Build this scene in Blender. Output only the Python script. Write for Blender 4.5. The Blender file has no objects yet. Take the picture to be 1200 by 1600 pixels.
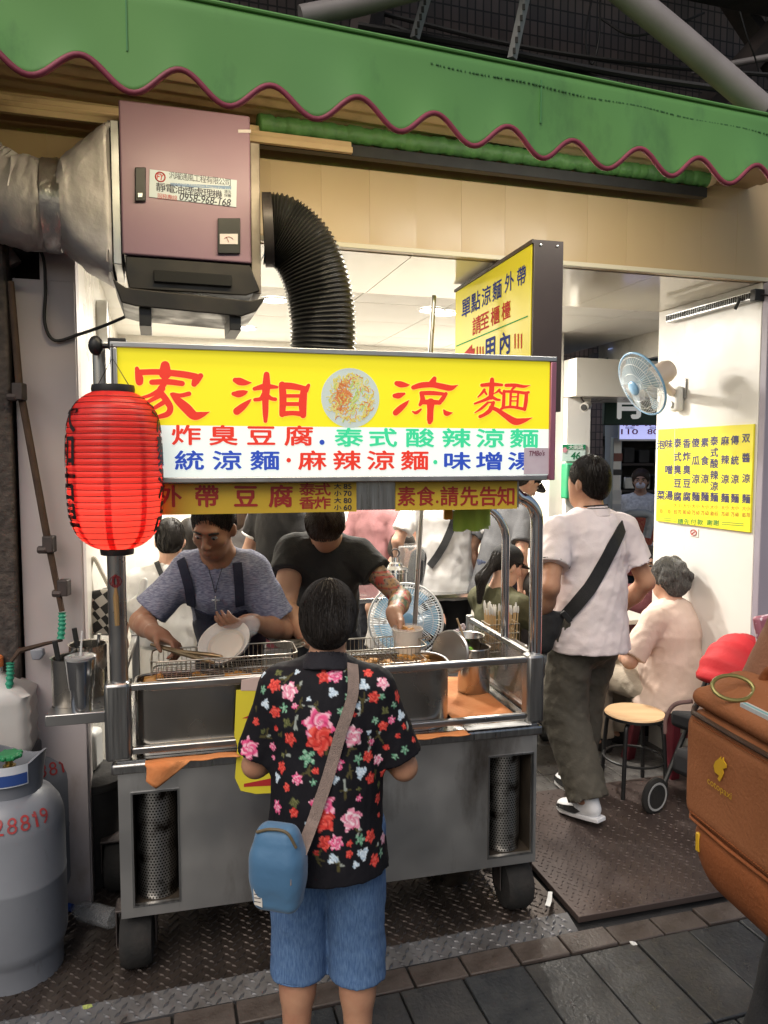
import bpy, bmesh, math, random
import numpy as np
from mathutils import Vector, Matrix

random.seed(7)
rng = np.random.RandomState(7)
R = math.radians
scene = bpy.context.scene
COL = scene.collection

# ---------------------------------------------------------------- camera
F_PX, CAM_Z, PITCH = 1180.0, 1.75, R(4.1)
cam_data = bpy.data.cameras.new('camera')
cam = bpy.data.objects.new('camera', cam_data)
COL.objects.link(cam)
cam_data.sensor_fit = 'VERTICAL'
cam_data.sensor_height = 36.0
cam_data.lens = F_PX / 1600.0 * 36.0
cam_data.clip_start = 0.05
cam_data.clip_end = 500.0
cam.location = (0, 0, CAM_Z)
cam.rotation_euler = (R(90) - PITCH, 0, 0)
scene.camera = cam

# ---------------------------------------------------------------- sky, sun, exposure
world = bpy.data.worlds.new('World')
scene.world = world
world.use_nodes = True
wn = world.node_tree
bg = wn.nodes['Background']
sky = wn.nodes.new('ShaderNodeTexSky')
sky.sky_type = 'NISHITA'
sky.sun_disc = False
sky.sun_elevation = R(48)
sky.sun_rotation = R(200)
sky.air_density = 1.3
sky.dust_density = 4.0
wn.links.new(sky.outputs[0], bg.inputs[0])
bg.inputs[1].default_value = 0.09
sun_d = bpy.data.lights.new('sun', 'SUN')
sun = bpy.data.objects.new('sun', sun_d)
COL.objects.link(sun)
sun_d.energy = 1.1
TUBE_W = 8.5     # watts of each tube lamp under the awning
sun_d.angle = R(40)
sun_d.color = (1.0, 0.95, 0.88)
sun_dir = Vector((math.sin(R(200)) * math.cos(R(48)), math.cos(R(200)) * math.cos(R(48)), math.sin(R(48))))
sun.rotation_euler = (-sun_dir).to_track_quat('-Z', 'Y').to_euler()
scene.view_settings.view_transform = 'Standard'
scene.view_settings.look = 'None'
scene.view_settings.gamma = 1.0
scene.view_settings.exposure = 0.3
scene.view_settings.use_curve_mapping = False
scene.cycles.use_denoising = True
scene.cycles.max_bounces = 8
scene.cycles.diffuse_bounces = 4
scene.cycles.transparent_max_bounces = 12
scene.cycles.sample_clamp_indirect = 4.0
scene.cycles.caustics_reflective = False
scene.cycles.caustics_refractive = False

# ---------------------------------------------------------------- placing helpers
def ray(px, py):
    a, b = (px - 600.0) / F_PX, (800.0 - py) / F_PX
    cp, sp = math.cos(PITCH), math.sin(PITCH)
    return Vector((a, cp + b * sp, -sp + b * cp))
O = Vector((0, 0, CAM_Z))
def at(px, py, Y):
    d = ray(px, py); return O + d * (Y / d.y)
def atz(px, py, z):
    d = ray(px, py); return O + d * ((z - CAM_Z) / d.z)

class Frame:
    """a vertical frame: local x along the front, local y into the depth"""
    def __init__(s, x, y, deg, z=0.0):
        s.loc = Vector((x, y, z)); s.rz = R(deg)
        s.u = Vector((math.cos(s.rz), math.sin(s.rz), 0)); s.v = Vector((-math.sin(s.rz), math.cos(s.rz), 0))
    def w(s, u, v, z): return s.loc + s.u * u + s.v * v + Vector((0, 0, z))
    def _hit(s, px, py, n, p):
        d = ray(px, py); t = (p - O).dot(n) / d.dot(n); q = O + d * t - s.loc
        return q.dot(s.u), q.dot(s.v), q.z
    def front(s, px, py, v=0.0):
        q = s._hit(px, py, s.v, s.loc + s.v * v); return q[0], q[2]
    def side(s, px, py, u=0.0):
        q = s._hit(px, py, s.u, s.loc + s.u * u); return q[1], q[2]
    def level(s, px, py, z):
        p = atz(px, py, z) - s.loc; return p.dot(s.u), p.dot(s.v)
SHOP = Frame(1.83, 3.70, 16.6)
CART = Frame(-0.856, 2.36, 14.0)

# ---------------------------------------------------------------- mesh helpers
class MB:
    def __init__(s): s.v = []; s.f = []; s.m = []
    def add(s, vs, fs, mi=0):
        n = len(s.v)
        s.v += [tuple(p) for p in vs]
        s.f += [tuple(i + n for i in f) for f in fs]
        s.m += [mi] * len(fs); return s
    def box(s, x0, x1, y0, y1, z0, z1, M=None, mi=0):
        vs = [Vector((x, y, z)) for x in (x0, x1) for y in (y0, y1) for z in (z0, z1)]
        if M is not None: vs = [M @ p for p in vs]
        return s.add(vs, [(0, 1, 3, 2), (4, 6, 7, 5), (0, 4, 5, 1), (2, 3, 7, 6), (0, 2, 6, 4), (1, 5, 7, 3)], mi)
    def tube(s, pts, r, n=10, closed=False, mi=0, cap=True):
        pts = [Vector(p) for p in pts]; k = len(pts)
        rr = r if isinstance(r, (list, tuple)) else [r] * k
        rings = []; prev = None
        for i, p in enumerate(pts):
            if closed: t = pts[(i + 1) % k] - pts[i - 1]
            else: t = pts[min(i + 1, k - 1)] - pts[max(i - 1, 0)]
            if t.length < 1e-9: t = Vector((0, 0, 1))
            t.normalize()
            if prev is None:
                a = Vector((0, 0, 1)) if abs(t.z) < .9 else Vector((1, 0, 0))
                e = (a - t * a.dot(t)).normalized()
            else:
                e = prev - t * prev.dot(t)
                e = e.normalized() if e.length > 1e-6 else t.orthogonal().normalized()
            prev = e; b = t.cross(e)
            rings.append([p + (e * math.cos(2 * math.pi * j / n) + b * math.sin(2 * math.pi * j / n)) * rr[i] for j in range(n)])
        vs = [q for rg in rings for q in rg]; fs = []
        for i in range(k if closed else k - 1):
            a0, b0 = i * n, ((i + 1) % k) * n
            for j in range(n): fs.append((a0 + j, a0 + (j + 1) % n, b0 + (j + 1) % n, b0 + j))
        if cap and not closed:
            fs.append(tuple(range(n - 1, -1, -1))); fs.append(tuple((k - 1) * n + j for j in range(n)))
        return s.add(vs, fs, mi)
    def lathe(s, prof, n=24, M=None, mi=0, a0=0.0, a1=2 * math.pi):
        full = abs(a1 - a0 - 2 * math.pi) < 1e-6; m = n if full else n + 1
        vs = []
        for (r, z) in prof:
            for j in range(m):
                a = a0 + (a1 - a0) * j / n
                p = Vector((max(r, 1e-5) * math.cos(a), max(r, 1e-5) * math.sin(a), z)); vs.append(M @ p if M is not None else p)
        fs = []
        for i in range(len(prof) - 1):
            for j in range(n):
                j2 = (j + 1) % m
                fs.append((i * m + j, i * m + j2, (i + 1) * m + j2, (i + 1) * m + j))
        return s.add(vs, fs, mi)
    def prism(s, poly, y0, y1, M=None, mi=0):
        """poly in the local x,z plane, thick along y"""
        k = len(poly)
        vs = [Vector((p[0], y0, p[1])) for p in poly] + [Vector((p[0], y1, p[1])) for p in poly]
        if M is not None: vs = [M @ p for p in vs]
        fs = [tuple(range(k)), tuple(range(2 * k - 1, k - 1, -1))] + [(i, i + k, (i + 1) % k + k, (i + 1) % k) for i in range(k)]
        return s.add(vs, fs, mi)
    def ell(s, c, r, n=12, m=8, M=None, mi=0):
        prof = [(math.sin(math.pi * i / m), -math.cos(math.pi * i / m)) for i in range(m + 1)]
        T = Matrix.Translation(Vector(c)) @ (M if M is not None else Matrix()) @ Matrix.Diagonal((r[0], r[1], r[2], 1))
        return s.lathe(prof, n, T, mi)
    def build(s, name, mats, parent=None, loc=None, rz=None, bevel=0, smooth=35, fix=False):
        me = bpy.data.meshes.new(name)
        me.from_pydata(s.v, [], s.f)
        if fix:
            bm = bmesh.new(); bm.from_mesh(me); bmesh.ops.recalc_face_normals(bm, faces=bm.faces); bm.to_mesh(me); bm.free()
        ms = mats if isinstance(mats, (list, tuple)) else [mats]
        for m in ms: me.materials.append(m)
        if len(ms) > 1: me.polygons.foreach_set('material_index', s.m)
        if smooth:
            me.polygons.foreach_set('use_smooth', [True] * len(me.polygons))
            me.set_sharp_from_angle(angle=R(smooth))
        o = bpy.data.objects.new(name, me); COL.objects.link(o)
        if parent is not None: o.parent = parent
        if loc is not None: o.location = loc
        if rz is not None: o.rotation_euler = (0, 0, rz)
        if bevel:
            md = o.modifiers.new('bevel', 'BEVEL'); md.width = bevel; md.segments = 2; md.limit_method = 'ANGLE'; md.angle_limit = R(50)
        return o

def tag(o, label, cat=None, group=None, kind=None):
    if label: o['label'] = label
    if cat: o['category'] = cat
    if group: o['group'] = group
    if kind: o['kind'] = kind
    return o
def thing(name, label, cat, loc=(0, 0, 0), rz=0.0, group=None):
    o = bpy.data.objects.new(name, None); COL.objects.link(o)
    o.empty_display_size = .1; o.location = loc; o.rotation_euler = (0, 0, rz)
    return tag(o, label, cat, group)
def inst(src, name, parent=None, loc=None, rot=None, scale=None):
    o = bpy.data.objects.new(name, src.data); COL.objects.link(o)
    if parent is not None: o.parent = parent
    if loc is not None: o.location = loc
    if rot is not None: o.rotation_euler = rot
    if scale is not None: o.scale = scale
    for md in src.modifiers:
        n = o.modifiers.new(md.name, md.type)
        if md.type == 'BEVEL': n.width = md.width; n.segments = md.segments; n.limit_method = 'ANGLE'; n.angle_limit = md.angle_limit
    return o
def arc(c, r, a0, a1, n, plane='xz'):
    out = []
    for i in range(n + 1):
        a = a0 + (a1 - a0) * i / n; x, y = r * math.cos(a), r * math.sin(a)
        out.append((c[0] + x, c[1], c[2] + y) if plane == 'xz' else ((c[0] + x, c[1] + y, c[2]) if plane == 'xy' else (c[0], c[1] + x, c[2] + y)))
    return out
def spline(pts, n=8):
    """Catmull-Rom through tuples of any length"""
    P = [np.array(p, float) for p in pts]
    if len(P) < 3:
        return [tuple(P[0] + (P[-1] - P[0]) * i / n) for i in range(n + 1)]
    Q = [2 * P[0] - P[1]] + P + [2 * P[-1] - P[-2]]; out = []
    for i in range(1, len(Q) - 2):
        for j in range(n):
            t = j / n
            out.append(tuple(.5 * (2 * Q[i] + (Q[i + 1] - Q[i - 1]) * t + (2 * Q[i - 1] - 5 * Q[i] + 4 * Q[i + 1] - Q[i + 2]) * t * t + (3 * Q[i] - Q[i - 1] - 3 * Q[i + 1] + Q[i + 2]) * t ** 3)))
    out.append(tuple(P[-1])); return out

# ---------------------------------------------------------------- materials
def rgb(h):
    """photo colour (hex) to linear"""
    c = [int(h[i:i + 2], 16) / 255 for i in (0, 2, 4)]
    return tuple(((x + .055) / 1.055) ** 2.4 if x > .04045 else x / 12.92 for x in c)
def mul(c, k): return tuple(x * k for x in c)
MATS = {}
def mat(name, col, rough=.6, metal=0.0, col2=None, nscale=6.0, detail=5.0, bump=0.0, bscale=40.0, rvar=0.0, spec=.5,
        stretch=None, emit=None, estr=0.0, trans=0.0, alpha=1.0, ior=1.45, attr=None, coat=0.0, sheen=0.0, sss=0.0, contrast=(.35, .7), grime=None):
    m = bpy.data.materials.new(name); m.use_nodes = True
    nt = m.node_tree; b = nt.nodes['Principled BSDF']; N = nt.nodes.new; L = nt.links.new
    c4 = lambda c: (c[0], c[1], c[2], 1)
    b.inputs['Base Color'].default_value = c4(col); b.inputs['Roughness'].default_value = rough; b.inputs['Metallic'].default_value = metal
    b.inputs['Specular IOR Level'].default_value = spec; b.inputs['IOR'].default_value = ior
    b.inputs['Transmission Weight'].default_value = trans; b.inputs['Alpha'].default_value = alpha
    b.inputs['Coat Weight'].default_value = coat; b.inputs['Sheen Weight'].default_value = sheen
    if sss: b.inputs['Subsurface Weight'].default_value = sss; b.inputs['Subsurface Radius'].default_value = (.01, .004, .002); b.inputs['Subsurface Scale'].default_value = 1.0
    tc = N('ShaderNodeTexCoord'); mp = N('ShaderNodeMapping'); L(tc.outputs['Object'], mp.inputs[0])
    if stretch: mp.inputs['Scale'].default_value = stretch
    out = None
    if attr:
        a = N('ShaderNodeAttribute'); a.attribute_name = attr; out = a.outputs['Color']
    if col2 is not None:
        nz = N('ShaderNodeTexNoise'); nz.inputs['Scale'].default_value = nscale; nz.inputs['Detail'].default_value = detail; L(mp.outputs[0], nz.inputs[0])
        rp = N('ShaderNodeMapRange'); rp.inputs[1].default_value = contrast[0]; rp.inputs[2].default_value = contrast[1]; L(nz.outputs['Fac'], rp.inputs[0])
        mx = N('ShaderNodeMix'); mx.data_type = 'RGBA'; L(rp.outputs[0], mx.inputs[0])
        if out is None: mx.inputs[6].default_value = c4(col)
        else: L(out, mx.inputs[6])
        mx.inputs[7].default_value = c4(col2); out = mx.outputs[2]
    if grime is not None:   # (colour, scale, threshold, stretch)
        mp2 = N('ShaderNodeMapping'); L(tc.outputs['Object'], mp2.inputs[0]); mp2.inputs['Scale'].default_value = grime[3]
        g = N('ShaderNodeTexNoise'); g.inputs['Scale'].default_value = grime[1]; g.inputs['Detail'].default_value = 8; g.inputs['Roughness'].default_value = .65; L(mp2.outputs[0], g.inputs[0])
        gr = N('ShaderNodeMapRange'); gr.inputs[1].default_value = grime[2]; gr.inputs[2].default_value = grime[2] + .18; L(g.outputs['Fac'], gr.inputs[0])
        gx = N('ShaderNodeMix'); gx.data_type = 'RGBA'; L(gr.outputs[0], gx.inputs[0])
        if out is None: gx.inputs[6].default_value = c4(col)
        else: L(out, gx.inputs[6])
        gx.inputs[7].default_value = c4(grime[0]); out = gx.outputs[2]
    if out is not None: L(out, b.inputs['Base Color'])
    if rvar:
        n2 = N('ShaderNodeTexNoise'); n2.inputs['Scale'].default_value = nscale * 1.7; n2.inputs['Detail'].default_value = 6; L(mp.outputs[0], n2.inputs[0])
        r2 = N('ShaderNodeMapRange'); r2.inputs[1].default_value = .3; r2.inputs[2].default_value = .7; r2.inputs[3].default_value = max(.02, rough - rvar); r2.inputs[4].default_value = min(1, rough + rvar)
        L(n2.outputs['Fac'], r2.inputs[0]); L(r2.outputs[0], b.inputs['Roughness'])
    if bump:
        n3 = N('ShaderNodeTexNoise'); n3.inputs['Scale'].default_value = bscale; n3.inputs['Detail'].default_value = 6; L(mp.outputs[0], n3.inputs[0])
        bp = N('ShaderNodeBump'); bp.inputs['Strength'].default_value = bump; bp.inputs['Distance'].default_value = .01; L(n3.outputs['Fac'], bp.inputs['Height']); L(bp.outputs[0], b.inputs['Normal'])
    if emit is not None:
        b.inputs['Emission Color'].default_value = c4(emit); b.inputs['Emission Strength'].default_value = estr
    MATS[name] = m; return m

steel = mat('steel', (.46, .455, .45), .32, 1.0, (.38, .37, .36), 3, rvar=.1)
steel_h = mat('steel_brushed', (.36, .36, .355), .36, 1.0, (.26, .255, .25), 2.5, rvar=.12, bump=.04, bscale=6, stretch=(25, 1, 1), grime=((.10, .085, .07), 2.0, .62, (1, 1, 1)))
steel_panel = mat('steel_panel', (.66, .65, .635), .40, 1.0, (.52, .51, .495), 1.8, rvar=.14, bump=.05, bscale=3, stretch=(1, 1, 1), grime=((.16, .13, .105), 1.6, .55, (1.6, 1, .5)))
steel_lt = mat('steel_light', (.62, .62, .62), .2, 1.0, (.5, .5, .49), 4, rvar=.08)
steel_pot = mat('steel_pot', (.5, .48, .45), .26, 1.0, (.38, .34, .28), 3, rvar=.1, grime=((.16, .11, .06), 5, .6, (1, 1, 1)))
chrome = mat('chrome', (.7, .7, .7), .1, 1.0)
alu = mat('alu', (.5, .5, .5), .38, 1.0, (.4, .4, .4), 8, rvar=.1)
alu_pink = mat('alu_pink', (.42, .16, .23), .4, .6, (.34, .15, .2), 6, rvar=.1)
black_pl = mat('black_plastic', (.012, .012, .013), .45, 0, (.02, .02, .02), 20)
black_matte = mat('black_matte', (.01, .01, .01), .8)
rubber = mat('rubber', (.012, .012, .012), .85, 0, (.025, .022, .02), 12, bump=.3, bscale=60)
white_pl = mat('white_plastic', (.75, .75, .73), .35, 0, (.68, .67, .64), 10)
cream_wall = mat('cream_wall', (.74, .72, .66), .3, 0, (.68, .65, .58), 1.2, rvar=.08)
white_wall = mat('white_wall', (.72, .70, .67), .35, 0, (.66, .64, .60), 1.5, rvar=.1, bump=.02, bscale=3, grime=((.50, .42, .33), 1.6, .60, (2, 2, .7)))
gap_dark = mat('gap_dark', (.03, .028, .025), .9)
# ---------------------------------------------------------------- signed-distance bodies (people, cloth, hair)
def mesh_from_grid(D, lo, h):
    ins = D < 0
    nx, ny, nz = D.shape
    c = [ins[i:nx - 1 + i, j:ny - 1 + j, k:nz - 1 + k] for i in (0, 1) for j in (0, 1) for k in (0, 1)]
    s = sum(x.astype(np.int8) for x in c)
    act = (s > 0) & (s < 8)
    I = np.argwhere(act)
    if len(I) == 0: return np.zeros((0, 3)), np.zeros((0, 4), int)
    idx = -np.ones(act.shape, np.int64); idx[act] = np.arange(len(I))
    cv = np.stack([D[I[:, 0] + i, I[:, 1] + j, I[:, 2] + k] for i in (0, 1) for j in (0, 1) for k in (0, 1)], 1)
    co = np.array([(i, j, k) for i in (0, 1) for j in (0, 1) for k in (0, 1)], float)
    acc = np.zeros((len(I), 3)); cnt = np.zeros(len(I))
    for a in range(8):
        for b in range(a + 1, 8):
            if np.abs(co[a] - co[b]).sum() != 1: continue
            va, vb = cv[:, a], cv[:, b]; m = (va < 0) != (vb < 0)
            t = np.where(m, va / np.where(m, va - vb, 1), 0)
            acc += np.where(m[:, None], co[a] + (co[b] - co[a]) * t[:, None], 0); cnt += m
    V = lo + (I + acc / cnt[:, None]) * h
    F = []
    for ax in range(3):
        sl0 = [slice(None)] * 3; sl1 = [slice(None)] * 3
        sl0[ax] = slice(0, -1); sl1[ax] = slice(1, None)
        a, b = ins[tuple(sl0)], ins[tuple(sl1)]
        E = np.argwhere(a != b); d = a[a != b]
        o1, o2 = [(1, 2), (2, 0), (0, 1)][ax]
        ok = (E[:, o1] > 0) & (E[:, o2] > 0) & (E[:, o1] < D.shape[o1] - 1) & (E[:, o2] < D.shape[o2] - 1)
        E, d = E[ok], d[ok]
        q = []
        for (da, db) in ((-1, -1), (0, -1), (0, 0), (-1, 0)):
            e = E.copy(); e[:, o1] += da; e[:, o2] += db
            q.append(idx[e[:, 0], e[:, 1], e[:, 2]])
        Q = np.stack(q, 1); Q = np.where(d[:, None], Q, Q[:, ::-1])
        F.append(Q)
    return V, np.concatenate(F)

def vnorm(v):
    v = np.array(v, float); return v / (np.linalg.norm(v) + 1e-9)
class Cone:
    def __init__(s, a, b, ra, rb, flat0=False, flat1=False, sq=None, k=.02):
        s.a, s.b, s.ra, s.rb, s.k = np.array(a, float), np.array(b, float), ra, rb, k
        s.f0, s.f1 = flat0, flat1
        s.sq = None if sq is None else (vnorm(sq[0]), sq[1])
        m = max(ra, rb)
        s.lo = np.minimum(s.a, s.b) - m; s.hi = np.maximum(s.a, s.b) + m
    def __call__(s, P):
        ba = s.b - s.a; L = np.linalg.norm(ba) + 1e-9; w = P - s.a
        if s.sq is not None:
            n, kk = s.sq; w = w + (w @ n)[..., None] * n * (1 / kk - 1)
        t0 = (w @ ba) / (L * L); t = np.clip(t0, 0, 1)
        d = np.linalg.norm(w - t[..., None] * ba, axis=-1) - (s.ra + (s.rb - s.ra) * t)
        if s.sq is not None: d = d * (.5 + .5 * s.sq[1])
        if s.f0: d = np.maximum(d, -t0 * L)
        if s.f1: d = np.maximum(d, (t0 - 1) * L)
        return d
class Ell:
    def __init__(s, c, r, M=None, k=.02):
        s.c, s.r, s.M, s.k = np.array(c, float), np.array(r, float), (None if M is None else np.array(M, float)), k
        m = max(r); s.lo = s.c - m; s.hi = s.c + m
    def __call__(s, P):
        w = P - s.c
        if s.M is not None: w = w @ s.M      # columns of M are the local axes
        k0 = np.linalg.norm(w / s.r, axis=-1); k1 = np.linalg.norm(w / (s.r * s.r), axis=-1) + 1e-9
        return k0 * (k0 - 1) / k1
def smin(a, b, k):
    h = np.maximum(k - np.abs(a - b), 0) / k
    return np.minimum(a, b) - h * h * k * .25
def wrinkle(P, f, seed, n=6, aniso=(1, 1, 1)):
    r = np.random.RandomState(seed); out = 0
    an = np.array(aniso)
    for i in range(n):
        k = r.normal(size=3) * f * an; q = r.normal(size=3) * f * .6 * an
        x = P @ k + r.uniform(0, 6.3) + 1.6 * np.sin(P @ q + r.uniform(0, 6.3))
        out = out - .8 * (1 - np.abs(np.sin(x * .5))) ** 2 * 1.6 + .35 * np.sin(x)
    if f > 40 and n == 6: out = out + .45 * wrinkle(P, f * 2.3, seed + 100, 4, aniso) * 4
    return out / n
def sdf_mesh(prims, h, subs=(), cuts=(), amp=0, freq=30, seed=1, aniso=(1, 1, 1), post=None):
    lo = np.min([p.lo for p in prims], 0) - 3 * h - .02; hi = np.max([p.hi for p in prims], 0) + 3 * h + .02
    n = np.ceil((hi - lo) / h).astype(int) + 1
    ax = [lo[i] + h * np.arange(n[i]) for i in range(3)]
    D = np.full(n, .1, np.float64)
    def sub(p, m):
        sl = []
        for i in range(3):
            a = int(max(0, np.floor((p.lo[i] - m - lo[i]) / h))); b = int(min(n[i], np.ceil((p.hi[i] + m - lo[i]) / h) + 1)); sl.append(slice(a, max(a, b)))
        G = np.stack(np.meshgrid(ax[0][sl[0]], ax[1][sl[1]], ax[2][sl[2]], indexing='ij'), -1)
        return tuple(sl), G
    for p in prims:
        sl, G = sub(p, max(.03, p.k + .01))
        if G.size: D[sl] = smin(D[sl], p(G), p.k)
    for p in subs:
        sl, G = sub(p, .03)
        if G.size:
            d = -p(G); D[sl] = -smin(-D[sl], -d, max(p.k, 1e-4))
    if amp:
        near = np.abs(D) < .03 + 2 * h
        I = np.argwhere(near); P = lo + I * h
        D[near] += amp * wrinkle(P, freq, seed, aniso=aniso)
    if len(cuts) or post:
        G = np.stack(np.meshgrid(*ax, indexing='ij'), -1)
        for (p0, nn) in cuts: D = np.maximum(D, (G - np.array(p0)) @ vnorm(nn))
        if post: D = post(D, G)
    return mesh_from_grid(D, lo, h)
def np_obj(name, V, Fq, m, parent=None, color=None, smooth=True, cuts_sharp=None, relax=1):
    if relax and len(V):
        for _ in range(relax):
            acc = np.zeros_like(V); cnt = np.zeros(len(V))
            for i in range(4):
                j = Fq[:, (i + 1) % 4]; np.add.at(acc, Fq[:, i], V[j]); np.add.at(cnt, Fq[:, i], 1)
                np.add.at(acc, j, V[Fq[:, i]]); np.add.at(cnt, j, 1)
            V = V * .5 + .5 * acc / np.maximum(cnt, 1)[:, None]
    me = bpy.data.meshes.new(name)
    me.vertices.add(len(V)); me.vertices.foreach_set('co', V.astype(np.float32).ravel())
    me.loops.add(Fq.size); me.loops.foreach_set('vertex_index', Fq.ravel().astype(np.int32))
    me.polygons.add(len(Fq)); me.polygons.foreach_set('loop_start', (np.arange(len(Fq)) * 4).astype(np.int32))
    me.update(calc_edges=True)
    if smooth: me.polygons.foreach_set('use_smooth', np.ones(len(Fq), bool))
    for x in (m if isinstance(m, (list, tuple)) else [m]): me.materials.append(x)
    if color is not None:
        C = color(V); a = me.color_attributes.new('Col', 'FLOAT_COLOR', 'POINT')
        a.data.foreach_set('color', np.concatenate([C, np.ones((len(C), 1))], 1).astype(np.float32).ravel())
    o = bpy.data.objects.new(name, me); COL.objects.link(o)
    if parent is not None: o.parent = parent
    return o

# ---------------------------------------------------------------- lettering
_gl = {}
def glyph(ch, bold=0.0, shear=0.0):
    key = (ch, round(bold, 4), round(shear, 3))
    if key in _gl: return _gl[key]
    cu = bpy.data.curves.new('t', 'FONT'); cu.body = ch; cu.size = 1.0; cu.resolution_u = 3; cu.offset = bold; cu.shear = shear
    ob = bpy.data.objects.new('t', cu); COL.objects.link(ob)
    dg = bpy.context.evaluated_depsgraph_get(); dg.update()
    me = bpy.data.meshes.new_from_object(ob.evaluated_get(dg))
    V = np.array([v.co[:2] for v in me.vertices]).reshape(-1, 2); Fs = [tuple(p.vertices) for p in me.polygons]
    bpy.data.objects.remove(ob); bpy.data.curves.remove(cu); bpy.data.meshes.remove(me)
    _gl[key] = (V, Fs); return _gl[key]
_refs = {}
def put_glyph(mb, ch, cx, cz, w, h, to3, bold=0.0, own=False, shear=0.0, mi=0, tilt=0.0):
    """own=True: stretch this string's own box to w x h; else a full-width character cell of w x h"""
    if bold:   # heavier strokes: the same outline laid down a few times, each copy a hair further out
        e = bold * (h if own else w) * 1.1; k = 0
        for (ex, ez) in ((-1, 0), (1, 0), (0, .8), (0, -.8)):
            k += 1
            def t3(x, z, k=k):
                q = to3(x, z); q2 = to3(x, z, k) if to3.__code__.co_varnames[:3][-1:] == ('layer',) else (q[0], q[1] - .00006 * k, q[2]); return q2
            put_glyph(mb, ch, cx + ex * e, cz + ez * e, w, h, t3, 0.0, own, shear, mi, tilt)
        return
    V, Fs = glyph(ch, bold, shear)
    if len(V) == 0: return
    if own: lo, hi = V.min(0), V.max(0)
    else:
        if bold not in _refs: r = glyph('國', bold)[0]; _refs[bold] = (r.min(0), r.max(0))
        lo, hi = _refs[bold]
    c = (lo + hi) / 2; sc = np.array([w, h]) / (hi - lo)
    Q = (V - c) * sc
    if tilt: Q = Q @ np.array([[math.cos(tilt), math.sin(tilt)], [-math.sin(tilt), math.cos(tilt)]])
    mb.add([to3(cx + q[0], cz + q[1]) for q in Q], Fs, mi)
def ribbon(mb, stroke, to3, extra=0.0, n=7):
    """flat brush stroke: (x, y, width) points, round ends"""
    P = spline(stroke, n); L, Rr = [], []
    k = len(P)
    for i, p in enumerate(P):
        a, b = P[max(i - 1, 0)], P[min(i + 1, k - 1)]
        t = np.array([b[0] - a[0], b[1] - a[1]]); t = t / (np.linalg.norm(t) + 1e-9); nn = np.array([-t[1], t[0]])
        w = max(p[2], 1) * .5 + extra
        L.append((p[0] + nn[0] * w, p[1] + nn[1] * w)); Rr.append((p[0] - nn[0] * w, p[1] - nn[1] * w))
    vs = L + Rr; fs = [(i, i + 1, k + i + 1, k + i) for i in range(k - 1)]
    for (e, s) in ((0, 1), (k - 1, -1)):
        p = P[e]; q = P[e + s]; t = np.array([p[0] - q[0], p[1] - q[1]]); t = t / (np.linalg.norm(t) + 1e-9); nn = np.array([-t[1], t[0]]); w = max(p[2], 1) * .5 + extra
        base = len(vs); m = 6
        for j in range(m + 1):
            a = math.pi * j / m; vs.append((p[0] + (nn[0] * math.cos(a) + t[0] * math.sin(a)) * w, p[1] + (nn[1] * math.cos(a) + t[1] * math.sin(a)) * w))
        fs.append(tuple(range(base, base + m + 1)))
    mb.add([to3(*p) for p in vs], fs)
# ================================================================= SETTING
asphalt = mat('asphalt', (.035, .035, .037), .8, 0, (.06, .057, .055), 5, bump=.3, bscale=90, rvar=.1)
g = MB(); g.add([(-60, -60, 0), (60, -60, 0), (60, 90, 0), (-60, 90, 0)], [(0, 1, 2, 3)])
tag(g.build('ground', asphalt, smooth=0), None, kind='structure')

PAVE = Frame(.72, 2.66, 16.6)
def pmat(name, c1, c2, rough): return mat(name, c1, rough, 0, c2, 14, 8, bump=.25, bscale=70, rvar=.18, grime=((.16, .16, .17), 5, .66, (1, 4, 1)))
stone_a = pmat('slate_a', (.024, .027, .031), (.04, .043, .046), .38)
stone_b = pmat('slate_b', (.030, .031, .033), (.05, .049, .048), .4)
stone_r = pmat('slate_red', (.055, .043, .037), (.085, .068, .06), .5)
stone_q = pmat('slate_brown', (.055, .046, .042), (.09, .075, .068), .5)
pv = MB(); pv.box(-2.6, 2.2, -1.7, -.005, .002, .008)
pave = tag(pv.build('pavement', mat('joint', (.012, .012, .012), .9), loc=PAVE.loc, rz=PAVE.rz, smooth=0), None, kind='structure')
bb = MB(); bb.box(-.092, .092, -.05, .05, 0, .016)
b0 = bb.build('paving_block', stone_r, pave, (-2.5, -.062, .006), bevel=.004)
for i in range(1, 24):
    o = inst(b0, 'paving_block', pave, (-2.5 + i * .192, -.062 + random.uniform(-.003, .003), .006 + random.uniform(-.003, .003)), (random.uniform(-.01, .01), random.uniform(-.01, .01), random.uniform(-.015, .015)))
    if random.random() < .45: o.data = o.data.copy() if False else o.data
bq = MB(); bq.box(-.092, .092, -.05, .05, 0, .016)
tb = MB(); tb.box(-.108, .108, -.2, .2, 0, .016)
tA = tb.build('paving_tile', stone_a, pave, (-2.4, -.322, .005), bevel=.004)
tb2 = MB(); tb2.box(-.108, .108, -.2, .2, 0, .016); tB = tb2.build('paving_tile', stone_b, pave, (-2.4 + .222, -.322, .006), bevel=.004)
for r_ in range(3):
    for i in range(21):
        if r_ == 0 and i < 2: continue
        inst(random.choice((tA, tB)), 'paving_tile', pave, (-2.4 + i * .222 + (.07 if r_ % 2 else 0), -.322 - r_ * .408, .005 + random.uniform(-.002, .003)), (random.uniform(-.006, .006), random.uniform(-.006, .006), random.uniform(-.006, .006)))

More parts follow.
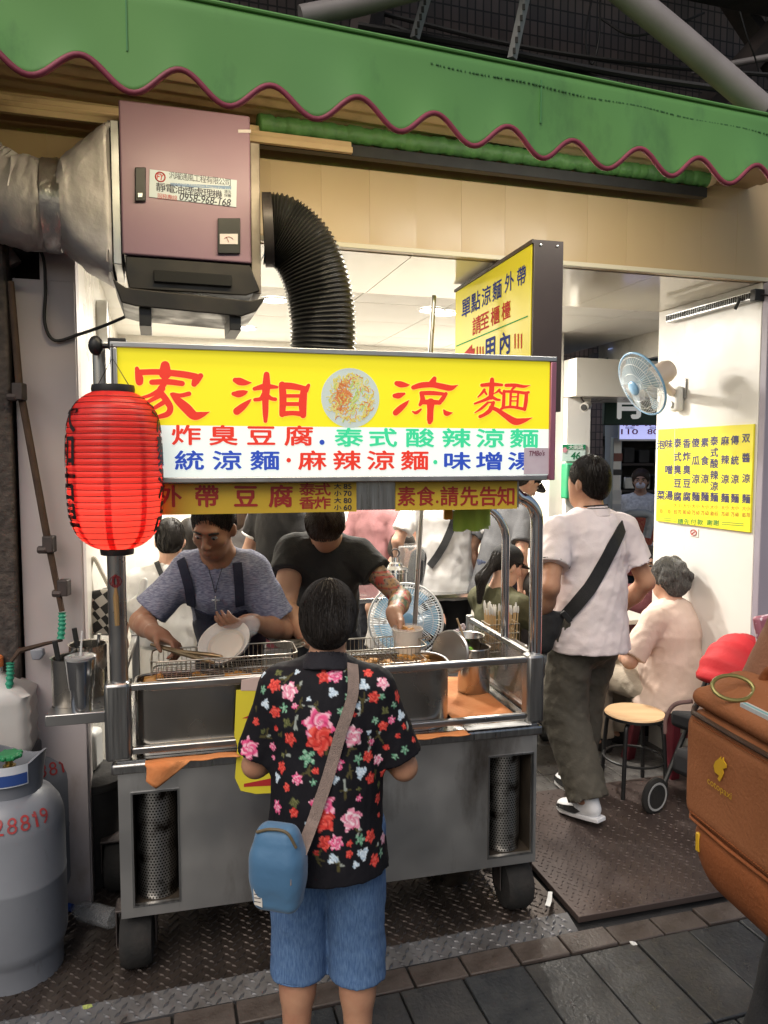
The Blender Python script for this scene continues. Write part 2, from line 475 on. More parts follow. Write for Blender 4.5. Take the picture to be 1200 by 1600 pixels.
plate_m = mat('checker_plate', (.055, .045, .04), .38, .55, (.09, .07, .06), 3, 8, rvar=.2, bump=.12, bscale=30, grime=((.022, .017, .014), 2.2, .5, (1, 1, 1)))
plate_r = mat('rusty_plate', (.085, .062, .055), .5, .35, (.055, .042, .04), 2.2, 8, rvar=.18, bump=.12, bscale=40, grime=((.13, .115, .11), 4, .62, (1, 1, 1)))
edge_m = mat('plate_edge', (.19, .19, .2), .4, .6, (.10, .095, .095), 7, 8, rvar=.15, grime=((.05, .04, .035), 6, .55, (1, 1, 1)))
def lugs(mb, u0, u1, v0, v1, z, step, ln, wd, ht, fade=None, slope=0):
    j = 0; v = v0
    while v < v1:
        i = 0; u = u0 + (step * .5 if j % 2 else 0)
        while u < u1:
            if fade is None or random.random() < fade(u, v):
                a = R(45) if (i + j) % 2 else R(-45); c, s_ = math.cos(a), math.sin(a)
                zz = z + slope * (v - v0)
                P = []
                for (l, w, hh) in ((-ln, 0, 0), (0, -wd, 0), (ln, 0, 0), (0, wd, 0), (-ln * .6, 0, ht), (0, -wd * .45, ht), (ln * .6, 0, ht), (0, wd * .45, ht)):
                    P.append((u + l * c - w * s_, v + l * s_ + w * c, zz + hh))
                mb.add(P, [(0, 1, 5, 4), (1, 2, 6, 5), (2, 3, 7, 6), (3, 0, 4, 7), (4, 5, 6, 7)])
            u += step; i += 1
        v += step * .62; j += 1
p = MB(); p.box(-2.3, -.004, .085, 1.25, .004, .034)
sp = tag(p.build('steel_floor_plate', plate_m, loc=PAVE.loc, rz=PAVE.rz, bevel=.003), None, kind='structure')
l_ = MB(); lugs(l_, -2.25, -.02, .1, 1.2, .034, .036, .017, .0055, .0045)
tag(l_.build('tread', plate_m, sp, smooth=0), None, kind='stuff')
p = MB(); p.add([(-2.3, 0, .004), (-.004, 0, .004), (-.004, 0, .014), (-2.3, 0, .014), (-2.3, .084, .037), (-.004, .084, .037), (-.004, .084, .004), (-2.3, .084, .004)],
                [(0, 1, 2, 3), (3, 2, 5, 4), (4, 5, 6, 7), (1, 6, 5, 2), (0, 3, 4, 7)])
p.build('ramp_edge', edge_m, sp, smooth=0)
l_ = MB(); lugs(l_, -2.27, -.02, .012, .08, .0165, .036, .017, .006, .005, slope=.27)
tag(l_.build('tread', edge_m, sp, smooth=0), None, kind='stuff')
p = MB(); p.box(.006, 1.6, .02, 1.02, .03, .056)
sp2 = tag(p.build('rusty_floor_plate', plate_r, loc=PAVE.loc, rz=PAVE.rz - R(1.2), bevel=.003), None, kind='structure')
l_ = MB(); lugs(l_, .03, 1.57, .035, 1.0, .056, .034, .011, .004, .0028, fade=lambda u, v: .95 if v < .5 else .95 - 1.2 * (v - .5))
tag(l_.build('tread', plate_r, sp2, smooth=0), None, kind='stuff')
floor_j = mat('floor_joint', (.02, .02, .02), .9)
floor_t = mat('floor_tile', (.075, .07, .068), .4, 0, (.12, .115, .11), 20, 8, bump=.2, bscale=90, rvar=.15, grime=((.03, .028, .026), 3, .55, (1, 1, 1)))
f_ = MB(); f_.box(-3.3, 2.5, .12, 3.2, .002, .03)
shf = tag(f_.build('shop_floor', floor_j, loc=SHOP.loc, rz=SHOP.rz, smooth=0), None, kind='structure')
ft = MB(); ft.box(-.198, .198, -.198, .198, 0, .01)
f0 = None
for i in range(13):
    for j in range(7):
        lc = (-3.05 + i * .4, .34 + j * .4, .026 + random.uniform(-.001, .001))
        f0 = ft.build('floor_tile', floor_t, shf, lc, bevel=.003) if f0 is None else inst(f0, 'floor_tile', shf, lc)
# grease and litter on the plate
lt = mat('litter_paper', (.6, .6, .58), .7)
def litter(px, py, l, w, ang, m, label):
    q = atz(px, py, .06); mb = MB(); pts = [(-l, -w), (-l * .3, -w * 1.2), (l, -w * .8), (l * .9, w), (0, w * .7), (-l, w)]
    mb.add([(x, y, .004 + .004 * math.sin(5 * x / l + y / w)) for x, y in pts], [tuple(range(6))])
    o = mb.build('litter', m, loc=q, rz=ang, smooth=0); md = o.modifiers.new('s', 'SOLIDIFY'); md.thickness = .0015
    tag(o, label, 'litter')
litter(858, 1405, .055, .009, 1.25, lt, 'torn strip of clear tape stuck to the steel plate beside the cart wheel')
litter(137, 1574, .014, .007, .6, mat('litter_leaf', (.35, .4, .12), .6), 'yellow green scrap lying on the steel plate beside the gas cylinder')
litter(990, 1475, .012, .008, .2, lt, 'white paper scrap at the front edge of the rusty plate')

# ---------------------------------------------------------------- shop building
fascia_m = mat('fascia', (.50, .365, .205), .36, 0, (.46, .33, .18), 1.6, rvar=.1, grime=((.33, .22, .11), 1.7, .52, (1, 1, .6)))
soffit_m = mat('soffit', (.72, .68, .58), .12, 0, (.66, .61, .51), 1.2, rvar=.04)
tile_m = mat('ceiling_tile', (.76, .75, .71), .6, 0, (.72, .70, .65), 2, bump=.05, bscale=120)
lilac = mat('lilac_panel', (.50, .45, .46), .5, 0, (.44, .38, .37), 2.2, rvar=.1, bump=.04, bscale=6, grime=((.30, .23, .18), 2.0, .60, (1.5, 1, .6)))
lilac2 = mat('lilac_column', (.33, .30, .36), .5, 0, (.28, .25, .30), 2)
dark_stone = mat('dark_stone', (.04, .033, .03), .75, 0, (.09, .07, .06), 30, 8, bump=.8, bscale=45)
shop = thing('shop_building', 'open fronted noodle shop with beige fascia and white walls behind the cart', 'shop', SHOP.loc, SHOP.rz)
fp = MB(); fp.box(-.0998, .0998, 0, .05, 2.6, 3.3)
pl0 = None
for i in range(20):
    lc = (.53 - i * .2, 0 + .0006 * (i % 3), 0)
    pl0 = fp.build('fascia_plank', fascia_m, shop, lc, smooth=0) if pl0 is None else inst(pl0, 'fascia_plank', shop, lc)
b = MB(); b.box(-3.3, .64, .052, .12, 2.605, 3.4); b.build('fascia_backing', gap_dark, shop, smooth=0)
b = MB(); b.box(-3.3, .64, -.012, -.001, 2.592, 2.612); b.build('fascia_trim', mat('trim', (.62, .56, .42), .4), shop, bevel=.002)
so = MB(); so.box(-.298, .298, .06, .8, 2.597, 2.604)
s0 = None
for i in range(7):
    lc = (.33 - i * .6, 0, 0); s0 = so.build('soffit_panel', soffit_m, shop, lc) if s0 is None else inst(s0, 'soffit_panel', shop, lc)
b = MB(); b.box(-3.3, .75, .8, 3.3, 2.70, 2.74); b.box(-3.3, .75, .802, .83, 2.604, 2.70); b.build('ceiling_backing', gap_dark, shop, smooth=0)
ct = MB(); ct.box(-.2965, .2965, -.2965, .2965, 2.68, 2.692)
c0 = None
for i in range(7):
    for j in range(4):
        lc = (.42 - i * .6, 1.13 + j * .6, 0); c0 = ct.build('ceiling_tile', tile_m, shop, lc) if c0 is None else inst(c0, 'ceiling_tile', shop, lc)
b = MB(); b.box(-3.087, .12, 3.1, 3.2, 0, 2.70); b.build('back_wall', cream_wall, shop, smooth=0)
b = MB(); b.box(-3.2, -3.087, .1, 3.2, 0, 2.70); b.build('left_wall', cream_wall, shop, smooth=0)
b = MB(); b.box(0, .12, .012, .8, 0, 2.596); b.build('side_wall', white_wall, shop, bevel=.003)
b = MB(); b.box(.001, .62, -.03, .01, 0, 2.59); b.build('front_column', lilac2, shop, bevel=.004)
u0, z0 = SHOP.front(20, 436); u1, z1 = SHOP.front(116, 436); u2, _ = SHOP.front(128, 390)
b = MB(); b.box(u0, u1, -.02, .1, 0, z0); b.build('column_panel', lilac, shop, bevel=.003)
b = MB(); b.box(u0 + .09, -3.087, -.008, .12, 0, 2.64); b.build('column', lilac, shop, bevel=.003)
b = MB(); b.box(-3.95, u0 - .012, -.06, .3, 0, 2.52); b.build('stone_pier', dark_stone, shop, bevel=.01)
b = MB(); b.box(-4.2, u0 + .09, .12, .3, 0, 3.4); b.build('pier_backing', gap_dark, shop, smooth=0)
# right rear corner with its own column, header box and partition
b = MB(); b.box(.13, .33, 2.04, 2.5, 0, 2.2); b.build('rear_column', white_wall, shop, bevel=.003)
b = MB(); b.box(.13, .92, 1.92, 2.52, 2.203, 2.48); b.build('header_box', cream_wall, shop, bevel=.004)
b = MB(); b.box(.02, .128, 2.10, 3.1, 0, 2.69); b.build('partition', cream_wall, shop, bevel=.003)
b = MB(); b.box(.74, .80, .81, 2.6, 2.50, 2.70); b.build('edge_beam', cream_wall, shop, bevel=.003)
# no-smoking sticker and the dents stay small parts of the wall
v0, zz0 = SHOP.side(1085, 832, 0)
st = MB(); st.box(-.004, -.0005, v0 - .035, v0 + .035, zz0 - .022, zz0 + .022)
stk = st.build('sticker', mat('sticker', (.7, .66, .62), .5), shop, smooth=0)
st = MB()
st.tube([(-.006, v0 + .024 * math.cos(a * .393), zz0 + .015 * math.sin(a * .393)) for a in range(16)], .0022, 5, True)
st.tube([(-.006, v0 - .016, zz0 + .010), (-.006, v0 + .016, zz0 - .010)], .0022, 5)
st.build('no_smoking_mark', mat('sticker_red', (.5, .03, .03), .5), stk)

# downlights in the ceiling (lit in the photograph), further ones added to light the room
lamp_em = mat('lamp_glow', (1, .97, .9), .5, emit=(1, .96, .88), estr=14)
lamp_ring = mat('lamp_ring', (.8, .8, .78), .4)
spots = [(428, 467, 'round lit downlight in the ceiling between exhaust box and hose'), (695, 488, 'round lit downlight in the ceiling left of the yellow takeaway sign'), (288, 530, 'round lit downlight in the ceiling above the left end of the cart sign')]
DL = [SHOP.level(px, py, 2.68) + (lb,) for px, py, lb in spots]
DL += [(-1.15, 1.5, 'added lit downlight in the front ceiling row nearest the right wall'), (-.45, 2.45, 'added lit downlight in the rear ceiling row above the far partition'), (-2.2, 2.5, 'added lit downlight at the back of the shop hidden by the hose')]
for i, (uu, vv, lb) in enumerate(DL):
    w = SHOP.w(uu, vv, 2.68)
    t = thing('downlight', lb, 'ceiling light', w, 0, 'shop ceiling downlights')
    m = MB(); m.lathe([(.088, -.004), (.09, -.010), (.076, -.012), (.074, -.003)], 28); m.build('ring', lamp_ring, t)
    m = MB(); m.lathe([(.0001, -.0065), (.0745, -.006)], 28); m.build('diffuser', lamp_em, t)
    ld = bpy.data.lights.new('downlight_lamp', 'AREA'); ld.shape = 'DISK'; ld.size = .15; ld.energy = 36; ld.color = (1, .94, .84)
    lo = bpy.data.objects.new('downlight_lamp', ld); COL.objects.link(lo); lo.parent = t; lo.location = (0, 0, -.016)

# ---------------------------------------------------------------- overhead structure behind the awning
tilewall = bpy.data.materials.new('mosaic_wall'); tilewall.use_nodes = True
nt = tilewall.node_tree; bk = nt.nodes.new('ShaderNodeTexBrick'); tc = nt.nodes.new('ShaderNodeTexCoord'); sx = nt.nodes.new('ShaderNodeSeparateXYZ'); cx = nt.nodes.new('ShaderNodeCombineXYZ')
nt.links.new(tc.outputs['Object'], sx.inputs[0]); nt.links.new(sx.outputs[0], cx.inputs[0]); nt.links.new(sx.outputs[2], cx.inputs[1]); nt.links.new(cx.outputs[0], bk.inputs[0])
bk.inputs['Color1'].default_value = (.16, .12, .11, 1); bk.inputs['Color2'].default_value = (.10, .08, .075, 1); bk.inputs['Mortar'].default_value = (.03, .026, .025, 1)
bk.inputs['Scale'].default_value = 1; bk.inputs['Brick Width'].default_value = .05; bk.inputs['Row Height'].default_value = .085; bk.inputs['Mortar Size'].default_value = .005; bk.offset = 0
pb = nt.nodes['Principled BSDF']; nt.links.new(bk.outputs[0], pb.inputs['Base Color']); pb.inputs['Roughness'].default_value = .5
bpn = nt.nodes.new('ShaderNodeBump'); bpn.inputs['Strength'].default_value = .6; bpn.inputs['Distance'].default_value = .01; bpn.invert = True; nt.links.new(bk.outputs['Fac'], bpn.inputs['Height']); nt.links.new(bpn.outputs[0], pb.inputs['Normal'])
dk_metal = mat('dark_metal', (.05, .045, .045), .55, .5, (.09, .07, .065), 6, rvar=.15)
grey_pipe = mat('grey_pipe', (.30, .27, .27), .5, 0, (.18, .16, .155), 3, grime=((.05, .045, .04), 7, .63, (1, 1, 1)))
up = thing('upper_facade', 'dark brown mosaic tiled facade above the green awning', 'building', SHOP.loc, SHOP.rz)
b = MB(); b.box(-5, 3.5, 1.2, 1.35, 3.3, 6.4); b.build('tiled_wall', tilewall, up, smooth=0)
b = MB(); b.box(-5, 3.5, -1.0, 1.35, 5.6, 5.75); b.build('unseen_roof_slab', gap_dark, up, smooth=0)  # unseen slab overhead, added to block the sky above the awning
b = MB(); b.box(-5, 3.5, .3, .5, 4.35, 4.5); b.box(-5, 3.5, .0, .14, 3.9, 3.98); b.build('beam', dk_metal, up, bevel=.005)
for (ua, va, za, ub, vb, zb) in ((-.1, .9, 3.35, 1.2, .3, 4.9), (-1.9, .6, 3.4, -1.5, .6, 5.4), (.9, .5, 3.5, .2, .9, 4.8)):
    b = MB(); b.tube([(ua, va, za), (ub, vb, zb)], .075, 4); b.build('brace', dk_metal, up, smooth=20)
def pxs(pts): return [at(*q) for q in pts]
def pipe(pts, r, m, name, label, cat, n=14):
    mb = MB(); mb.tube(pxs(pts), r, n); return tag(mb.build(name, m), label, cat)
pipe([(940, -40, 3.3), (1062, 60, 3.36), (1192, 172, 3.42)], .056, grey_pipe, 'drain_pipe', 'thick grey spotted pipe slanting down behind the awning at upper right', 'pipe')
pipe([(470, 26, 3.2), (560, 8, 3.25), (700, -30, 3.3)], .042, grey_pipe, 'drain_pipe', 'grey pipe running along behind the top edge of the green awning', 'pipe')
pipe([(1080, 112, 4.3), (1210, 88, 4.2)], .018, grey_pipe, 'conduit', 'thin grey conduit behind the slanting pipe at the upper right corner', 'pipe')
for (a_, b_, lb) in (((668, -10, 3.5), (648, 60, 3.5), 'perforated steel angle hanger behind the awning left of the other'), ((822, -10, 3.5), (800, 92, 3.5), 'perforated steel angle hanger behind the awning nearer the slanting pipe')):
    A_, B_ = at(*a_), at(*b_); t = thing('steel_hanger', lb, 'bracket')
    m = MB(); d = (B_ - A_); w = Vector((.02, 0, 0))
    m.tube([A_, B_], .022, 4); m.build('angle_bar', mat('galv', (.3, .3, .29), .5, .5), t, smooth=20)
    for k in range(6):
        m = MB(); q = A_ + d * (k + .5) / 6 + Vector((.001, -.021, 0)); m.box(q.x - .006, q.x + .006, q.y - .004, q.y + .002, q.z - .012, q.z + .012)
        m.build('slot', gap_dark, t, smooth=0)
cab = mat('cable', (.012, .011, .011), .6)
def cable(pts, r, label, name='cable', m=None, n=7):
    mb = MB(); mb.tube(spline([tuple(p) for p in pts], 10), r, n); return tag(mb.build(name, m or cab), label, 'cable')
clabels = ['thick black cable sagging along the top of the green awning', 'black cable strung below the mosaic wall to the right corner', 'loose black cable loop hanging in front of the mosaic wall', 'thin cable drooping beside the slanting grey pipe', 'bundled cable behind the steel hangers', 'thin black cable crossing the upper right corner']
for i, pts in enumerate([[(560, 40, 3.6), (760, 75, 3.6), (980, 118, 3.7), (1210, 150, 3.7)], [(600, 22, 3.9), (800, 70, 3.9), (1000, 100, 3.9), (1210, 118, 3.9)], [(925, -5, 4.1), (915, 60, 4.0), (925, 100, 4.0), (936, 60, 4.0), (938, -5, 4.1)], [(940, 30, 3.9), (985, 55, 3.8), (1040, 45, 3.8), (1100, 20, 3.9)], [(610, 40, 3.7), (700, 72, 3.7), (840, 96, 3.7), (960, 130, 3.7)], [(1150, -5, 4.0), (1165, 50, 4.0), (1185, 110, 4.0), (1180, 150, 4.0)]]):
    cable(pxs(pts), (.016, .011, .006, .006, .012, .004)[i], clabels[i])

# ---------------------------------------------------------------- awning
green = mat('awning_green', (.14, .335, .08), .55, 0, (.105, .27, .075), .9, 8, rvar=.1, bump=.10, bscale=5, grime=((.06, .15, .05), 3.0, .56, (1, 1, .45)))
pinkband = mat('pink_band', (.30, .05, .085), .5, 0, (.22, .04, .06), 8)
beige_board = mat('beige_board', (.58, .42, .24), .45, 0, (.46, .32, .18), 3, grime=((.22, .14, .07), 2.2, .56, (1, 1, 1)))
AW = Frame(-.85, 1.95, 20.0)
awn = thing('awning', 'green canvas awning with scalloped valance edged in dark pink', 'awning', AW.loc, AW.rz)
WL = .2426
def scal(u): return 2.724 + .037 * math.cos(2 * math.pi * (u + .03) / WL + math.pi) + .004 * math.sin(u * 3.1)
us = [-1.0 + i * .0131 for i in range(305)]
mb = MB(); rows = 14
for i, u in enumerate(us):
    zb = scal(u)
    for j in range(rows + 1):
        t = j / rows; z = zb + (2.925 - zb) * t
        v = .010 * math.sin(u * 5.1 + 1.2 * t) * (1 - t) + .006 * math.sin(u * 13 + 2 * t) * (1 - t) - .012 * (1 - t) ** 2
        mb.v.append((u, v, z))
    for k in range(5):
        a = (k + 1) / 5 * R(78); mb.v.append((u, .05 - .05 * math.cos(a), 2.925 + .05 * math.sin(a)))
    mb.v.append((u, .95, 3.11))
n_ = rows + 7
for i in range(len(us) - 1):
    for j in range(n_ - 1): mb.f.append((i * n_ + j, (i + 1) * n_ + j, (i + 1) * n_ + j + 1, i * n_ + j + 1)); mb.m.append(0)
va = mb.build('valance', green, awn, smooth=60); md = va.modifiers.new('s', 'SOLIDIFY'); md.thickness = .004; md.offset = 1
mb = MB(); pts = []
for i, u in enumerate(us):
    pts.append((u, .010 * math.sin(u * 5.1) + .006 * math.sin(u * 13) - .013, scal(u)))
mb.tube(pts, .0085, 6); mb.build('edge_band', pinkband, awn, smooth=80)
mb = MB(); mb.tube([(-1, -.001, 2.955), (3.0, -.001, 2.955)], .006, 8); mb.build('top_rib', green, awn)
seam_m = mat('seam', (.09, .26, .09), .5)
for u in (.2, 1.42, 2.75):
    mb = MB(); mb.box(u, u + .004, -.006, -.0015, 2.79, 2.92); mb.build('seam', seam_m, awn, smooth=0)
mb = MB()
for k in range(110):
    u = 1.05 + k * .0135 + random.uniform(-.003, .003); zz = 2.905 - .003 * math.sin(k * .2) - .0002 * k
    mb.box(u, u + random.uniform(.003, .010), -.007, -.0035, zz - .0018, zz + .0018)
mb.build('stitching', mat('stitch', (.05, .15, .045), .6), awn, smooth=0)['kind'] = 'stuff'
for k in range(9):
    v = .06 + k * .1
    mb = MB(); zs = 2.95 + .1 * v; mb.box(-1, 3.0, v + .002, v + .098, zs, zs + .01); mb.build('soffit_board', beige_board, awn, bevel=.003)
# rolled inner blind and its rail
ur0, _ = SHOP.front(404, 205, -.12); ur1, _ = SHOP.front(1103, 295, -.12)
t = thing('rolled_blind', 'rolled up green canvas blind under the awning above the beige fascia', 'blind', SHOP.loc, SHOP.rz)
mb = MB(); pts = []; rr = []
for i in range(160):
    u = ur0 + (ur1 - ur0) * i / 159; pts.append((u, -.12 + .002 * math.sin(i * 1.7), 2.985 + .002 * math.sin(i * .9))); rr.append(.032 + .0025 * math.sin(i * 2.3) + .002 * math.sin(i * .7))
mb.tube(pts, rr, 16); mb.build('roll', mat('blind_green', (.075, .19, .05), .55, 0, (.05, .13, .04), 12, bump=.6, bscale=30), t, smooth=80)
mb = MB(); mb.box(ur0, ur1, -.13, -.09, 2.905, 2.947); mb.build('bottom_bar', black_pl, t, bevel=.002)
mb = MB()
for k in range(4): mb.lathe([(.034 - .005 * k, .01 * k), (.034 - .005 * k, .01 * k + .012)], 14, Matrix.Translation((ur1, -.12, 2.985)) @ Matrix.Rotation(R(90), 4, 'Y'))
mb.build('end_cap', beige_board, t)
t = thing('aluminium_rail', 'grooved beige aluminium rail behind the top of the pink exhaust box', 'rail', SHOP.loc, SHOP.rz)
for k in range(3):
    mb = MB(); mb.box(-3.6, ur0 + .35, -.12 - .02 * k, -.1 - .02 * k + .001, 2.955 - .026 * k, 2.978 - .026 * k); mb.build('groove', beige_board, t, bevel=.003)

# ---------------------------------------------------------------- exhaust box, hose, duct
pink = mat('pink_enamel', (.275, .165, .22), .42, 0, (.23, .14, .185), 1.5, rvar=.1, bump=.02, bscale=5, grime=((.24, .13, .13), 2.0, .62, (1, 1, 1)))
sooty = mat('sooty_steel', (.022, .02, .018), .42, .2, (.045, .038, .032), 6, rvar=.15)
EX = Frame(*SHOP.w(-2.913, -.3, 0).xy, 16.6)
ex = thing('exhaust_box', 'pink metal kitchen exhaust box hanging under the awning', 'exhaust unit', EX.loc, EX.rz)
EW = .43; ZT = 2.93; ZB = 2.43
mb = MB(); mb.box(0, EW, 0, .30, ZB, ZT); mb.build('cabinet', pink, ex, bevel=.006)
mb = MB(); mb.box(EW + .001, EW + .035, .02, .30, ZB - .10, ZT - .08); mb.build('outlet_flange', mat('flange', (.30, .26, .22), .45, .4, (.16, .13, .1), 8), ex, bevel=.003)
mb = MB(); mb.box(-.03, -.001, .02, .3, ZB - .03, ZT - .06); mb.build('inlet_flange', alu, ex, bevel=.003)
mb = MB(); poly = [(.01, ZB - .002), (EW - .005, ZB - .002), (EW + .03, ZB - .09), (EW - .02, ZB - .11), (.02, ZB - .11), (.01, ZB - .06)]
mb.prism(poly, .01, .30); mb.build('lower_housing', sooty, ex, bevel=.004)
mb = MB(); mb.box(.10, EW - .07, -.006, .012, ZB - .085, ZB - .045); mb.build('grease_slot', black_matte, ex, bevel=.003)
mb = MB(); mb.prism([(-.03, ZB - .09), (.01, ZB - .115), (EW - .01, ZB - .135), (EW + .045, ZB - .12), (EW + .01, ZB - .17), (EW - .04, ZB - .19), (.04, ZB - .175), (-.005, ZB - .165)], -.03, .27); mb.build('drip_tray', sooty, ex, bevel=.004)
for x in (.05, EW - .08):
    mb = MB(); mb.box(x, x + .04, -.01, .2, ZB - .235, ZB - .17); mb.build('tray_leg', black_pl, ex, bevel=.002)
def E(px, py): return EX.front(px, py, 0)
def rect(mb, f, x0, y0, x1, y1, v0=-.004, v1=-.0005, mi=0):
    a, b = f(x0, y0), f(x1, y1); c = f(x1, y0); d = f(x0, y1)
    vs = [(q[0], v0, q[1]) for q in (d, b, c, a)] + [(q[0], v1, q[1]) for q in (d, b, c, a)]
    mb.add(vs, [(0, 1, 2, 3), (7, 6, 5, 4), (0, 4, 5, 1), (1, 5, 6, 2), (2, 6, 7, 3), (3, 7, 4, 0)], mi)
mb = MB(); rect(mb, E, 211, 263, 228, 316, -.012); mb.build('latch', black_pl, ex, bevel=.003)
mb = MB(); rect(mb, E, 215, 303, 223, 311, -.016, -.012); mb.build('latch_lock', alu, ex, bevel=.002)
mb = MB(); rect(mb, E, 340, 342, 375, 397, -.010); gp = mb.build('gauge_panel', black_pl, ex, bevel=.002)
mb = MB(); rect(mb, E, 343, 367, 371, 383, -.013, -.010); mb.build('gauge_dial', mat('dial', (.65, .6, .6), .3), gp, smooth=0)
mb = MB(); gx, gz = E(357, 380); mb.tube(arc((gx, -.0145, gz), .018, R(35), R(145), 8), .0008, 4); mb.tube([(gx, -.0145, gz), (gx - .008, -.0145, gz + .016)], .0009, 4); mb.build('gauge_needle', mat('needle', (.4, .05, .04), .5), gp)
mb = MB(); rect(mb, E, 372, 203, 392, 208, -.003); mb.build('corner_label', mat('pale', (.62, .55, .55), .5), ex, smooth=0)
lab_m = mat('label_blue', (.48, .58, .66), .45, 0, (.54, .58, .62), 8)
mb = MB(); a = E(233, 265); 
q4 = [E(233, 308), E(369, 324), E(370, 282), E(234, 265)]
mb.add([(q[0], -.003, q[1]) for q in q4] + [(q[0], -.0004, q[1]) for q in q4], [(0, 1, 2, 3), (0, 4, 5, 1), (1, 5, 6, 2), (2, 6, 7, 3), (3, 7, 4, 0)]); lab = mb.build('maker_label', lab_m, ex, smooth=0)
ink = mat('ink_dark', (.02, .022, .045), .5); ink_red = mat('ink_red', (.42, .04, .04), .5); ink_blue = mat('ink_blue', (.02, .05, .22), .5)
k_ = (284 - 267) / 136.0
def line(mb, f, s, x0, x1, y0, h, v, slope=0, bold=0, own=False, shear=0, fill=.92):
    """a row of characters between photo columns x0..x1 on the plane of f, h pixels tall"""
    if own:
        cx_, cy_ = (x0 + x1) / 2, y0
        a, b, c, d = f(x0, cy_), f(x1, cy_), f(cx_, cy_ - h / 2), f(cx_, cy_ + h / 2)
        uc, zc = f(cx_, cy_); dx = b[0] - a[0]; sl = (f(x1, cy_ + slope * (x1 - x0) / 2)[1] - f(x0, cy_ - slope * (x1 - x0) / 2)[1]) / dx
        put_glyph(mb, s, uc, zc, dx, c[1] - d[1], lambda x, z: (x, v, z + sl * (x - uc)), bold, True, shear)
        return
    n = len(s); w = (x1 - x0) / n
    for i, ch in enumerate(s):
        px = x0 + (i + .5) * w; py = y0 + slope * (px - (x0 + x1) / 2)
        a, b = f(px - w / 2 * fill, py), f(px + w / 2 * fill, py); c, d = f(px, py - h / 2), f(px, py + h / 2)
        uc, zc = f(px, py); sl = (f(px + w / 2, py + slope * w / 2)[1] - f(px - w / 2, py - slope * w / 2)[1]) / (b[0] - a[0] + 1e-9) * fill
        put_glyph(mb, ch, uc, zc, b[0] - a[0], c[1] - d[1], lambda x, z, u_=uc, s_=sl: (x, v, z + s_ * (x - u_)), bold)
mb = MB(); line(mb, E, '汎曜通風工程有限公司', 264, 361, 280, 11, -.0035, k_, 0); line(mb, E, '靜電油煙處理機', 244, 347, 299, 13, -.0035, k_, .008); line(mb, E, '0958-968-168', 281, 361, 312.5, 11.5, -.0035, k_, .02, True, .25)
line(mb, E, '清洗', 350, 361, 300.5, 5, -.0035, k_); line(mb, E, '保養', 350, 361, 306, 5, -.0035, k_); mb.build('lettering', ink, lab, smooth=0)
mb = MB(); line(mb, E, '服務專線', 246, 277, 308.5, 8, -.0035, k_)
cx_, cz_ = E(250.5, 277); mb.tube([(cx_ + .0155 * math.cos(a * .314), -.0035, cz_ + .0155 * math.sin(a * .314)) for a in range(20)], .0022, 4, True); line(mb, E, 'FY', 244.5, 256.5, 277, 10, -.0036, k_, .03, True, .3); mb.build('lettering', ink_red, lab, smooth=0)
mb = MB(); q4 = [E(266, 291.2), E(361, 296.5), E(361, 291.5), E(266, 286.2)]; mb.add([(q[0], -.0034, q[1]) for q in q4], [(0, 1, 2, 3)]); mb.build('text_bar', mat('bar_blue', (.16, .25, .42), .5), lab, smooth=0)
mb = MB(); line(mb, E, 'FAN YAO Ventilation Project Co., Ltd', 268, 359, 291.3, 4.4, -.0039, k_, 0, True); mb.build('lettering', lab_m, lab, smooth=0)
# corrugated black hose
hose_m = mat('hose', (.018, .018, .017), .38, .1, (.035, .032, .028), 6, rvar=.1)
t = thing('exhaust_hose', 'black corrugated hose curving down from the pink exhaust box behind the sign', 'hose')
path = spline([tuple(at(416, 358, 2.78)), tuple(at(442, 362, 2.79)), tuple(at(474, 392, 2.81)), tuple(at(497, 450, 2.83)), tuple(at(505, 520, 2.85)), tuple(at(500, 600, 2.87)), tuple(at(490, 700, 2.88))], 60)
rr = [(.121 - .002 * math.sin(min(1, i / 300) * 3)) + .0045 * math.cos(i * 2 * math.pi / 6.0) for i in range(len(path))]
mb = MB(); mb.tube(path, rr, 30); mb.build('corrugated_tube', hose_m, t, smooth=80)
mb = MB(); mb.tube([tuple(at(412, 360, 2.78)), tuple(at(426, 360, 2.785))], .128, 28); mb.build('clamp', dk_metal, t)
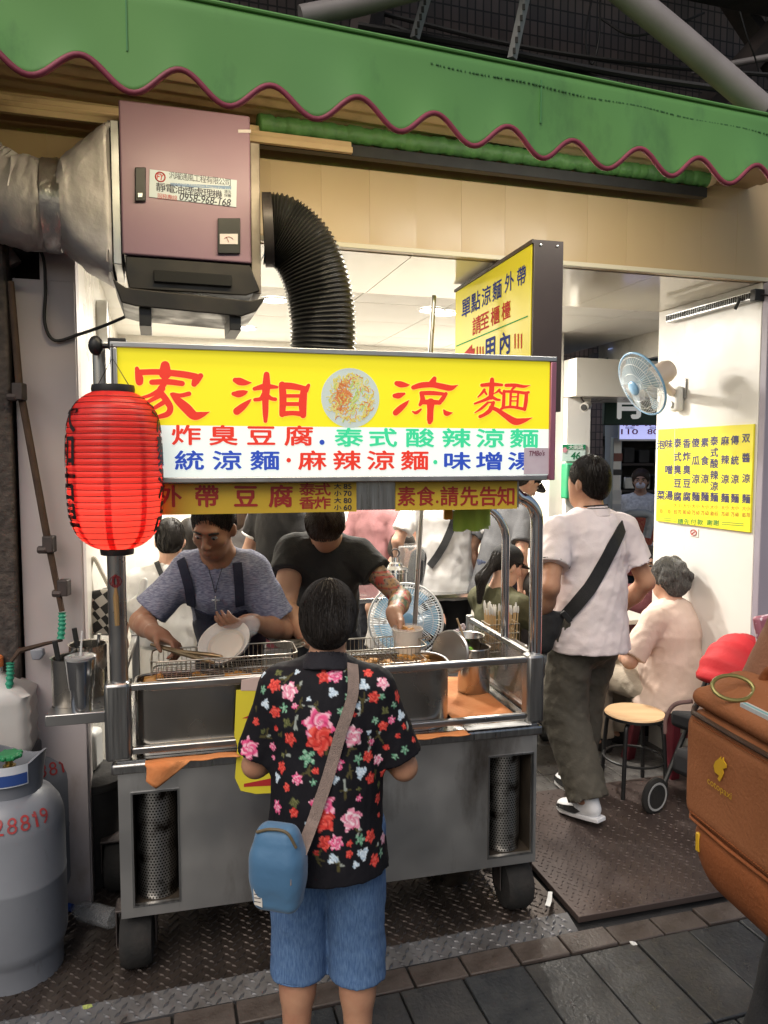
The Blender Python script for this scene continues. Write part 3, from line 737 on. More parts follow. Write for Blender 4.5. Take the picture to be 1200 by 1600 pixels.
# silver duct to the left
foil = mat('duct_foil', (.50, .47, .475), .45, .35, (.36, .33, .32), 5, 8, rvar=.15, bump=.7, bscale=11, grime=((.2, .17, .15), 2.5, .6, (1, 1, 1)))
foil2 = mat('duct_tape', (.62, .60, .60), .28, .9, (.4, .38, .38), 9, bump=.6, bscale=22)
du = thing('ventilation_duct', 'silver foil wrapped duct joining the left side of the exhaust box', 'duct', EX.loc, EX.rz)
def ring(cx, cy, cz, ry, rz, sq, n=28, tilt=0):
    out = []
    for j in range(n):
        a = 2 * math.pi * j / n; c, s_ = math.cos(a), math.sin(a)
        e = 2 / sq; y = ry * math.copysign(abs(c) ** e, c); z = rz * math.copysign(abs(s_) ** e, s_)
        x = math.sin(tilt) * z; out.append((cx - x, cy + y, cz + math.cos(tilt) * z))
    return out
def loft(rings, name, m, par):
    sub = []
    for a_, b_ in zip(rings[:-1], rings[1:]):
        for k in range(4): sub.append([tuple(x + (y - x) * k / 4 for x, y in zip(p_, q_)) for p_, q_ in zip(a_, b_)])
    rings = sub + [rings[-1]]; rj = random.Random(5)
    rings = [rings[0]] + [[tuple(c + rj.gauss(0, .0032) for c in q) for q in r_] for r_ in rings[1:-1]] + [rings[-1]]
    mb = MB(); n = len(rings[0])
    mb.v = [q for r_ in rings for q in r_]
    for i in range(len(rings) - 1):
        for j in range(n): mb.f.append((i * n + j, (i + 1) * n + j, (i + 1) * n + (j + 1) % n, i * n + (j + 1) % n)); mb.m.append(0)
    return mb.build(name, m, par, smooth=50, fix=True)
loft([ring(-.031, .15, 2.62, .15, .25, 12), ring(-.05, .15, 2.62, .15, .245, 8), ring(-.13, .15, 2.61, .15, .195, 4), ring(-.195, .15, 2.61, .145, .15, 2.2), ring(-.205, .15, 2.61, .145, .148, 2)], 'hopper', foil, du)
loft([ring(-.19, .15, 2.61, .151, .152, 2), ring(-.25, .15, 2.61, .153, .154, 2)], 'tape_band', foil2, du)
rs = [ring(-.24, .15, 2.61, .147, .147, 2)]
for k in range(11): 
    a = R(k * 6.5); rs.append(ring(-.27 - .38 * math.sin(a), .15, 2.61 + .42 * (1 - math.cos(a)), .15 + .004 * (k % 2), .15 + .004 * (k % 2), 2, tilt=-a))
loft(rs, 'elbow', foil, du)
rs2 = [ring(-.27 - .38 * math.sin(R(71)) - .1 * k, .15, 2.61 + .42 * (1 - math.cos(R(71))) + .22 * k, .15, .15, 2, tilt=-R(66)) for k in range(3)]
loft(rs2, 'riser', foil, du)
cable([SHOP.w(*(lambda q: (q[0], -.035, q[1]))(SHOP.front(px, py, -.035))) for px, py in ((8, 372), (40, 380), (66, 398), (71, 450), (70, 505), (86, 532), (125, 522), (165, 508), (207, 490))], .006, 'thick black cable draped across the lilac column under the duct', 'power_cable')
pipe([(22, 415, 2.80), (8, 395, 2.79), (-8, 360, 2.78)], .03, foil, 'flexible_pipe', 'small silver flexible pipe behind the duct at the left edge', 'pipe')
# round white lamp on the left wall
vv, zz = SHOP.side(152, 502, -3.087)
w = SHOP.w(-3.087, vv, zz); t = thing('wall_lamp', 'round white wall lamp on the left inner wall above the lantern', 'lamp', w, SHOP.rz)
MR = Matrix.Rotation(R(90), 4, 'Y')
mb = MB(); mb.lathe([(.0001, 0), (.10, 0), (.105, .02), (.10, .05), (.09, .052)], 30, MR); mb.build('housing', white_pl, t)
mb = MB(); mb.lathe([(.09, .050), (.0001, .056)], 30, MR); mb.build('diffuser', mat('pale_lens', (.7, .72, .72), .25), t)
mb = MB(); mb.box(-.0, .02, -.05, .05, -.19, -.10); mb.build('base_plate', white_pl, t, bevel=.004)

# winding rod with two green grips
rust = mat('rusty_rod', (.09, .055, .035), .7, .3, (.05, .03, .022), 14, bump=.4, bscale=50)
mint = mat('mint_grip', (.03, .28, .17), .45)
t = thing('awning_crank', 'rusty awning winding rod with mint green grips leaning on the lilac column', 'crank rod')
def sp_(px, py, v): q = SHOP.front(px, py, v); return SHOP.w(q[0], v, q[1])
mb = MB(); mb.tube([sp_(17, 440, -.06), sp_(30, 600, -.06), sp_(72, 830, -.07), sp_(97, 955, -.08)], [.011, .013, .013, .010], 10); mb.build('rod', rust, t)
for (px, py) in ((29, 612), (76, 850), (99, 918)):
    c = sp_(px, py, -.075); mb = MB(); mb.box(-.016, .022, -.02, .02, -.03, .03); mb.tube([(-.035, -.01, -.02), (.0, -.01, -.02)], .014, 8)
    mb.build('clamp', dk_metal, t, c, bevel=.004)
def grip(pts):
    mb = MB(); P = spline(pts, 12); mb.tube(P, [.0125 + .0022 * math.cos(i * 1.6) for i in range(len(P))], 12); mb.build('grip', mint, t, smooth=80)
grip([tuple(sp_(97, 957, -.08)), tuple(sp_(97, 975, -.085)), tuple(sp_(95, 998, -.09))])
grip([tuple(sp_(16, 1036, -.14)), tuple(sp_(16, 1052, -.14)), tuple(sp_(14, 1078, -.14))])
mb = MB(); mb.tube([sp_(98, 1000, -.09), sp_(70, 1006, -.10), sp_(30, 1017, -.13), sp_(17, 1034, -.14)], [.005, .007, .010, .006], 8); mb.build('crank_arm', rust, t)
c = sp_(58, 1022, -.06); mb = MB(); mb.prism([(-.022, .018), (.022, .022), (.028, 0), (.012, -.02), (-.015, -.02)], -.012, .012); mb.build('wall_hook', mat('hook_grey', (.3, .31, .35), .4), t, c, bevel=.004)

# two tube lamps under the awning, just behind the valance (their mirror images show on the white side wall)
for i, (u0_, u1_, v_, colr, lb) in enumerate(((.15, 1.25, .06, (1, .82, .55), 'warm white tube lamp fixed under the awning behind the valance'), (1.32, 2.42, .06, (1, .93, .84), 'cool white tube lamp fixed under the awning towards the right wall'))):
    t = thing('tube_lamp', lb, 'lamp', AW.loc, AW.rz, 'tube lamps under the awning')
    mb = MB(); mb.box(u0_, u1_, v_ - .022, v_ + .022, 2.925, 2.949); mb.build('housing', white_pl, t, bevel=.003)
    mb = MB(); mb.tube([(u0_ + .02, v_, 2.905), (u1_ - .02, v_, 2.905)], .013, 12); mb.build('tube', mat('tube_glow%d' % i, colr, .4, emit=colr, estr=6), t)
    ld = bpy.data.lights.new('tube_light', 'AREA'); ld.shape = 'RECTANGLE'; ld.size = u1_ - u0_; ld.size_y = .03; ld.energy = TUBE_W; ld.color = colr
    lo = bpy.data.objects.new('tube_light', ld); COL.objects.link(lo); lo.parent = t; lo.location = ((u0_ + u1_) / 2, v_, 2.885); lo.rotation_euler = (R(25), 0, 0)
# ================================================================= FOOD CART
cart = thing('food_cart', 'stainless steel noodle cart with a lit yellow and white sign on top', 'food cart', CART.loc, CART.rz)
CL, CD = 1.463, .70
def CF(px, py, v=0.0): return CART.front(px, py, v)
# front skin with two windows
zl, zh = .25, .735
(wa0, wz1), (wa1, wz0) = CF(207, 1248), CF(281, 1436)
(wb0, _), (wb1, _) = CF(765, 1188), CF(829, 1355)
wz1, wz0 = .665, .29
mb = MB()
for (a, b, c, d) in ((0, wa0, zl, zh), (wa1, wb0, zl, zh), (wb1, CL, zl, zh), (wa0, wa1, zl, wz0), (wa0, wa1, wz1, zh), (wb0, wb1, zl, wz0), (wb0, wb1, wz1, zh)):
    mb.box(a + .0002, b - .0002, 0, .012, c, d)
fpn = mb.build('front_panel', steel_panel, cart)
fpn['kind'] = 'part'; del fpn['kind']
for s_, (a, b) in ((0, (wa0, wa1)), (1, (wb0, wb1))):
    mb = MB(); e = .006
    mb.box(a - e, a, -.004, .0, wz0 - e, wz1 + e); mb.box(b, b + e, -.004, .0, wz0 - e, wz1 + e); mb.box(a, b, -.004, 0, wz1, wz1 + e); mb.box(a, b, -.004, 0, wz0 - e, wz0)
    mb.build('window_frame', steel_h, cart, smooth=0)
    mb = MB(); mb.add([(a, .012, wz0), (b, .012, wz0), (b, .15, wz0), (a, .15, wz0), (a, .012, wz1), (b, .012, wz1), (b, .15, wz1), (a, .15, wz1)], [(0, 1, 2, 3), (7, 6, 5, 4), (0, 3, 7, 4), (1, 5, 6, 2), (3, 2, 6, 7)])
    mb.build('window_recess', mat('soot%d' % s_, (.035, .028, .022), .5, .3, (.07, .055, .04), 9), cart, smooth=0)  # dark brown recess lining with lighter brown mottling
pm = bpy.data.materials.new('perforated'); pm.use_nodes = True
nt = pm.node_tree; pb = nt.nodes['Principled BSDF']; pb.inputs['Metallic'].default_value = 1; pb.inputs['Roughness'].default_value = .38
tc = nt.nodes.new('ShaderNodeTexCoord'); 
def mth(op, a, b=None):
    n = nt.nodes.new('ShaderNodeMath'); n.operation = op
    for i, x in enumerate((a, b)):
        if x is None: continue
        if isinstance(x, (int, float)): n.inputs[i].default_value = x
        else: nt.links.new(x, n.inputs[i])
    return n.outputs[0]
sx = nt.nodes.new('ShaderNodeSeparateXYZ'); nt.links.new(tc.outputs['Object'], sx.inputs[0])
ang = mth('ARCTAN2', sx.outputs[1], sx.outputs[0])
aa = mth('MULTIPLY', ang, .068 / .0105); zz = mth('MULTIPLY', sx.outputs[2], 1 / .0095)
row = mth('FLOOR', zz); off = mth('MULTIPLY', mth('MODULO', row, 2.0), .5)
fa = mth('SUBTRACT', mth('FRACT', mth('ADD', aa, off)), .5); fz = mth('SUBTRACT', mth('FRACT', zz), .5)
dd = mth('SQRT', mth('ADD', mth('MULTIPLY', fa, fa), mth('MULTIPLY', fz, fz)))
hole = mth('LESS_THAN', dd, .29)
mx = nt.nodes.new('ShaderNodeMix'); mx.data_type = 'RGBA'; nt.links.new(hole, mx.inputs[0]); mx.inputs[6].default_value = (.42, .41, .39, 1); mx.inputs[7].default_value = (.008, .007, .006, 1)
nz = nt.nodes.new('ShaderNodeTexNoise'); nz.inputs['Scale'].default_value = 14; nt.links.new(tc.outputs['Object'], nz.inputs[0]); rp = nt.nodes.new('ShaderNodeMapRange'); rp.inputs[1].default_value = .5; rp.inputs[2].default_value = .68; nt.links.new(nz.outputs[0], rp.inputs[0])
mx2 = nt.nodes.new('ShaderNodeMix'); mx2.data_type = 'RGBA'; nt.links.new(rp.outputs[0], mx2.inputs[0]); nt.links.new(mx.outputs[2], mx2.inputs[6]); mx2.inputs[7].default_value = (.03, .022, .016, 1)
nt.links.new(mx2.outputs[2], pb.inputs['Base Color'])
for (a, b) in ((wa0, wa1), (wb0, wb1)):
    mb = MB(); mb.lathe([(.066, 0), (.066, wz1 - wz0 - .004)], 36); mb.build('perforated_drum', pm, cart, ((a + b) / 2, .083, wz0 + .002))
mb = MB()
mb.box(0, .012, .013, CD, zl, zh); mb.box(CL - .012, CL, .013, CD, zl, zh); mb.box(.013, CL - .013, CD - .012, CD, zl, zh); mb.box(.013, CL - .013, .16, CD - .013, zl + .001, zl + .012)
mb.build('body', steel_panel, cart)
mb = MB(); mb.box(-.018, CL + .016, -.016, CD + .012, .7365, .772); mb.build('top_rim', steel_h, cart, bevel=.008)
mb = MB(); mb.box(-.0, CL, .0, CD, .773, .778); mb.build('counter', steel_lt, cart, smooth=0)
# end posts, rails
for (a, b) in ((-.035, .045), (CL - .045, CL + .022)):
    mb = MB(); mb.box(a, b, -.012, .05, .779, 1.035); mb.build('end_post', steel_h, cart, bevel=.012)
for z, hgt in ((1.005, .022), (.796, .022)):
    mb = MB(); mb.box(.046, CL - .046, -.004, .02, z, z + hgt); mb.build('front_rail', steel, cart, bevel=.004)
for u in (.0, CL - .02):
    for z in (1.012, .80):
        mb = MB(); mb.box(u, u + .02, .051, CD - .031, z, z + .02); mb.build('side_rail', steel, cart, bevel=.003)
    mb = MB(); mb.box(u - .004, u + .026, CD - .03, CD, .779, 1.04); mb.build('rear_post', steel_h, cart, bevel=.004)
mb = MB(); mb.box(CL - .03, CL - .024, .051, CD - .04, .822, 1.01); mb.build('side_glass', mat('smoked_glass', (.55, .55, .52), .08, trans=.9, alpha=.35), cart, smooth=0)
mb = MB(); mb.box(.03, CL - .03, CD - .02, CD - .008, .779, .84); mb.build('rear_panel', steel_panel, cart, smooth=0)
# sign posts: straight pole on the left, two bent tubes on the right
up0, zpt = CF(186, 1066, .02)
mb = MB(); mb.tube([(up0, .03, 1.02), (up0, .03, 1.70)], .0285, 20); mb.tube([(up0 - .035, .03, 1.70), (up0 - .035, .03, 2.09)], .02, 14); mb.build('sign_post', steel, cart)
ur, _ = CF(838, 1000, .02)
mb = MB(); mb.tube([(ur, .03, 1.03), (ur, .03, 1.50)] + arc((ur - .09, .03, 1.52), .09, 0, R(78), 10) + [(ur - .10, .03, 1.64)], .0235, 18); mb.build('sign_post', chrome, cart, smooth=80)
mb = MB(); mb.tube([(ur - .005, .30, .9), (ur - .005, .30, 1.40)] + arc((ur - .155, .30, 1.42), .15, 0, R(80), 10) + [(ur - .17, .26, 1.60)], .016, 14); mb.build('rear_brace', chrome, cart, smooth=80)
# casters
wheel_m = rubber
for (px, py, rr_, vv) in ((215, 1550, .10, .09), (800, 1450, .10, .09), (190, 0, .09, CD - .12), (770, 0, .09, CD - .12)):
    u_ = CF(px, 1480, vv)[0]
    mb = MB(); M = Matrix.Rotation(R(90), 4, 'Y') 
    mb.lathe([(.0001, -.055), (.05, -.055), (.088, -.05), (.099, -.03), (.1, 0), (.099, .03), (.088, .05), (.05, .055), (.0001, .055)], 26, M)
    wb = mb.build('wheel', rubber, cart, (u_, vv, .135))
    mb = MB(); mb.box(-.066, -.06, -.03, .03, -.02, .115); mb.box(.06, .066, -.03, .03, -.02, .115); mb.box(-.066, .066, -.04, .04, .105, .1145); mb.build('fork', dk_metal, wb, bevel=.003)
# small side shelf
mb = MB(); (sa, sz), (sb, _) = CF(78, 1108, .1), CF(153, 1108, .1)
mb.box(sa, -.02, .02, .30, sz - .012, sz); mb.box(sa, -.02, .014, .0195, sz - .03, sz + .006); mb.build('side_shelf', steel, cart, bevel=.003)

# ---- the lit sign
sgn_y = mat('sign_yellow', (.60, .54, .02), .3, 0, emit=(.82, .70, .012), estr=.52)
sgn_w = mat('sign_white', (.62, .66, .62), .3, 0, emit=(.80, .90, .84), estr=.5)
let_r = mat('sign_red', (.5, .03, .015), .4, emit=(.68, .035, .02), estr=.55)
let_h = mat('sign_halo', (.8, .5, .05), .4, emit=(.95, .62, .10), estr=.7)
let_b = mat('sign_blue', (.02, .05, .3), .4, emit=(.02, .06, .38), estr=.6)
let_g = mat('sign_green', (.03, .4, .2), .4, emit=(.04, .52, .24), estr=.65)
SV = -.012                                     # front plane of the lettering field, in cart coordinates
def SF(px, py): return CART.front(px, py, SV - .06)
sl_, st_ = SF(172, 548)[0], 2.098; sr_ = SF(868, 574)[0]; sb_ = 1.672; FV = SV - .06
mid = SF(520, 667)[1]
mb = MB(); mb.box(sl_ + .02, sr_ - .02, FV + .004, .05, sb_ + .01, st_ - .01); mb.build('sign_box', alu, cart, smooth=0)
mb = MB(); mb.box(sl_ + .02, sr_ - .022, FV, FV + .0035, mid, st_ - .018); mb.build('sign_face_upper', sgn_y, cart, smooth=0)
mb = MB(); mb.box(sl_ + .02, sr_ - .022, FV, FV + .0035, sb_ + .018, mid - .0003); mb.build('sign_face_lower', sgn_w, cart, smooth=0)
mb = MB(); mb.box(sl_, sr_, FV - .012, .06, st_ - .018, st_); mb.build('sign_frame', alu, cart, bevel=.003)
mb = MB(); mb.box(sl_, sr_ - .03, FV - .012, .06, sb_, sb_ + .018); mb.build('sign_frame', alu, cart, bevel=.003)
mb = MB(); mb.box(sl_, sl_ + .02, FV - .012, .06, sb_ + .0185, st_ - .0185); mb.build('sign_frame', alu, cart, bevel=.003)
mb = MB(); mb.box(sr_ - .022, sr_ - .001, FV - .012, .06, sb_ + .0005, st_ - .0185); fr = mb.build('sign_frame', alu_pink, cart, bevel=.003); fr['label'] = 'pink enamelled right edge of the sign frame'
BIG = {'jia': (190, 550, 7.5, [[(510, 160, 110), (510, 250, 150)], [(180, 195, 50), (205, 300, 95), (210, 350, 90)], [(190, 240, 70), (430, 235, 70), (700, 260, 80), (870, 290, 80)], [(925, 280, 66), (870, 340, 90), (850, 375, 70)],
    [(355, 355, 65), (540, 350, 70), (710, 370, 65)], [(500, 380, 60), (450, 450, 70), (520, 560, 80), (570, 650, 75), (540, 725, 70), (420, 765, 50)],
    [(480, 430, 70), (330, 510, 45), (130, 560, 30)], [(450, 510, 60), (270, 605, 40), (150, 650, 30)], [(510, 580, 60), (360, 670, 45), (240, 720, 30)],
    [(600, 492, 40), (690, 510, 50), (790, 490, 56)], [(585, 495, 40), (660, 570, 90), (760, 660, 115), (850, 745, 105), (940, 735, 70), (1030, 702, 6)]]),
 'xiang': (350, 570, 7.5, [[(130, 180, 60), (180, 195, 90), (250, 210, 65), (320, 210, 10)], [(110, 340, 50), (170, 342, 84), (240, 325, 60), (268, 315, 24)], [(150, 545, 90), (220, 490, 80), (290, 430, 40), (318, 402, 6)],
    [(498, 115, 70), (495, 250, 95), (485, 400, 80), (485, 560, 68), (485, 660, 45)], [(355, 282, 46), (480, 255, 70), (620, 262, 36)], [(470, 340, 60), (430, 398, 50), (362, 410, 44)], [(510, 370, 60), (560, 398, 46), (600, 404, 46)],
    [(680, 235, 80), (690, 400, 86), (680, 580, 70)], [(690, 245, 80), (800, 252, 78), (950, 280, 60)], [(990, 240, 40), (955, 300, 70)], [(935, 300, 80), (920, 450, 96), (925, 590, 76)], [(700, 365, 44), (900, 365, 44)], [(690, 460, 48), (890, 460, 48)], [(680, 575, 66), (800, 566, 56), (920, 577, 66)]]),
 'liang': (600, 580, 9.23, [[(180, 175, 70), (240, 190, 92), (320, 200, 56), (365, 195, 12)], [(150, 355, 64), (210, 352, 88), (290, 325, 36)], [(165, 600, 86), (230, 540, 88), (310, 470, 58), (358, 420, 8)],
    [(725, 105, 62), (690, 180, 110)], [(420, 235, 66), (540, 202, 84), (700, 196, 84), (850, 225, 88), (960, 242, 80), (1065, 200, 6)], [(535, 320, 56), (555, 400, 74), (545, 440, 74), (515, 485, 44)], [(535, 317, 60), (700, 316, 64), (880, 332, 46)],
    [(890, 325, 52), (840, 400, 66), (790, 460, 56)], [(560, 445, 70), (680, 447, 76), (800, 452, 64)], [(670, 450, 120), (665, 560, 95), (660, 700, 90), (655, 735, 64)], [(405, 580, 16), (460, 600, 50), (530, 550, 28)], [(860, 565, 30), (900, 610, 76), (985, 600, 10)]]),
 'mian': (730, 580, 10.0, [[(385, 130, 66), (380, 250, 82), (370, 370, 78), (370, 420, 56)], [(225, 220, 56), (380, 207, 66), (540, 215, 44)], [(265, 290, 46), (220, 350, 38), (165, 405, 22)], [(265, 310, 40), (298, 362, 32)], [(500, 290, 42), (460, 325, 32), (410, 352, 16)], [(490, 310, 36), (538, 350, 40)],
    [(370, 400, 76), (270, 450, 50), (112, 508, 32)], [(380, 402, 56), (450, 440, 46), (503, 450, 36)], [(320, 490, 38), (220, 580, 42), (115, 650, 16)], [(405, 490, 54), (350, 610, 70), (260, 680, 56), (195, 710, 54)], [(360, 565, 56), (470, 610, 68), (600, 700, 88), (740, 785, 112), (870, 772, 78), (1010, 728, 6)], [(330, 487, 26), (410, 490, 36)],
    [(600, 222, 54), (740, 220, 56), (880, 240, 46), (978, 220, 6)], [(740, 240, 44), (690, 290, 34)], [(570, 312, 48), (565, 450, 54), (555, 560, 54), (522, 592, 34)], [(570, 317, 42), (750, 322, 46), (900, 342, 50), (952, 330, 44)], [(920, 342, 54), (910, 480, 62), (890, 598, 54)], [(550, 570, 42), (700, 560, 44), (880, 592, 50)], [(675, 330, 42), (665, 550, 38)], [(790, 340, 34), (775, 560, 38)], [(690, 400, 22), (780, 400, 22)], [(680, 465, 22), (770, 465, 22)]])}
for key, (ox, oy, sc, strokes) in BIG.items():
    mb = MB(); mh = MB()
    for i, st in enumerate(strokes):
        S_ = [(ox + x / sc, oy + y / sc, w / sc) for x, y, w in st]
        def to3(x, y, d=.0022 + i * .00008): q = SF(x, y); return (q[0], FV - d, q[1])
        def to3h(x, y, d=.0003 + i * .00006): q = SF(x, y); return (q[0], FV - d, q[1])
        ribbon(mb, S_, to3); ribbon(mh, S_, to3h, 1.0)
    mb.build('lettering', let_r, cart, smooth=0); mh.build('lettering_outline', let_h, cart, smooth=0)
def row_(items, y, h, m, v=FV - .0012, bold=.022, w=36, slope=0):
    for ch, px in items:
        mb = MB(); yy = y + slope * (px - 540)
        if ch == '.': 
            q = SF(px, yy + 8); mb.lathe([(.0001, 0), (.0085, 0)], 12, Matrix.Translation((q[0], v, q[1])) @ Matrix.Rotation(R(90), 4, 'X')); mb.build('lettering', m, cart, smooth=0); continue
        if ch == '·': 
            q = SF(px, yy); mb.lathe([(.0001, 0), (.0075, 0)], 12, Matrix.Translation((q[0], v, q[1])) @ Matrix.Rotation(R(90), 4, 'X')); mb.build('lettering', m, cart, smooth=0); continue
        a, b = SF(px - w / 2, yy), SF(px + w / 2, yy); c, d = SF(px, yy - h / 2), SF(px, yy + h / 2); q = SF(px, yy)
        put_glyph(mb, ch, q[0], q[1], b[0] - a[0], c[1] - d[1], lambda x, z: (x, v, z), bold)
        mb.build('lettering', m, cart, smooth=0)
row_(list(zip('香炸臭豆腐', (228, 291, 349, 408, 467))), 682, 29, let_r, w=40, slope=.006)
row_([('.', 503)], 683, 20, let_b); 
row_(list(zip('泰式酸辣涼麵', (545, 598, 656, 713, 766, 819))), 684, 27, let_g, w=39, slope=.006)
row_(list(zip('傳統涼麵', (233, 296, 355, 414))), 720, 28, let_b, w=40); row_([('·', 451)], 719, 20, let_r)
row_(list(zip('麻辣涼麵', (488, 542, 595, 648))), 720, 28, let_r, w=38); row_([('·', 680)], 722, 20, let_g)
row_(list(zip('味增湯', (714, 765, 815))), 721, 26, let_b, w=38)
# printed plate of noodles: a flat print on the face
px0, py0 = 547.5, 622
mb = MB(); q0 = SF(px0, py0); r0 = SF(px0 + 45, py0)[0] - q0[0]
MP = Matrix.Translation((q0[0], FV - .0015, q0[1])) @ Matrix.Rotation(R(90), 4, 'X')
mb.lathe([(.0001, 0), (r0, 0)], 40, MP); plate = mb.build('plate_print', mat('print_plate', (.40, .45, .43), .5, emit=(.52, .60, .54), estr=.38), cart, smooth=0)
pal = [((.85, .26, .08), 0), ((.86, .42, .12), 0), ((.88, .70, .12), 2), ((.80, .80, .25), 1), ((.55, .70, .16), 1), ((.90, .78, .28), 2), ((.72, .22, .06), 0)]
mb = MB(); mb.lathe([(.0001, -.0005), (r0 * .80, -.0005)], 30, MP, mi=5)
for k in range(330):
    ci = random.randrange(7); zone = pal[ci][1]
    while True:
        x, y = random.uniform(-.78, .78), random.uniform(-.8, .8)
        rr_ = math.hypot(x, y)
        if rr_ > .8: continue
        z_ = 2 if rr_ > .58 else (0 if x < -.05 else 1)
        if zone == z_ or random.random() < .12: break
    a = random.uniform(0, 3.14) if zone != 1 else random.gauss(1.2, .5); ln = random.uniform(.12, .3); w = random.uniform(.012, .022); bend = random.uniform(-.08, .08)
    pts = []
    for i in range(4):
        t = i / 3 - .5; pts.append((x + math.cos(a) * ln * t - math.sin(a) * bend * (1 - 4 * t * t), y + math.sin(a) * ln * t + math.cos(a) * bend * (1 - 4 * t * t)))
    vs = []; dz = -.0007 - k * .000003
    for i, p in enumerate(pts):
        n_ = (-math.sin(a) * w, math.cos(a) * w); vs += [(q0[0] + (p[0] + n_[0]) * r0, FV - .0015 + dz, q0[1] + (p[1] + n_[1]) * r0), (q0[0] + (p[0] - n_[0]) * r0, FV - .0015 + dz, q0[1] + (p[1] - n_[1]) * r0)]
    mb.add(vs, [(2 * i, 2 * i + 1, 2 * i + 3, 2 * i + 2) for i in range(3)], ci)
nm = [mat('print%d' % i, mul(c, .45), .6, emit=c, estr=.34) for i, (c, _) in enumerate(pal)]
tag(mb.build('noodle_print', nm, plate, smooth=0), None, kind='stuff')
# sticker on the lower right corner (its code is left out)
mb = MB(); a, b = SF(818, 741), SF(858, 700); mb.box(a[0], b[0], FV - .004, FV - .0005, a[1], b[1]); stq = mb.build('sticker', mat('sticker_lilac', (.55, .45, .52), .5, 0, (.60, .52, .58), 20), cart, smooth=0)
mb = MB(); line(mb, SF, 'TMBo\'s', 826, 850, 708, 8, FV - .005, -.03, .02, True, .2); mb.build('lettering', mat('sticker_ink', (.18, .05, .09), .5), stq, smooth=0)
# grey strip with two yellow price panels under the sign
pan_y = mat('panel_yellow', (.62, .42, .04), .45, 0, (.55, .36, .03), 4); pan_r = mat('panel_red', (.33, .025, .02), .5)
PV = -.045
def PF(px, py): return CART.front(px, py, PV)
za, zb = PF(520, 754)[1], PF(520, 798)[1]
mb = MB(); mb.box(PF(200, 775)[0], PF(812, 775)[0], PV + .005, PV + .02, zb, sb_ - .001); mb.build('lower_strip', steel_h, cart, bevel=.002)
for (x0, x1) in ((215, 557), (618, 808)):
    mb = MB(); mb.box(PF(x0, 775)[0], PF(x1, 775)[0], PV, PV + .0045, zb - .004, sb_ - .003); mb.build('price_panel', pan_y, cart, smooth=0)
mb = MB()
for ch, px in zip('外帶豆腐', (265, 323, 384, 439)): line(mb, PF, ch, px - 18, px + 18, 776, 32, PV - .001, 0, .03); mb.build('lettering', pan_r, cart, smooth=0); mb = MB()
line(mb, PF, '泰式', 468, 516, 765, 18, PV - .001, 0, .025); line(mb, PF, '香炸', 468, 516, 786, 18, PV - .001, 0, .025)
for ch, px in zip('素食請先告知', (635, 665, 702, 733, 763, 791)): line(mb, PF, ch, px - 13.5, px + 13.5, 776, 28, PV - .001, 0, .025); mb.build('lettering', pan_r, cart, smooth=0); mb = MB()
q = PF(683, 784); mb.lathe([(.0001, 0), (.005, 0)], 10, Matrix.Translation((q[0], PV - .001, q[1])) @ Matrix.Rotation(R(90), 4, 'X'))
mb.build('lettering', pan_r, cart, smooth=0)
mb = MB()
for ch, num, y in (('大', '85', 760), ('小', '70', 771), ('大', '80', 782), ('小', '60', 793)):
    line(mb, PF, ch, 522, 533, y, 8, PV - .001, 0, .02); line(mb, PF, num, 537, 549, y, 8, PV - .001, 0, .03, True)
mb.build('lettering', ink, cart, smooth=0)

# ---------------------------------------------------------------- things on the cart
oil = mat('fry_oil', (.16, .065, .015), .1, 0, (.10, .04, .01), 6, coat=.3)
tofu_m = mat('fried_tofu', (.55, .27, .06), .6, 0, (.38, .16, .03), 30, bump=.5, bscale=60)
def rrect(u0, u1, v0, v1, r, n=6):
    out = []
    for (cx, cy, a0) in ((u1 - r, v1 - r, 0), (u0 + r, v1 - r, 90), (u0 + r, v0 + r, 180), (u1 - r, v0 + r, 270)):
        for i in range(n + 1): a = R(a0 + 90 * i / n); out.append((cx + r * math.cos(a), cy + r * math.sin(a)))
    return out
def vat(u0, u1, v0, v1, r, z1, label, seed, ntofu):
    t = thing('frying_vat', label, 'vat', CART.loc, CART.rz, 'stainless frying vats on the cart')
    mb = MB(); o_ = rrect(u0, u1, v0, v1, r); i_ = rrect(u0 + .006, u1 - .006, v0 + .006, v1 - .006, r - .006); k = len(o_); zb_ = .7795
    rings = [[(x, y, zb_) for x, y in o_], [(x, y, z1) for x, y in o_], [(x, y, z1) for x, y in i_], [(x, y, zb_ + .05) for x, y in i_]]
    mb.v = [q for r_ in rings for q in r_]
    for a in range(3):
        for j in range(k): mb.f.append((a * k + j, a * k + (j + 1) % k, (a + 1) * k + (j + 1) % k, (a + 1) * k + j)); mb.m.append(0)
    mb.build('pan', steel_pot, t, smooth=50)
    mb = MB(); mb.tube([(x, y, z1) for x, y in o_], .006, 8, True); mb.build('rolled_rim', steel, t, smooth=80)
    mb = MB(); mb.add([(x, y, z1 - .018) for x, y in i_], [tuple(range(k))]); mb.build('oil', oil, t, smooth=0)
    mb = MB(); rs_ = random.Random(seed)
    for _ in range(ntofu):
        s = rs_.uniform(.014, .022); M = Matrix.Translation((rs_.uniform(u0 + .05, u1 - .05), rs_.uniform(v0 + .03, v1 - .03), z1 - .016 + rs_.uniform(0, .012))) @ Matrix.Rotation(rs_.uniform(0, 3), 4, 'Z') @ Matrix.Rotation(rs_.uniform(-.4, .4), 4, 'X')
        mb.box(-s, s, -s, s, -s * .6, s * .6, M)
    tag(mb.build('fried_tofu', tofu_m, t, bevel=.004), None, kind='stuff'); return t
vat(.052, .66, .022, .20, .05, 1.0, 'long stainless frying vat at the left end of the cart', 1, 34)
vat(.70, 1.155, .022, .27, .11, 1.0, 'stainless frying vat with a rounded corner behind the right rail of the cart', 2, 26)
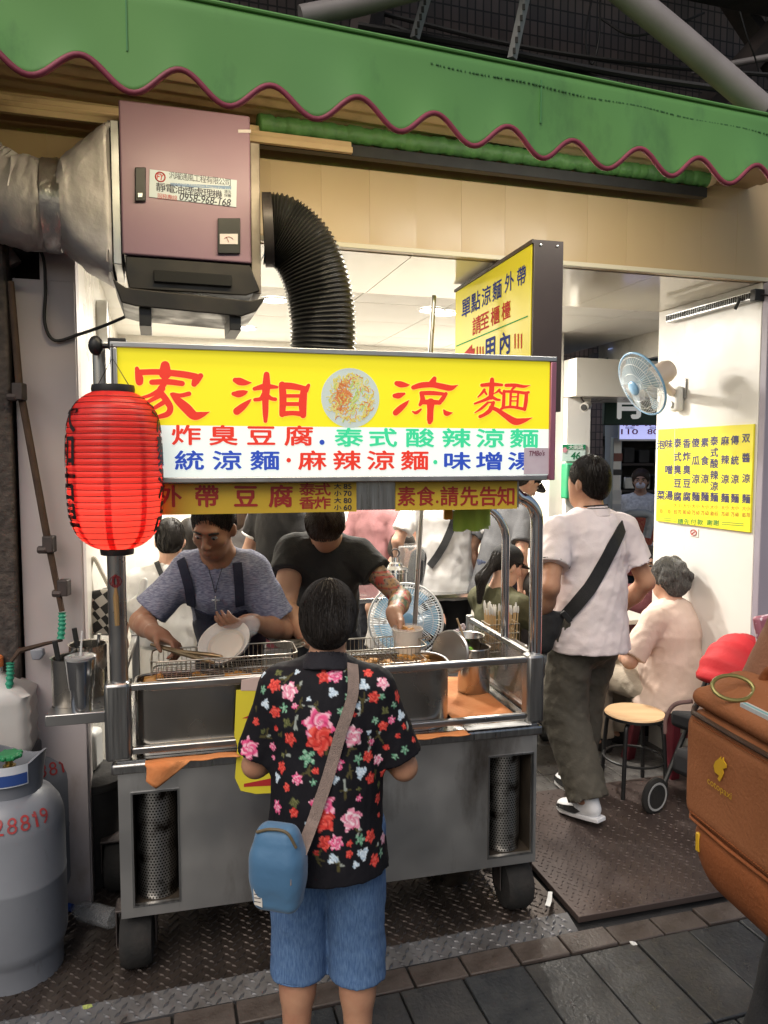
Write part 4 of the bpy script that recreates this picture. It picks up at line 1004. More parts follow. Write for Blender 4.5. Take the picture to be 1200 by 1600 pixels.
wire = mat('wire', (.45, .42, .36), .3, 1.0)
def basket(u0, u1, v0, v1, z0, z1, label, step=.016):
    t = thing('wire_basket', label, 'basket', CART.loc, CART.rz, 'wire draining baskets on the vats')
    pr = rrect(u0, u1, v0, v1, .03, 4)
    for z in (z0, z1):
        mb = MB(); mb.tube([(x, y, z) for x, y in pr], .003, 6, True); mb.build('rim_wire', wire, t, smooth=80)
    mb = MB(); u = u0 + .02
    while u < u1 - .01:
        mb.tube([(u, v0, z1), (u, v0, z0), (u, v1, z0), (u, v1, z1)], .0012, 4); u += step
    v = v0 + .03
    while v < v1 - .02:
        mb.tube([(u0, v, z1), (u0, v, z0), (u1, v, z0), (u1, v, z1)], .0012, 4); v += step * 1.4
    tag(mb.build('wire_mesh', wire, t), None, kind='stuff')
    mb = MB(); mb.tube([(u1 - .002, (v0 + v1) / 2 - .02, z1), (u1 + .035, (v0 + v1) / 2 - .02, z1 + .012), (u1 + .035, (v0 + v1) / 2 + .02, z1 + .012), (u1 - .002, (v0 + v1) / 2 + .02, z1)], .003, 6); mb.build('hanger', wire, t)
    return t
basket(.10, .60, .12, .30, 1.002, 1.062, 'wire draining basket across the left frying vat below the tongs')
basket(.74, 1.08, .12, .30, 1.002, 1.058, 'wire draining basket on the right frying vat beside the white tub')
# yellow sign card on the front, hidden by the customer
card_y = mat('card_yellow', (.72, .62, .04), .55, 0, (.65, .55, .05), 5); card_r = mat('card_red', (.42, .03, .03), .5)
KV = -.022
def KF(px, py): return CART.front(px, py, KV)
t = thing('cardboard_sign', 'yellow and red cardboard sign taped to the cart front behind the customer', 'sign', CART.loc, CART.rz)
poly = [KF(*q) for q in ((369, 1078), (366, 1150), (371, 1165), (367, 1215), (376, 1235), (400, 1240), (470, 1236), (470, 1076), (420, 1076))]
mb = MB(); mb.prism([(q[0], q[1]) for q in poly][::-1], KV - .003, KV); mb.build('card', card_y, t, smooth=0)
for tri in (((378, 1122), (430, 1100), (430, 1122)), ((381, 1229), (381, 1224), (440, 1212), (440, 1226))):
    mb = MB(); P_ = [KF(*q) for q in tri]; mb.add([(q[0], KV - .0036, q[1]) for q in P_], [tuple(range(len(P_)))]); mb.build('red_print', card_r, t, smooth=0)
poly = [CART.front(*q, KV + .004) for q in ((376, 1078), (377, 1062), (440, 1050), (440, 1078))]
mb = MB(); mb.prism([(q[0], q[1]) for q in poly][::-1], KV - .004, KV - .0005); mb.build('tape', mat('tape', (.55, .42, .38), .5), t, smooth=0)
# orange cleaning cloths
orange = mat('orange_cloth', (.56, .19, .06), .85, 0, (.62, .26, .10), 9, bump=.3, bscale=70)
def cloth(pts_edge, name, label, m, fr=CART):
    t = MB(); nu, nv = 24, 8
    (ua, va_, ub, vb_, zc) = pts_edge
    for i in range(nu + 1):
        for j in range(nv + 1):
            u = ua + (ub - ua) * i / nu; v = va_ + (vb_ - va_) * j / nv
            t.v.append((u, v, zc + .004 * math.sin(u * 40) * math.sin(v * 33 + u * 9) + .003))
    for i in range(nu):
        for j in range(nv): t.f.append((i * (nv + 1) + j, (i + 1) * (nv + 1) + j, (i + 1) * (nv + 1) + j + 1, i * (nv + 1) + j + 1)); t.m.append(0)
    o = t.build(name, m, loc=fr.loc, rz=fr.rz, smooth=60); md = o.modifiers.new('s', 'SOLIDIFY'); md.thickness = .004; md.offset = 1; return tag(o, label, 'cloth')
cloth((1.165, .07, 1.41, .60, .782), 'cleaning_cloth', 'orange cloth spread on the counter under the small pot', orange)
def hang(u0, u1, tip, zt, zl_, label):
    """cloth lying along the ledge, one corner hanging over the front"""
    mb = MB(); nu, nv = 26, 10
    for i in range(nu + 1):
        f = i / nu; u = u0 + (u1 - u0) * f
        drop = max(0, (tip - abs(f - .12) * 2.6)) 
        for j in range(nv + 1):
            s = j / nv; L = .03 + (.03 + drop * zl_) * s * 1.0
            d = s * (.035 + drop * zl_)
            if d < .035: mb.v.append((u, .0 - d - .004 + .002 * math.sin(u * 60), zt + .003 + .0015 * math.sin(u * 45 + d * 60)))
            else: mb.v.append((u + .006 * math.sin(d * 30), -.041 - .006 * math.sin(u * 50 + d * 25) - .002, zt + .003 - (d - .035)))
    for i in range(nu):
        for j in range(nv): mb.f.append((i * (nv + 1) + j, (i + 1) * (nv + 1) + j, (i + 1) * (nv + 1) + j + 1, i * (nv + 1) + j + 1)); mb.m.append(0)
    o = mb.build('cleaning_cloth', orange, loc=CART.loc, rz=CART.rz, smooth=60); md = o.modifiers.new('s', 'SOLIDIFY'); md.thickness = .004; tag(o, label, 'cloth')
hang(CF(228, 1210)[0], CF(372, 1195)[0], .9, .770, .085, 'orange cloth hanging over the ledge above the left perforated window')
hang(CF(620, 1170)[0], CF(727, 1165)[0], .15, .770, .05, 'orange cloth lying along the ledge right of the customer')
mb = MB(); mb.box(CF(728, 1160)[0], CF(828, 1155)[0], -.014, .03, .7785, .7805); tag(mb.build('paper_sheet', mat('paper_white', (.75, .75, .73), .5), loc=CART.loc, rz=CART.rz), 'white sheet lying on the ledge under the right rail', 'paper')
# round things on the counter
def lathe_thing(name, label, cat, world, prof, m, n=30, group=None):
    mb = MB(); mb.lathe(prof, n); o = mb.build(name, m, loc=world); return tag(o, label, cat, group)
w = CART.w(*CART.level(740, 1075, .80), 0); w.z = .786
t = thing('stock_pot', 'small stainless pot with a green ladle on the orange cloth', 'pot', w, CART.rz)
mb = MB(); mb.lathe([(.0001, .002), (.062, .002), (.066, .01), (.066, .185), (.071, .187), (.069, .19), (.063, .187), (.063, .02), (.0001, .02)], 32); mb.build('pot', steel_pot, t)
mb = MB(); mb.lathe([(.0001, .14), (.063, .14)], 28); mb.build('sauce', mat('sauce', (.09, .045, .015), .15), t, smooth=0)
t2 = thing('ladle', 'ladle with a green bowl resting in the small pot', 'ladle', w, CART.rz)
mb = MB(); mb.tube([(-.03, -.03, .17), (-.075, .0, .31)], .004, 8); mb.build('handle', mat('wood_handle', (.45, .3, .16), .6), t2)
mb = MB(); mb.ell((-.03, -.035, .172), (.018, .016, .026), 12, 8); mb.build('bowl', mat('green_plastic', (.18, .42, .03), .35), t2)
w = CART.w(*CART.level(700, 1062, .85), 0)
t = thing('strainer_lid', 'round steel lid leaning upright behind the right vat', 'lid', CART.w(*(lambda q: (q[0], .28, q[1]))(CF(703, 1018, .28))), CART.rz + R(-50))
mb = MB(); M = Matrix.Rotation(R(82), 4, 'X'); mb.lathe([(.0001, 0), (.078, .004), (.084, .0), (.084, -.006), (.078, -.002), (.0001, -.006)], 32, M); mb.build('disc', steel, t, fix=True)
# pot behind the strainer
w = CART.w(*CF(730, 1010, .46)[:1], .46, .0); 
lathe_thing('steel_bowl', 'stainless bowl behind the small pot at the right end of the cart', 'bowl', Vector((w.x, w.y, .93)), [(.0001, 0), (.05, 0), (.062, .05), (.07, .075), (.073, .077), (.068, .075), (.05, .01), (.0001, .008)], steel_pot)
# skewers in a wire holder at the rear right corner
q = CF(785, 985, .60); w = CART.w(q[0] - .01, .60, 0)
t = thing('skewer_holder', 'square wire holder at the rear right corner of the cart', 'holder', Vector((w.x, w.y, .90)), CART.rz)
mb = MB()
for z in (0, .04, .08, .12): mb.tube([(-.07, -.05, z), (.07, -.05, z), (.07, .05, z), (-.07, .05, z)], .0022, 5, True)
tag(mb.build('hoop_wire', wire, t), None, kind='stuff')
mb = MB()
for x in np.linspace(-.07, .07, 7):
    for y in (-.05, .05): mb.tube([(x, y, 0), (x, y, .12)], .0016, 4)
tag(mb.build('upright_wire', wire, t), None, kind='stuff')
t = thing('skewer_bundle', 'bundle of wrapped wooden skewers standing in the wire holder', 'skewers', Vector((w.x, w.y, .902)), CART.rz)
bam = mat('bamboo', (.62, .43, .22), .6); wrap = mat('wrapper', (.78, .76, .72), .25, 0, (.66, .62, .56), 60)
mb = MB(); mc = MB()
for k in range(46):
    x, y = random.uniform(-.06, .06), random.uniform(-.04, .04); l = random.uniform(.17, .20); dx, dy = x * .22 + random.uniform(-.008, .008), y * .2
    mb.tube([(x, y, .003), (x + dx, y + dy, l)], .003, 5); mc.tube([(x + dx * .9, y + dy * .9, l * .9), (x + dx, y + dy, l), (x + dx * 1.02, y + dy, l + .012)], [.0042, .005, .003], 5)
tag(mb.build('skewer', bam, t), None, kind='stuff'); tag(mc.build('skewer_wrapper', wrap, t), None, kind='stuff')
# tilted clear cup on the side frame
clear = mat('clear_cup', (.72, .66, .6), .12, trans=.55, alpha=.55)
q = CF(797, 1035, .33); w = CART.w(q[0], .33, q[1])
mb = MB(); M = Matrix.Rotation(R(20), 4, 'Y'); mb.lathe([(.0001, -.09), (.032, -.09), (.042, .085), (.044, .088), (.040, .085), (.030, -.085), (.0001, -.085)], 26, M)
tag(mb.build('plastic_cup', clear, loc=w), 'clear plastic cup tilted against the right side glass', 'cup')
# white tub with tofu, pink cup
w = CART.w(*CF(640, 1010, .30)[:1], .285, 1.0)
paper_w = mat('paper_tub', (.62, .52, .40), .5)
t = thing('takeaway_tub', 'white paper takeaway tub lined with plastic held over the right basket', 'tub', Vector((w.x - .012, w.y, .985)), 0); t.scale = (.88, .88, .8)
mb = MB(); mb.lathe([(.0001, 0), (.056, 0), (.066, .125), (.069, .128), (.066, .131), (.063, .126), (.053, .01), (.0001, .01)], 34); mb.build('tub', paper_w, t)
mb = MB(); mb.lathe([(.068, .06), (.0705, .12), (.071, .135), (.066, .14), (.062, .12), (.056, .06)], 34); mb.build('plastic_liner', mat('liner', (.85, .85, .85), .15, alpha=.22), t)
mb = MB()
for k in range(5): mb.box(-.016, .016, -.013, .013, -.01, .01, Matrix.Translation((random.uniform(-.03, .03), random.uniform(-.03, .03), .095 + .006 * k)) @ Matrix.Rotation(k * 1.1, 4, 'Z') @ Matrix.Rotation(.4, 4, 'X'))
tag(mb.build('fried_tofu', tofu_m, t, bevel=.003), None, kind='stuff')
w = CART.w(CF(432, 1040, .62)[0], .62, 1.0); pinkp = mat('pink_plastic', (.72, .22, .26), .35)
t = thing('pink_cup', 'pink plastic cup standing behind the left vat', 'cup', Vector((w.x, w.y, .97)))
mb = MB(); mb.lathe([(.0001, 0), (.04, 0), (.048, .085), (.05, .086), (.046, .08), (.0001, .078)], 26); mb.build('cup', pinkp, t)
mb = MB(); mb.box(-.016, .014, -.014, .008, .078, .10); mb.build('ice', chrome, t, bevel=.005)
mb = MB(); mb.box(-.055, .055, -.05, .05, .78, .97); tag(mb.build('storage_tin', steel_panel, loc=Vector((w.x, w.y, 0)), rz=CART.rz, bevel=.006), 'steel tin under the pink cup behind the left vat', 'tin')
w = CART.w(CF(505, 1045, .5)[0], .52, .985); 
lathe_thing('steel_bowl', 'wide stainless bowl tilted behind the customer at the middle of the cart', 'bowl', Vector((w.x - .13, w.y, .985)), [(.0001, 0), (.06, 0), (.11, .045), (.115, .05), (.11, .05), (.06, .008), (.0001, .006)], steel_pot)
# orange bag of green plastic bags under the strip
gbag = mat('green_bag', (.42, .58, .06), .35, 0, (.5, .66, .12), 6, alpha=.93, bump=.3, bscale=14)
t = thing('plastic_bag_bundle', 'bundle of lime green plastic bags hanging under the right end of the cart sign', 'bags', CART.loc, CART.rz)
for k in range(4):
    a, b = CF(708 + 3 * k, 790, .12 + .012 * k), CF(757 + 3 * k, 828, .12 + .012 * k)
    mb = MB(); nu = 12
    for i in range(nu + 1):
        for z, s in ((a[1] + .05, 0), ((a[1] + b[1]) / 2, 1), (b[1] + .012 * (k % 2) - .005 * math.sin(i), 1)): mb.v.append((a[0] + (b[0] - a[0]) * i / nu, .12 + .012 * k + .005 * s * math.sin(i * 1.3 + k), z))
    for i in range(nu):
        for j in range(2): mb.f.append((i * 3 + j, (i + 1) * 3 + j, (i + 1) * 3 + j + 1, i * 3 + j + 1)); mb.m.append(0)
    mb.build('bag', gbag, t, smooth=60)
mb = MB(); a, b = CF(695, 790, .11), CF(708, 812, .11); mb.box(a[0], b[0], .11, .13, b[1], a[1] + .04); mb.build('orange_tab', mat('orange_tab', (.7, .32, .03), .4), t, bevel=.004)
mb = MB(); a, b = CF(700, 784, .12), CF(770, 784, .12); mb.tube([(a[0], .135, a[1] + .045), (b[0], .135, b[1] + .045)], .006, 8); mb.build('hanging_bar', dk_metal, t)

# ---------------------------------------------------------------- red lantern
red_paper = bpy.data.materials.new('lantern_paper'); red_paper.use_nodes = True
nt = red_paper.node_tree; nt.nodes.clear(); N = nt.nodes.new
ou = N('ShaderNodeOutputMaterial'); tr = N('ShaderNodeBsdfTranslucent'); df = N('ShaderNodeBsdfPrincipled'); mxs = N('ShaderNodeMixShader')
tr.inputs[0].default_value = (.95, .085, .07, 1); df.inputs['Base Color'].default_value = (.62, .045, .04, 1); df.inputs['Roughness'].default_value = .38; mxs.inputs[0].default_value = .45
nt.links.new(df.outputs[0], mxs.inputs[1]); nt.links.new(tr.outputs[0], mxs.inputs[2]); nt.links.new(mxs.outputs[0], ou.inputs[0])
LC = at(180, 735, 2.26); lant = thing('paper_lantern', 'glowing red ribbed paper lantern hanging at the left end of the cart', 'lantern', LC, R(-10))
LH, LR = .232, .137
def lprof(t): return LR * (1 - .10 * t * t - .46 * abs(t) ** 7)
prof = []; nr = 26
for i in range(nr * 4 + 1):
    t_ = -1 + 2 * i / (nr * 4); prof.append((lprof(t_) - .0028 * (1 - abs(math.sin(math.pi * i / 4))) * 1.0, t_ * LH))
mb = MB(); mb.lathe(prof, 48); mb.build('paper_shade', red_paper, lant, smooth=60)
ring_m = mat('lantern_rib', (.16, .012, .012), .6)
mb = MB()
for i in range(1, nr):
    t_ = -1 + 2 * i / nr; r_ = lprof(t_) - .001; mb.tube([(r_ * math.cos(a * .1309), r_ * math.sin(a * .1309), t_ * LH) for a in range(48)], .0011, 4, True)
mb.build('rib_wire', ring_m, lant)['kind'] = 'stuff'
for a in range(8):
    mb = MB(); an = R(a * 45 + 20); pts = []
    for i in range(25):
        t_ = -1 + 2 * i / 24; r_ = lprof(t_) - .004; pts.append((r_ * math.cos(an), r_ * math.sin(an), t_ * LH))
    w_ = .009; vs = []
    for p_ in pts: vs += [(p_[0] - w_ * math.sin(an), p_[1] + w_ * math.cos(an), p_[2]), (p_[0] + w_ * math.sin(an), p_[1] - w_ * math.cos(an), p_[2])]
    mb.add(vs, [(2 * i, 2 * i + 1, 2 * i + 3, 2 * i + 2) for i in range(24)]); mb.build('paper_overlap', red_paper, lant, smooth=60)
for z, r_, h_ in ((LH - .004, .060, .024), (-LH - .020, .047, .024)):
    mb = MB(); mb.lathe([(r_ - .008, 0), (r_, 0), (r_ + .002, h_ * .5), (r_, h_), (r_ - .008, h_)], 36); mb.build('end_ring', black_pl, lant, (0, 0, z))
mb = MB(); mb.tube([(.0, 0, LH + .02), (-.0, 0, LH + .14)], .002, 5); mb.tube([(-.05, 0, LH + .02), (0, 0, LH + .1), (.05, 0, LH + .02)], .0015, 4); mb.build('hanging_wire', cab, lant)
mb = MB(); mb.ell((0, 0, -.09), (.028, .028, .036), 16, 10); mb.build('bulb', mat('bulb', (1, .9, .7), .3, emit=(1, .80, .55), estr=6), lant)
ld = bpy.data.lights.new('lantern_lamp', 'POINT'); ld.energy = 1.5; ld.color = (1, .75, .5); ld.shadow_soft_size = .04
lo = bpy.data.objects.new('lantern_lamp', ld); COL.objects.link(lo); lo.parent = lant; lo.location = (0, 0, -.13)
# brush characters seen at the two edges of the lantern
mb = MB()
def lmap(a, z, d=.0018): 
    r_ = lprof(z / LH) + d; return (r_ * math.cos(a), r_ * math.sin(a), z)
def lchar(ch, az, z, w, h):
    put_glyph(mb, ch, 0, 0, w, h, lambda x, y, layer=0: lmap(az + x / LR, z + y, .0018 + .0001 * layer), .03)
for az, s in ((R(229), '大和古早'), (R(19), '涼麵湯品')):
    for i, ch in enumerate(s): lchar(ch, az, .155 - i * .098, .085, .088)
mb.build('lettering', mat('lantern_ink', (.008, .006, .006), .5), lant, smooth=0)
# dark clamp knob on the sign corner and the hanging cord charm on the post
c = CART.w(sl_, -.03, 2.09); t = thing('clamp_light', 'black clamp with round knob on the top left corner of the cart sign', 'clamp', c, CART.rz)
mb = MB(); mb.ell((-.045, 0, .0), (.022, .024, .03), 14, 10); mb.build('knob', black_pl, t)
mb = MB(); mb.tube([(-.03, 0, .0), (.02, 0, .0)], .008, 8); mb.box(-.008, .045, -.03, .03, -.012, .022); mb.build('bracket', black_pl, t, bevel=.004)
mb = MB(); mb.tube(spline([(.02, -.03, .01), (.05, -.035, -.03), (.06, -.035, -.08), (.02, -.035, -.09), (.0, -.035, -.05), (.01, -.03, .0)], 8), .003, 6); mb.build('cord', cab, t)
c = CART.w(up0, -.002, CF(184, 908, 0)[1]); t = thing('knotted_charm', 'dark red knotted cord charm with faded tassel on the left cart post', 'charm', c, CART.rz)
mb = MB(); 
for k in range(6): mb.tube([(.018 * math.cos(a * .7) * math.cos(k), -.004, .018 * math.sin(a * .7) + .004 * math.sin(k)) for a in range(9)], .0016, 5, True)
mb.build('knot', mat('charm_red', (.14, .015, .02), .8), t)
mb = MB(); mb.tube([(0, -.004, -.02), (0, -.005, -.05), (.002, -.004, -.14)], [.004, .009, .008], 8); mb.build('tassel', mat('tassel', (.26, .17, .07), .9), t)

# ---------------------------------------------------------------- left side: gas cylinders, jugs, tumbler
gas_m = mat('gas_paint', (.22, .23, .255), .42, 0, (.17, .178, .20), 3.0, rvar=.12, bump=.06, bscale=12, grime=((.07, .055, .045), 6, .62, (2, 2, .7)))
stencil = mat('stencil_red', (.38, .03, .03), .6, 0, (.28, .05, .05), 40)
def gas(x, y, z0, label, az, rad=.165, lab=True):
    t = thing('gas_cylinder', label, 'gas cylinder', (x, y, z0), 0, 'grey gas cylinders left of the cart')
    pr = [(.0001, .035), (rad * .8, .03), (rad * .86, .0), (rad * .90, .0), (rad * .90, .07), (rad * .93, .085), (rad * .97, .10), (rad, .125), (rad, .32), (rad * 1.008, .325), (rad * 1.008, .335), (rad, .34), (rad, .50), (rad * .985, .53), (rad * .92, .565), (rad * .78, .60), (rad * .55, .625), (rad * .3, .638), (.045, .642), (.04, .66), (.0001, .662)]
    mb = MB(); mb.lathe(pr, 44); mb.build('tank', gas_m, t)
    mb = MB(); a0, a1 = R(200), R(520); n = 34; rc = rad * .60
    vs = []
    for i in range(n + 1):
        a = a0 + (a1 - a0) * i / n; low = .618; hi = .75 - .05 * (.5 - .5 * math.cos((i / n) * 2 * math.pi * 2))
        for r_, z in ((rc, low), (rc + .012, hi - .015), (rc + .018, hi), (rc + .010, hi), (rc - .006, low)): vs.append((r_ * math.cos(a), r_ * math.sin(a), z))
    mb.add(vs, [(i * 5 + j, (i + 1) * 5 + j, (i + 1) * 5 + (j + 1) % 5, i * 5 + (j + 1) % 5) for i in range(n) for j in range(5)]); mb.build('collar', gas_m, t, fix=True)
    mb = MB(); mb.lathe([(.018, .66), (.02, .70), (.012, .70), (.012, .725)], 14); mb.tube([(0, 0, .69), (.045 * math.cos(R(-70)), .045 * math.sin(R(-70)), .69)], .012, 10); mb.build('valve', mat('brass' + label[:8], (.42, .3, .1), .35, .9), t)
    mb = MB(); mb.lathe([(.0001, .742), (.03, .742), (.038, .735), (.038, .726), (.0001, .724)], 16)
    for k in range(8): mb.ell((.036 * math.cos(k * .785), .036 * math.sin(k * .785), .733), (.009, .009, .009), 8, 6)
    mb.build('valve_wheel', mat('valve_green' + label[:8], (.02, .20, .07), .45), t)
    h = MB(); d = R(-70); h.tube(spline([(.045 * math.cos(d), .045 * math.sin(d), .69), (.07 * math.cos(d) - .02, .09 * math.sin(d), .66), (-.06, -.10, .60), (-.09, -.12, .50), (-.2, -.1, .3), (-.25, .1, .05)], 8), .010, 10); h.build('gas_hose', rubber, t, smooth=80)
    if lab:
        mb = MB(); a = R(-62); r_ = rc + .019
        vs = []
        for i in range(9):
            aa = a - .45 + .9 * i / 8
            for z in (.668, .735): vs.append((r_ * math.cos(aa), r_ * math.sin(aa), z))
        mb.add(vs, [(2 * i, 2 * i + 2, 2 * i + 3, 2 * i + 1) for i in range(8)]); lb = mb.build('tag_plate', mat('tag_white' + label[:8], (.6, .62, .66), .4), t, smooth=60)
        mb = MB(); vs = []
        for i in range(9):
            aa = a - .42 + .84 * i / 8
            for z in (.672, .708): vs.append(((r_ + .001) * math.cos(aa), (r_ + .001) * math.sin(aa), z))
        mb.add(vs, [(2 * i, 2 * i + 2, 2 * i + 3, 2 * i + 1) for i in range(8)]); mb.build('tag_print', mat('tag_blue' + label[:8], (.03, .07, .25), .4), lb, smooth=60)
    # stencilled number round the shoulder
    mb = MB()
    zp = [(.500, rad), (.53, rad * .985), (.565, rad * .92), (.60, rad * .78)]
    sl = [0]; 
    for i in range(3): sl.append(sl[-1] + math.hypot(zp[i + 1][0] - zp[i][0], zp[i + 1][1] - zp[i][1]))
    def smap(x, s):
        s = min(max(s, 0), sl[-1] - 1e-4); i = max(k for k in range(3) if sl[k] <= s); f = (s - sl[i]) / (sl[i + 1] - sl[i])
        z = zp[i][0] + (zp[i + 1][0] - zp[i][0]) * f; r_ = zp[i][1] + (zp[i + 1][1] - zp[i][1]) * f + .0032; a = az + x / rad
        return (r_ * math.cos(a), r_ * math.sin(a), z)
    chars = '富誠28819'; x = -.165
    for ch in chars:
        cj = ord(ch) > 1000; w_ = .05 if cj else (.018 if ch == '1' else .03)
        if ch == '1':      # a plain stroke, bent round the shoulder in short steps
            for (xa, xb, s0, s1) in ((.008, .016, .036, .086), (.001, .008, .070, .080)):
                k = len(mb.v)
                for i in range(9):
                    sv = s0 + (s1 - s0) * i / 8; mb.v += [smap(x + xa, sv), smap(x + xb, sv)]
                for i in range(8): mb.f.append((k + 2 * i, k + 2 * i + 1, k + 2 * i + 3, k + 2 * i + 2)); mb.m.append(0)
            x += .028; continue
        V_, F_ = glyph(ch, 0); lo, hi = V_.min(0), V_.max(0)
        mb.add([smap(x + (q[0] - lo[0]) / (hi[0] - lo[0]) * w_, .036 + (q[1] - lo[1]) / (hi[1] - lo[1]) * .05) for q in V_], F_); x += w_ + .010
    mb.build('stencil_number', stencil, t, smooth=0); return t
gp1 = at(22, 1400, 2.44); gas(gp1.x, 2.44, .034, 'grey gas cylinder with red stencilled number in the lower left corner', R(-66))
gp2 = at(66, 1300, 2.86); gas(gp2.x, 2.86, .034, 'grey gas cylinder standing behind the front one beside the cart', R(-66))
ht = MB(); ht.box(-.17, .17, -.15, .15, .0, .82)
crate_m = mat('grey_crate', (.12, .12, .13), .6)
jug_m = mat('jug_plastic', (.72, .70, .68), .3, 0, (.62, .58, .55), 6, trans=.25)
jb = at(-6, 1160, 2.62)
mb = MB()
mb.box(-.24, .10, -.12, .16, .034, .705); tag(mb.build('storage_crate', crate_m, loc=(jb.x, 2.72, 0), bevel=.01), 'grey plastic crate under the white jugs at the left edge', 'crate')
def jug(x, y, z, s, label):
    t = thing('plastic_jug', label, 'jug', (x, y, z), R(15), 'white plastic jugs left of the cart')
    mb = MB(); prev = None
    for k in range(8):
        z0 = k * .022 * s; rr_ = .082 * s if k % 2 else .078 * s
        pts = rrect(-rr_ * 1.2, rr_ * 1.2, -rr_, rr_, .03 * s, 5)
        mb.v += [(a, b, z0) for a, b in pts]
    n = len(pts)
    pts2 = rrect(-.05 * s, .05 * s, -.045 * s, .045 * s, .03 * s, 5); mb.v += [(a, b, .185 * s) for a, b in pts2]
    pts3 = rrect(-.022 * s, .022 * s, -.022 * s, .022 * s, .021 * s, 5); mb.v += [(a, b, .205 * s) for a, b in pts3]; mb.v += [(a, b, .225 * s) for a, b in pts3]
    for i in range(10):
        for j in range(n): mb.f.append((i * n + j, i * n + (j + 1) % n, (i + 1) * n + (j + 1) % n, (i + 1) * n + j)); mb.m.append(0)
    mb.f.append(tuple(range(n - 1, -1, -1))); mb.m.append(0); mb.f.append(tuple(10 * n + j for j in range(n))); mb.m.append(0)
    mb.build('bottle', jug_m, t, smooth=70)
    mb = MB(); mb.lathe([(.0001, .25 * s), (.02 * s, .25 * s), (.024 * s, .245 * s), (.024 * s, .222 * s)], 18); mb.build('cap', mat('cap_orange%f' % x, (.7, .2, .06), .4), t)
jug(jb.x - .02, 2.66, .705, 1.35, 'ribbed white plastic jug with orange cap at the left edge')
jug(jb.x - .17, 2.80, .705, 1.45, 'white plastic jug mostly cut off by the left edge')
# pots and tumbler on the side shelf
def shelf(px, v): return CART.w(CART.front(px, 1108, v)[0], v, sz + .0005)
t = thing('steel_tumbler', 'tall stainless tumbler with clear lid on the cart side shelf', 'tumbler', shelf(128, .06))
mb = MB(); mb.lathe([(.0001, 0), (.032, 0), (.036, .07), (.04, .078), (.047, .165), (.048, .17), (.044, .168), (.0001, .166)], 34); mb.build('cup', steel_lt, t)
mb = MB(); mb.lathe([(.047, .168), (.048, .178), (.04, .182), (.0001, .180)], 30); mb.build('lid', mat('tumbler_lid', (.5, .5, .5), .1, trans=.6), t)
mb = MB(); mb.tube([(0, 0, .17), (.008, 0, .26)], .0035, 8); mb.build('straw', mat('straw', (.8, .8, .78), .2, alpha=.6), t)
for (px, v, r_, h_, lb) in ((110, .15, .055, .155, 'stainless pot behind the tumbler on the side shelf'), (140, .24, .062, .175, 'larger stainless pot at the back of the side shelf')):
    t = thing('steel_pot', lb, 'pot', shelf(px, v))
    mb = MB(); mb.lathe([(.0001, 0), (r_, 0), (r_, h_), (r_ + .004, h_ + .002), (r_ - .003, h_), (r_ - .004, .01), (.0001, .01)], 32); mb.build('pot', steel_pot, t)
    mb = MB(); mb.tube([(-.02, 0, .05), (-.045, .0, h_ + .055)], .009, 8); mb.build('utensil_handle', black_pl, t)
    mb = MB(); mb.tube([(.025, 0, .05), (.04, .0, h_ + .035)], .006, 8); mb.build('utensil_handle', steel_lt, t)
# houndstooth tote and white bags hanging at the left wall behind the post
hd = bpy.data.materials.new('houndstooth'); hd.use_nodes = True; nt = hd.node_tree
ck = nt.nodes.new('ShaderNodeTexChecker'); ck.inputs['Scale'].default_value = 26; ck.inputs[1].default_value = (.55, .53, .5, 1); ck.inputs[2].default_value = (.02, .02, .02, 1)
tc = nt.nodes.new('ShaderNodeTexCoord'); mp = nt.nodes.new('ShaderNodeMapping'); mp.inputs['Rotation'].default_value = (.0, .6, .3); nt.links.new(tc.outputs['Object'], mp.inputs[0]); nt.links.new(mp.outputs[0], ck.inputs[0]); nt.links.new(ck.outputs[0], nt.nodes['Principled BSDF'].inputs['Base Color'])
c = at(160, 945, 3.15); t = thing('tote_bag', 'black and white houndstooth tote bag hanging behind the left cart post', 'bag', c, SHOP.rz)
mb = MB(); mb.prism([(-.06, .06), (.05, .075), (.065, -.10), (.03, -.13), (-.055, -.12)], -.03, .03); mb.build('bag', hd, t, bevel=.012)
mb = MB(); mb.tube(spline([(-.04, 0, .06), (-.045, 0, .14), (-.03, 0, .20), (.0, 0, .14), (.03, 0, .07)], 8), .008, 6); mb.build('strap', mat('tote_strap', (.5, .46, .4), .8), t)
bagw = mat('white_bag', (.72, .72, .70), .4, 0, (.62, .62, .6), 8, bump=.5, bscale=18)
V_, F_ = sdf_mesh([Ell((0, 0, -.02), (.05, .04, .10)), Ell((.03, 0, -.09), (.045, .04, .05)), Ell((-.03, 0, .03), (.035, .035, .05)), Cone((0, 0, .05), (.01, 0, .16), .025, .012)], .006, amp=.010, freq=80, seed=4)
o = np_obj('plastic_bag', V_, F_, bagw); o.location = at(222, 965, 3.2); tag(o, 'crumpled white plastic bag hanging between the post and the left cook', 'bag')
mb = MB(); mb.tube([(-.005, 0, 0.12), (.005, .02, .2)], .004, 6)

w = at(150, 1300, 2.95); bn = thing('waste_bin', 'black ribbed plastic bin in the gap between the gas cylinders and the cart', 'bin', (w.x - .02, 2.98, .036))
mb = MB(); mb.lathe([(.0001, .01), (.10, .0), (.105, .02), (.125, .40), (.135, .405), (.135, .43), (.12, .43), (.10, .02)], 24); mb.build('bucket', black_pl, bn)
mb = MB(); mb.lathe([(.0001, .46), (.10, .455), (.137, .435), (.137, .425)], 24); mb.build('lid', rubber, bn)
w = at(148, 1190, 3.0); mb = MB(); mb.box(-.05, .05, -.05, .05, -.07, .09); tag(mb.build('white_canister', white_pl, loc=(w.x - .02, 2.98, .567), bevel=.02), 'white plastic canister standing on the black bin left of the cart', 'canister')
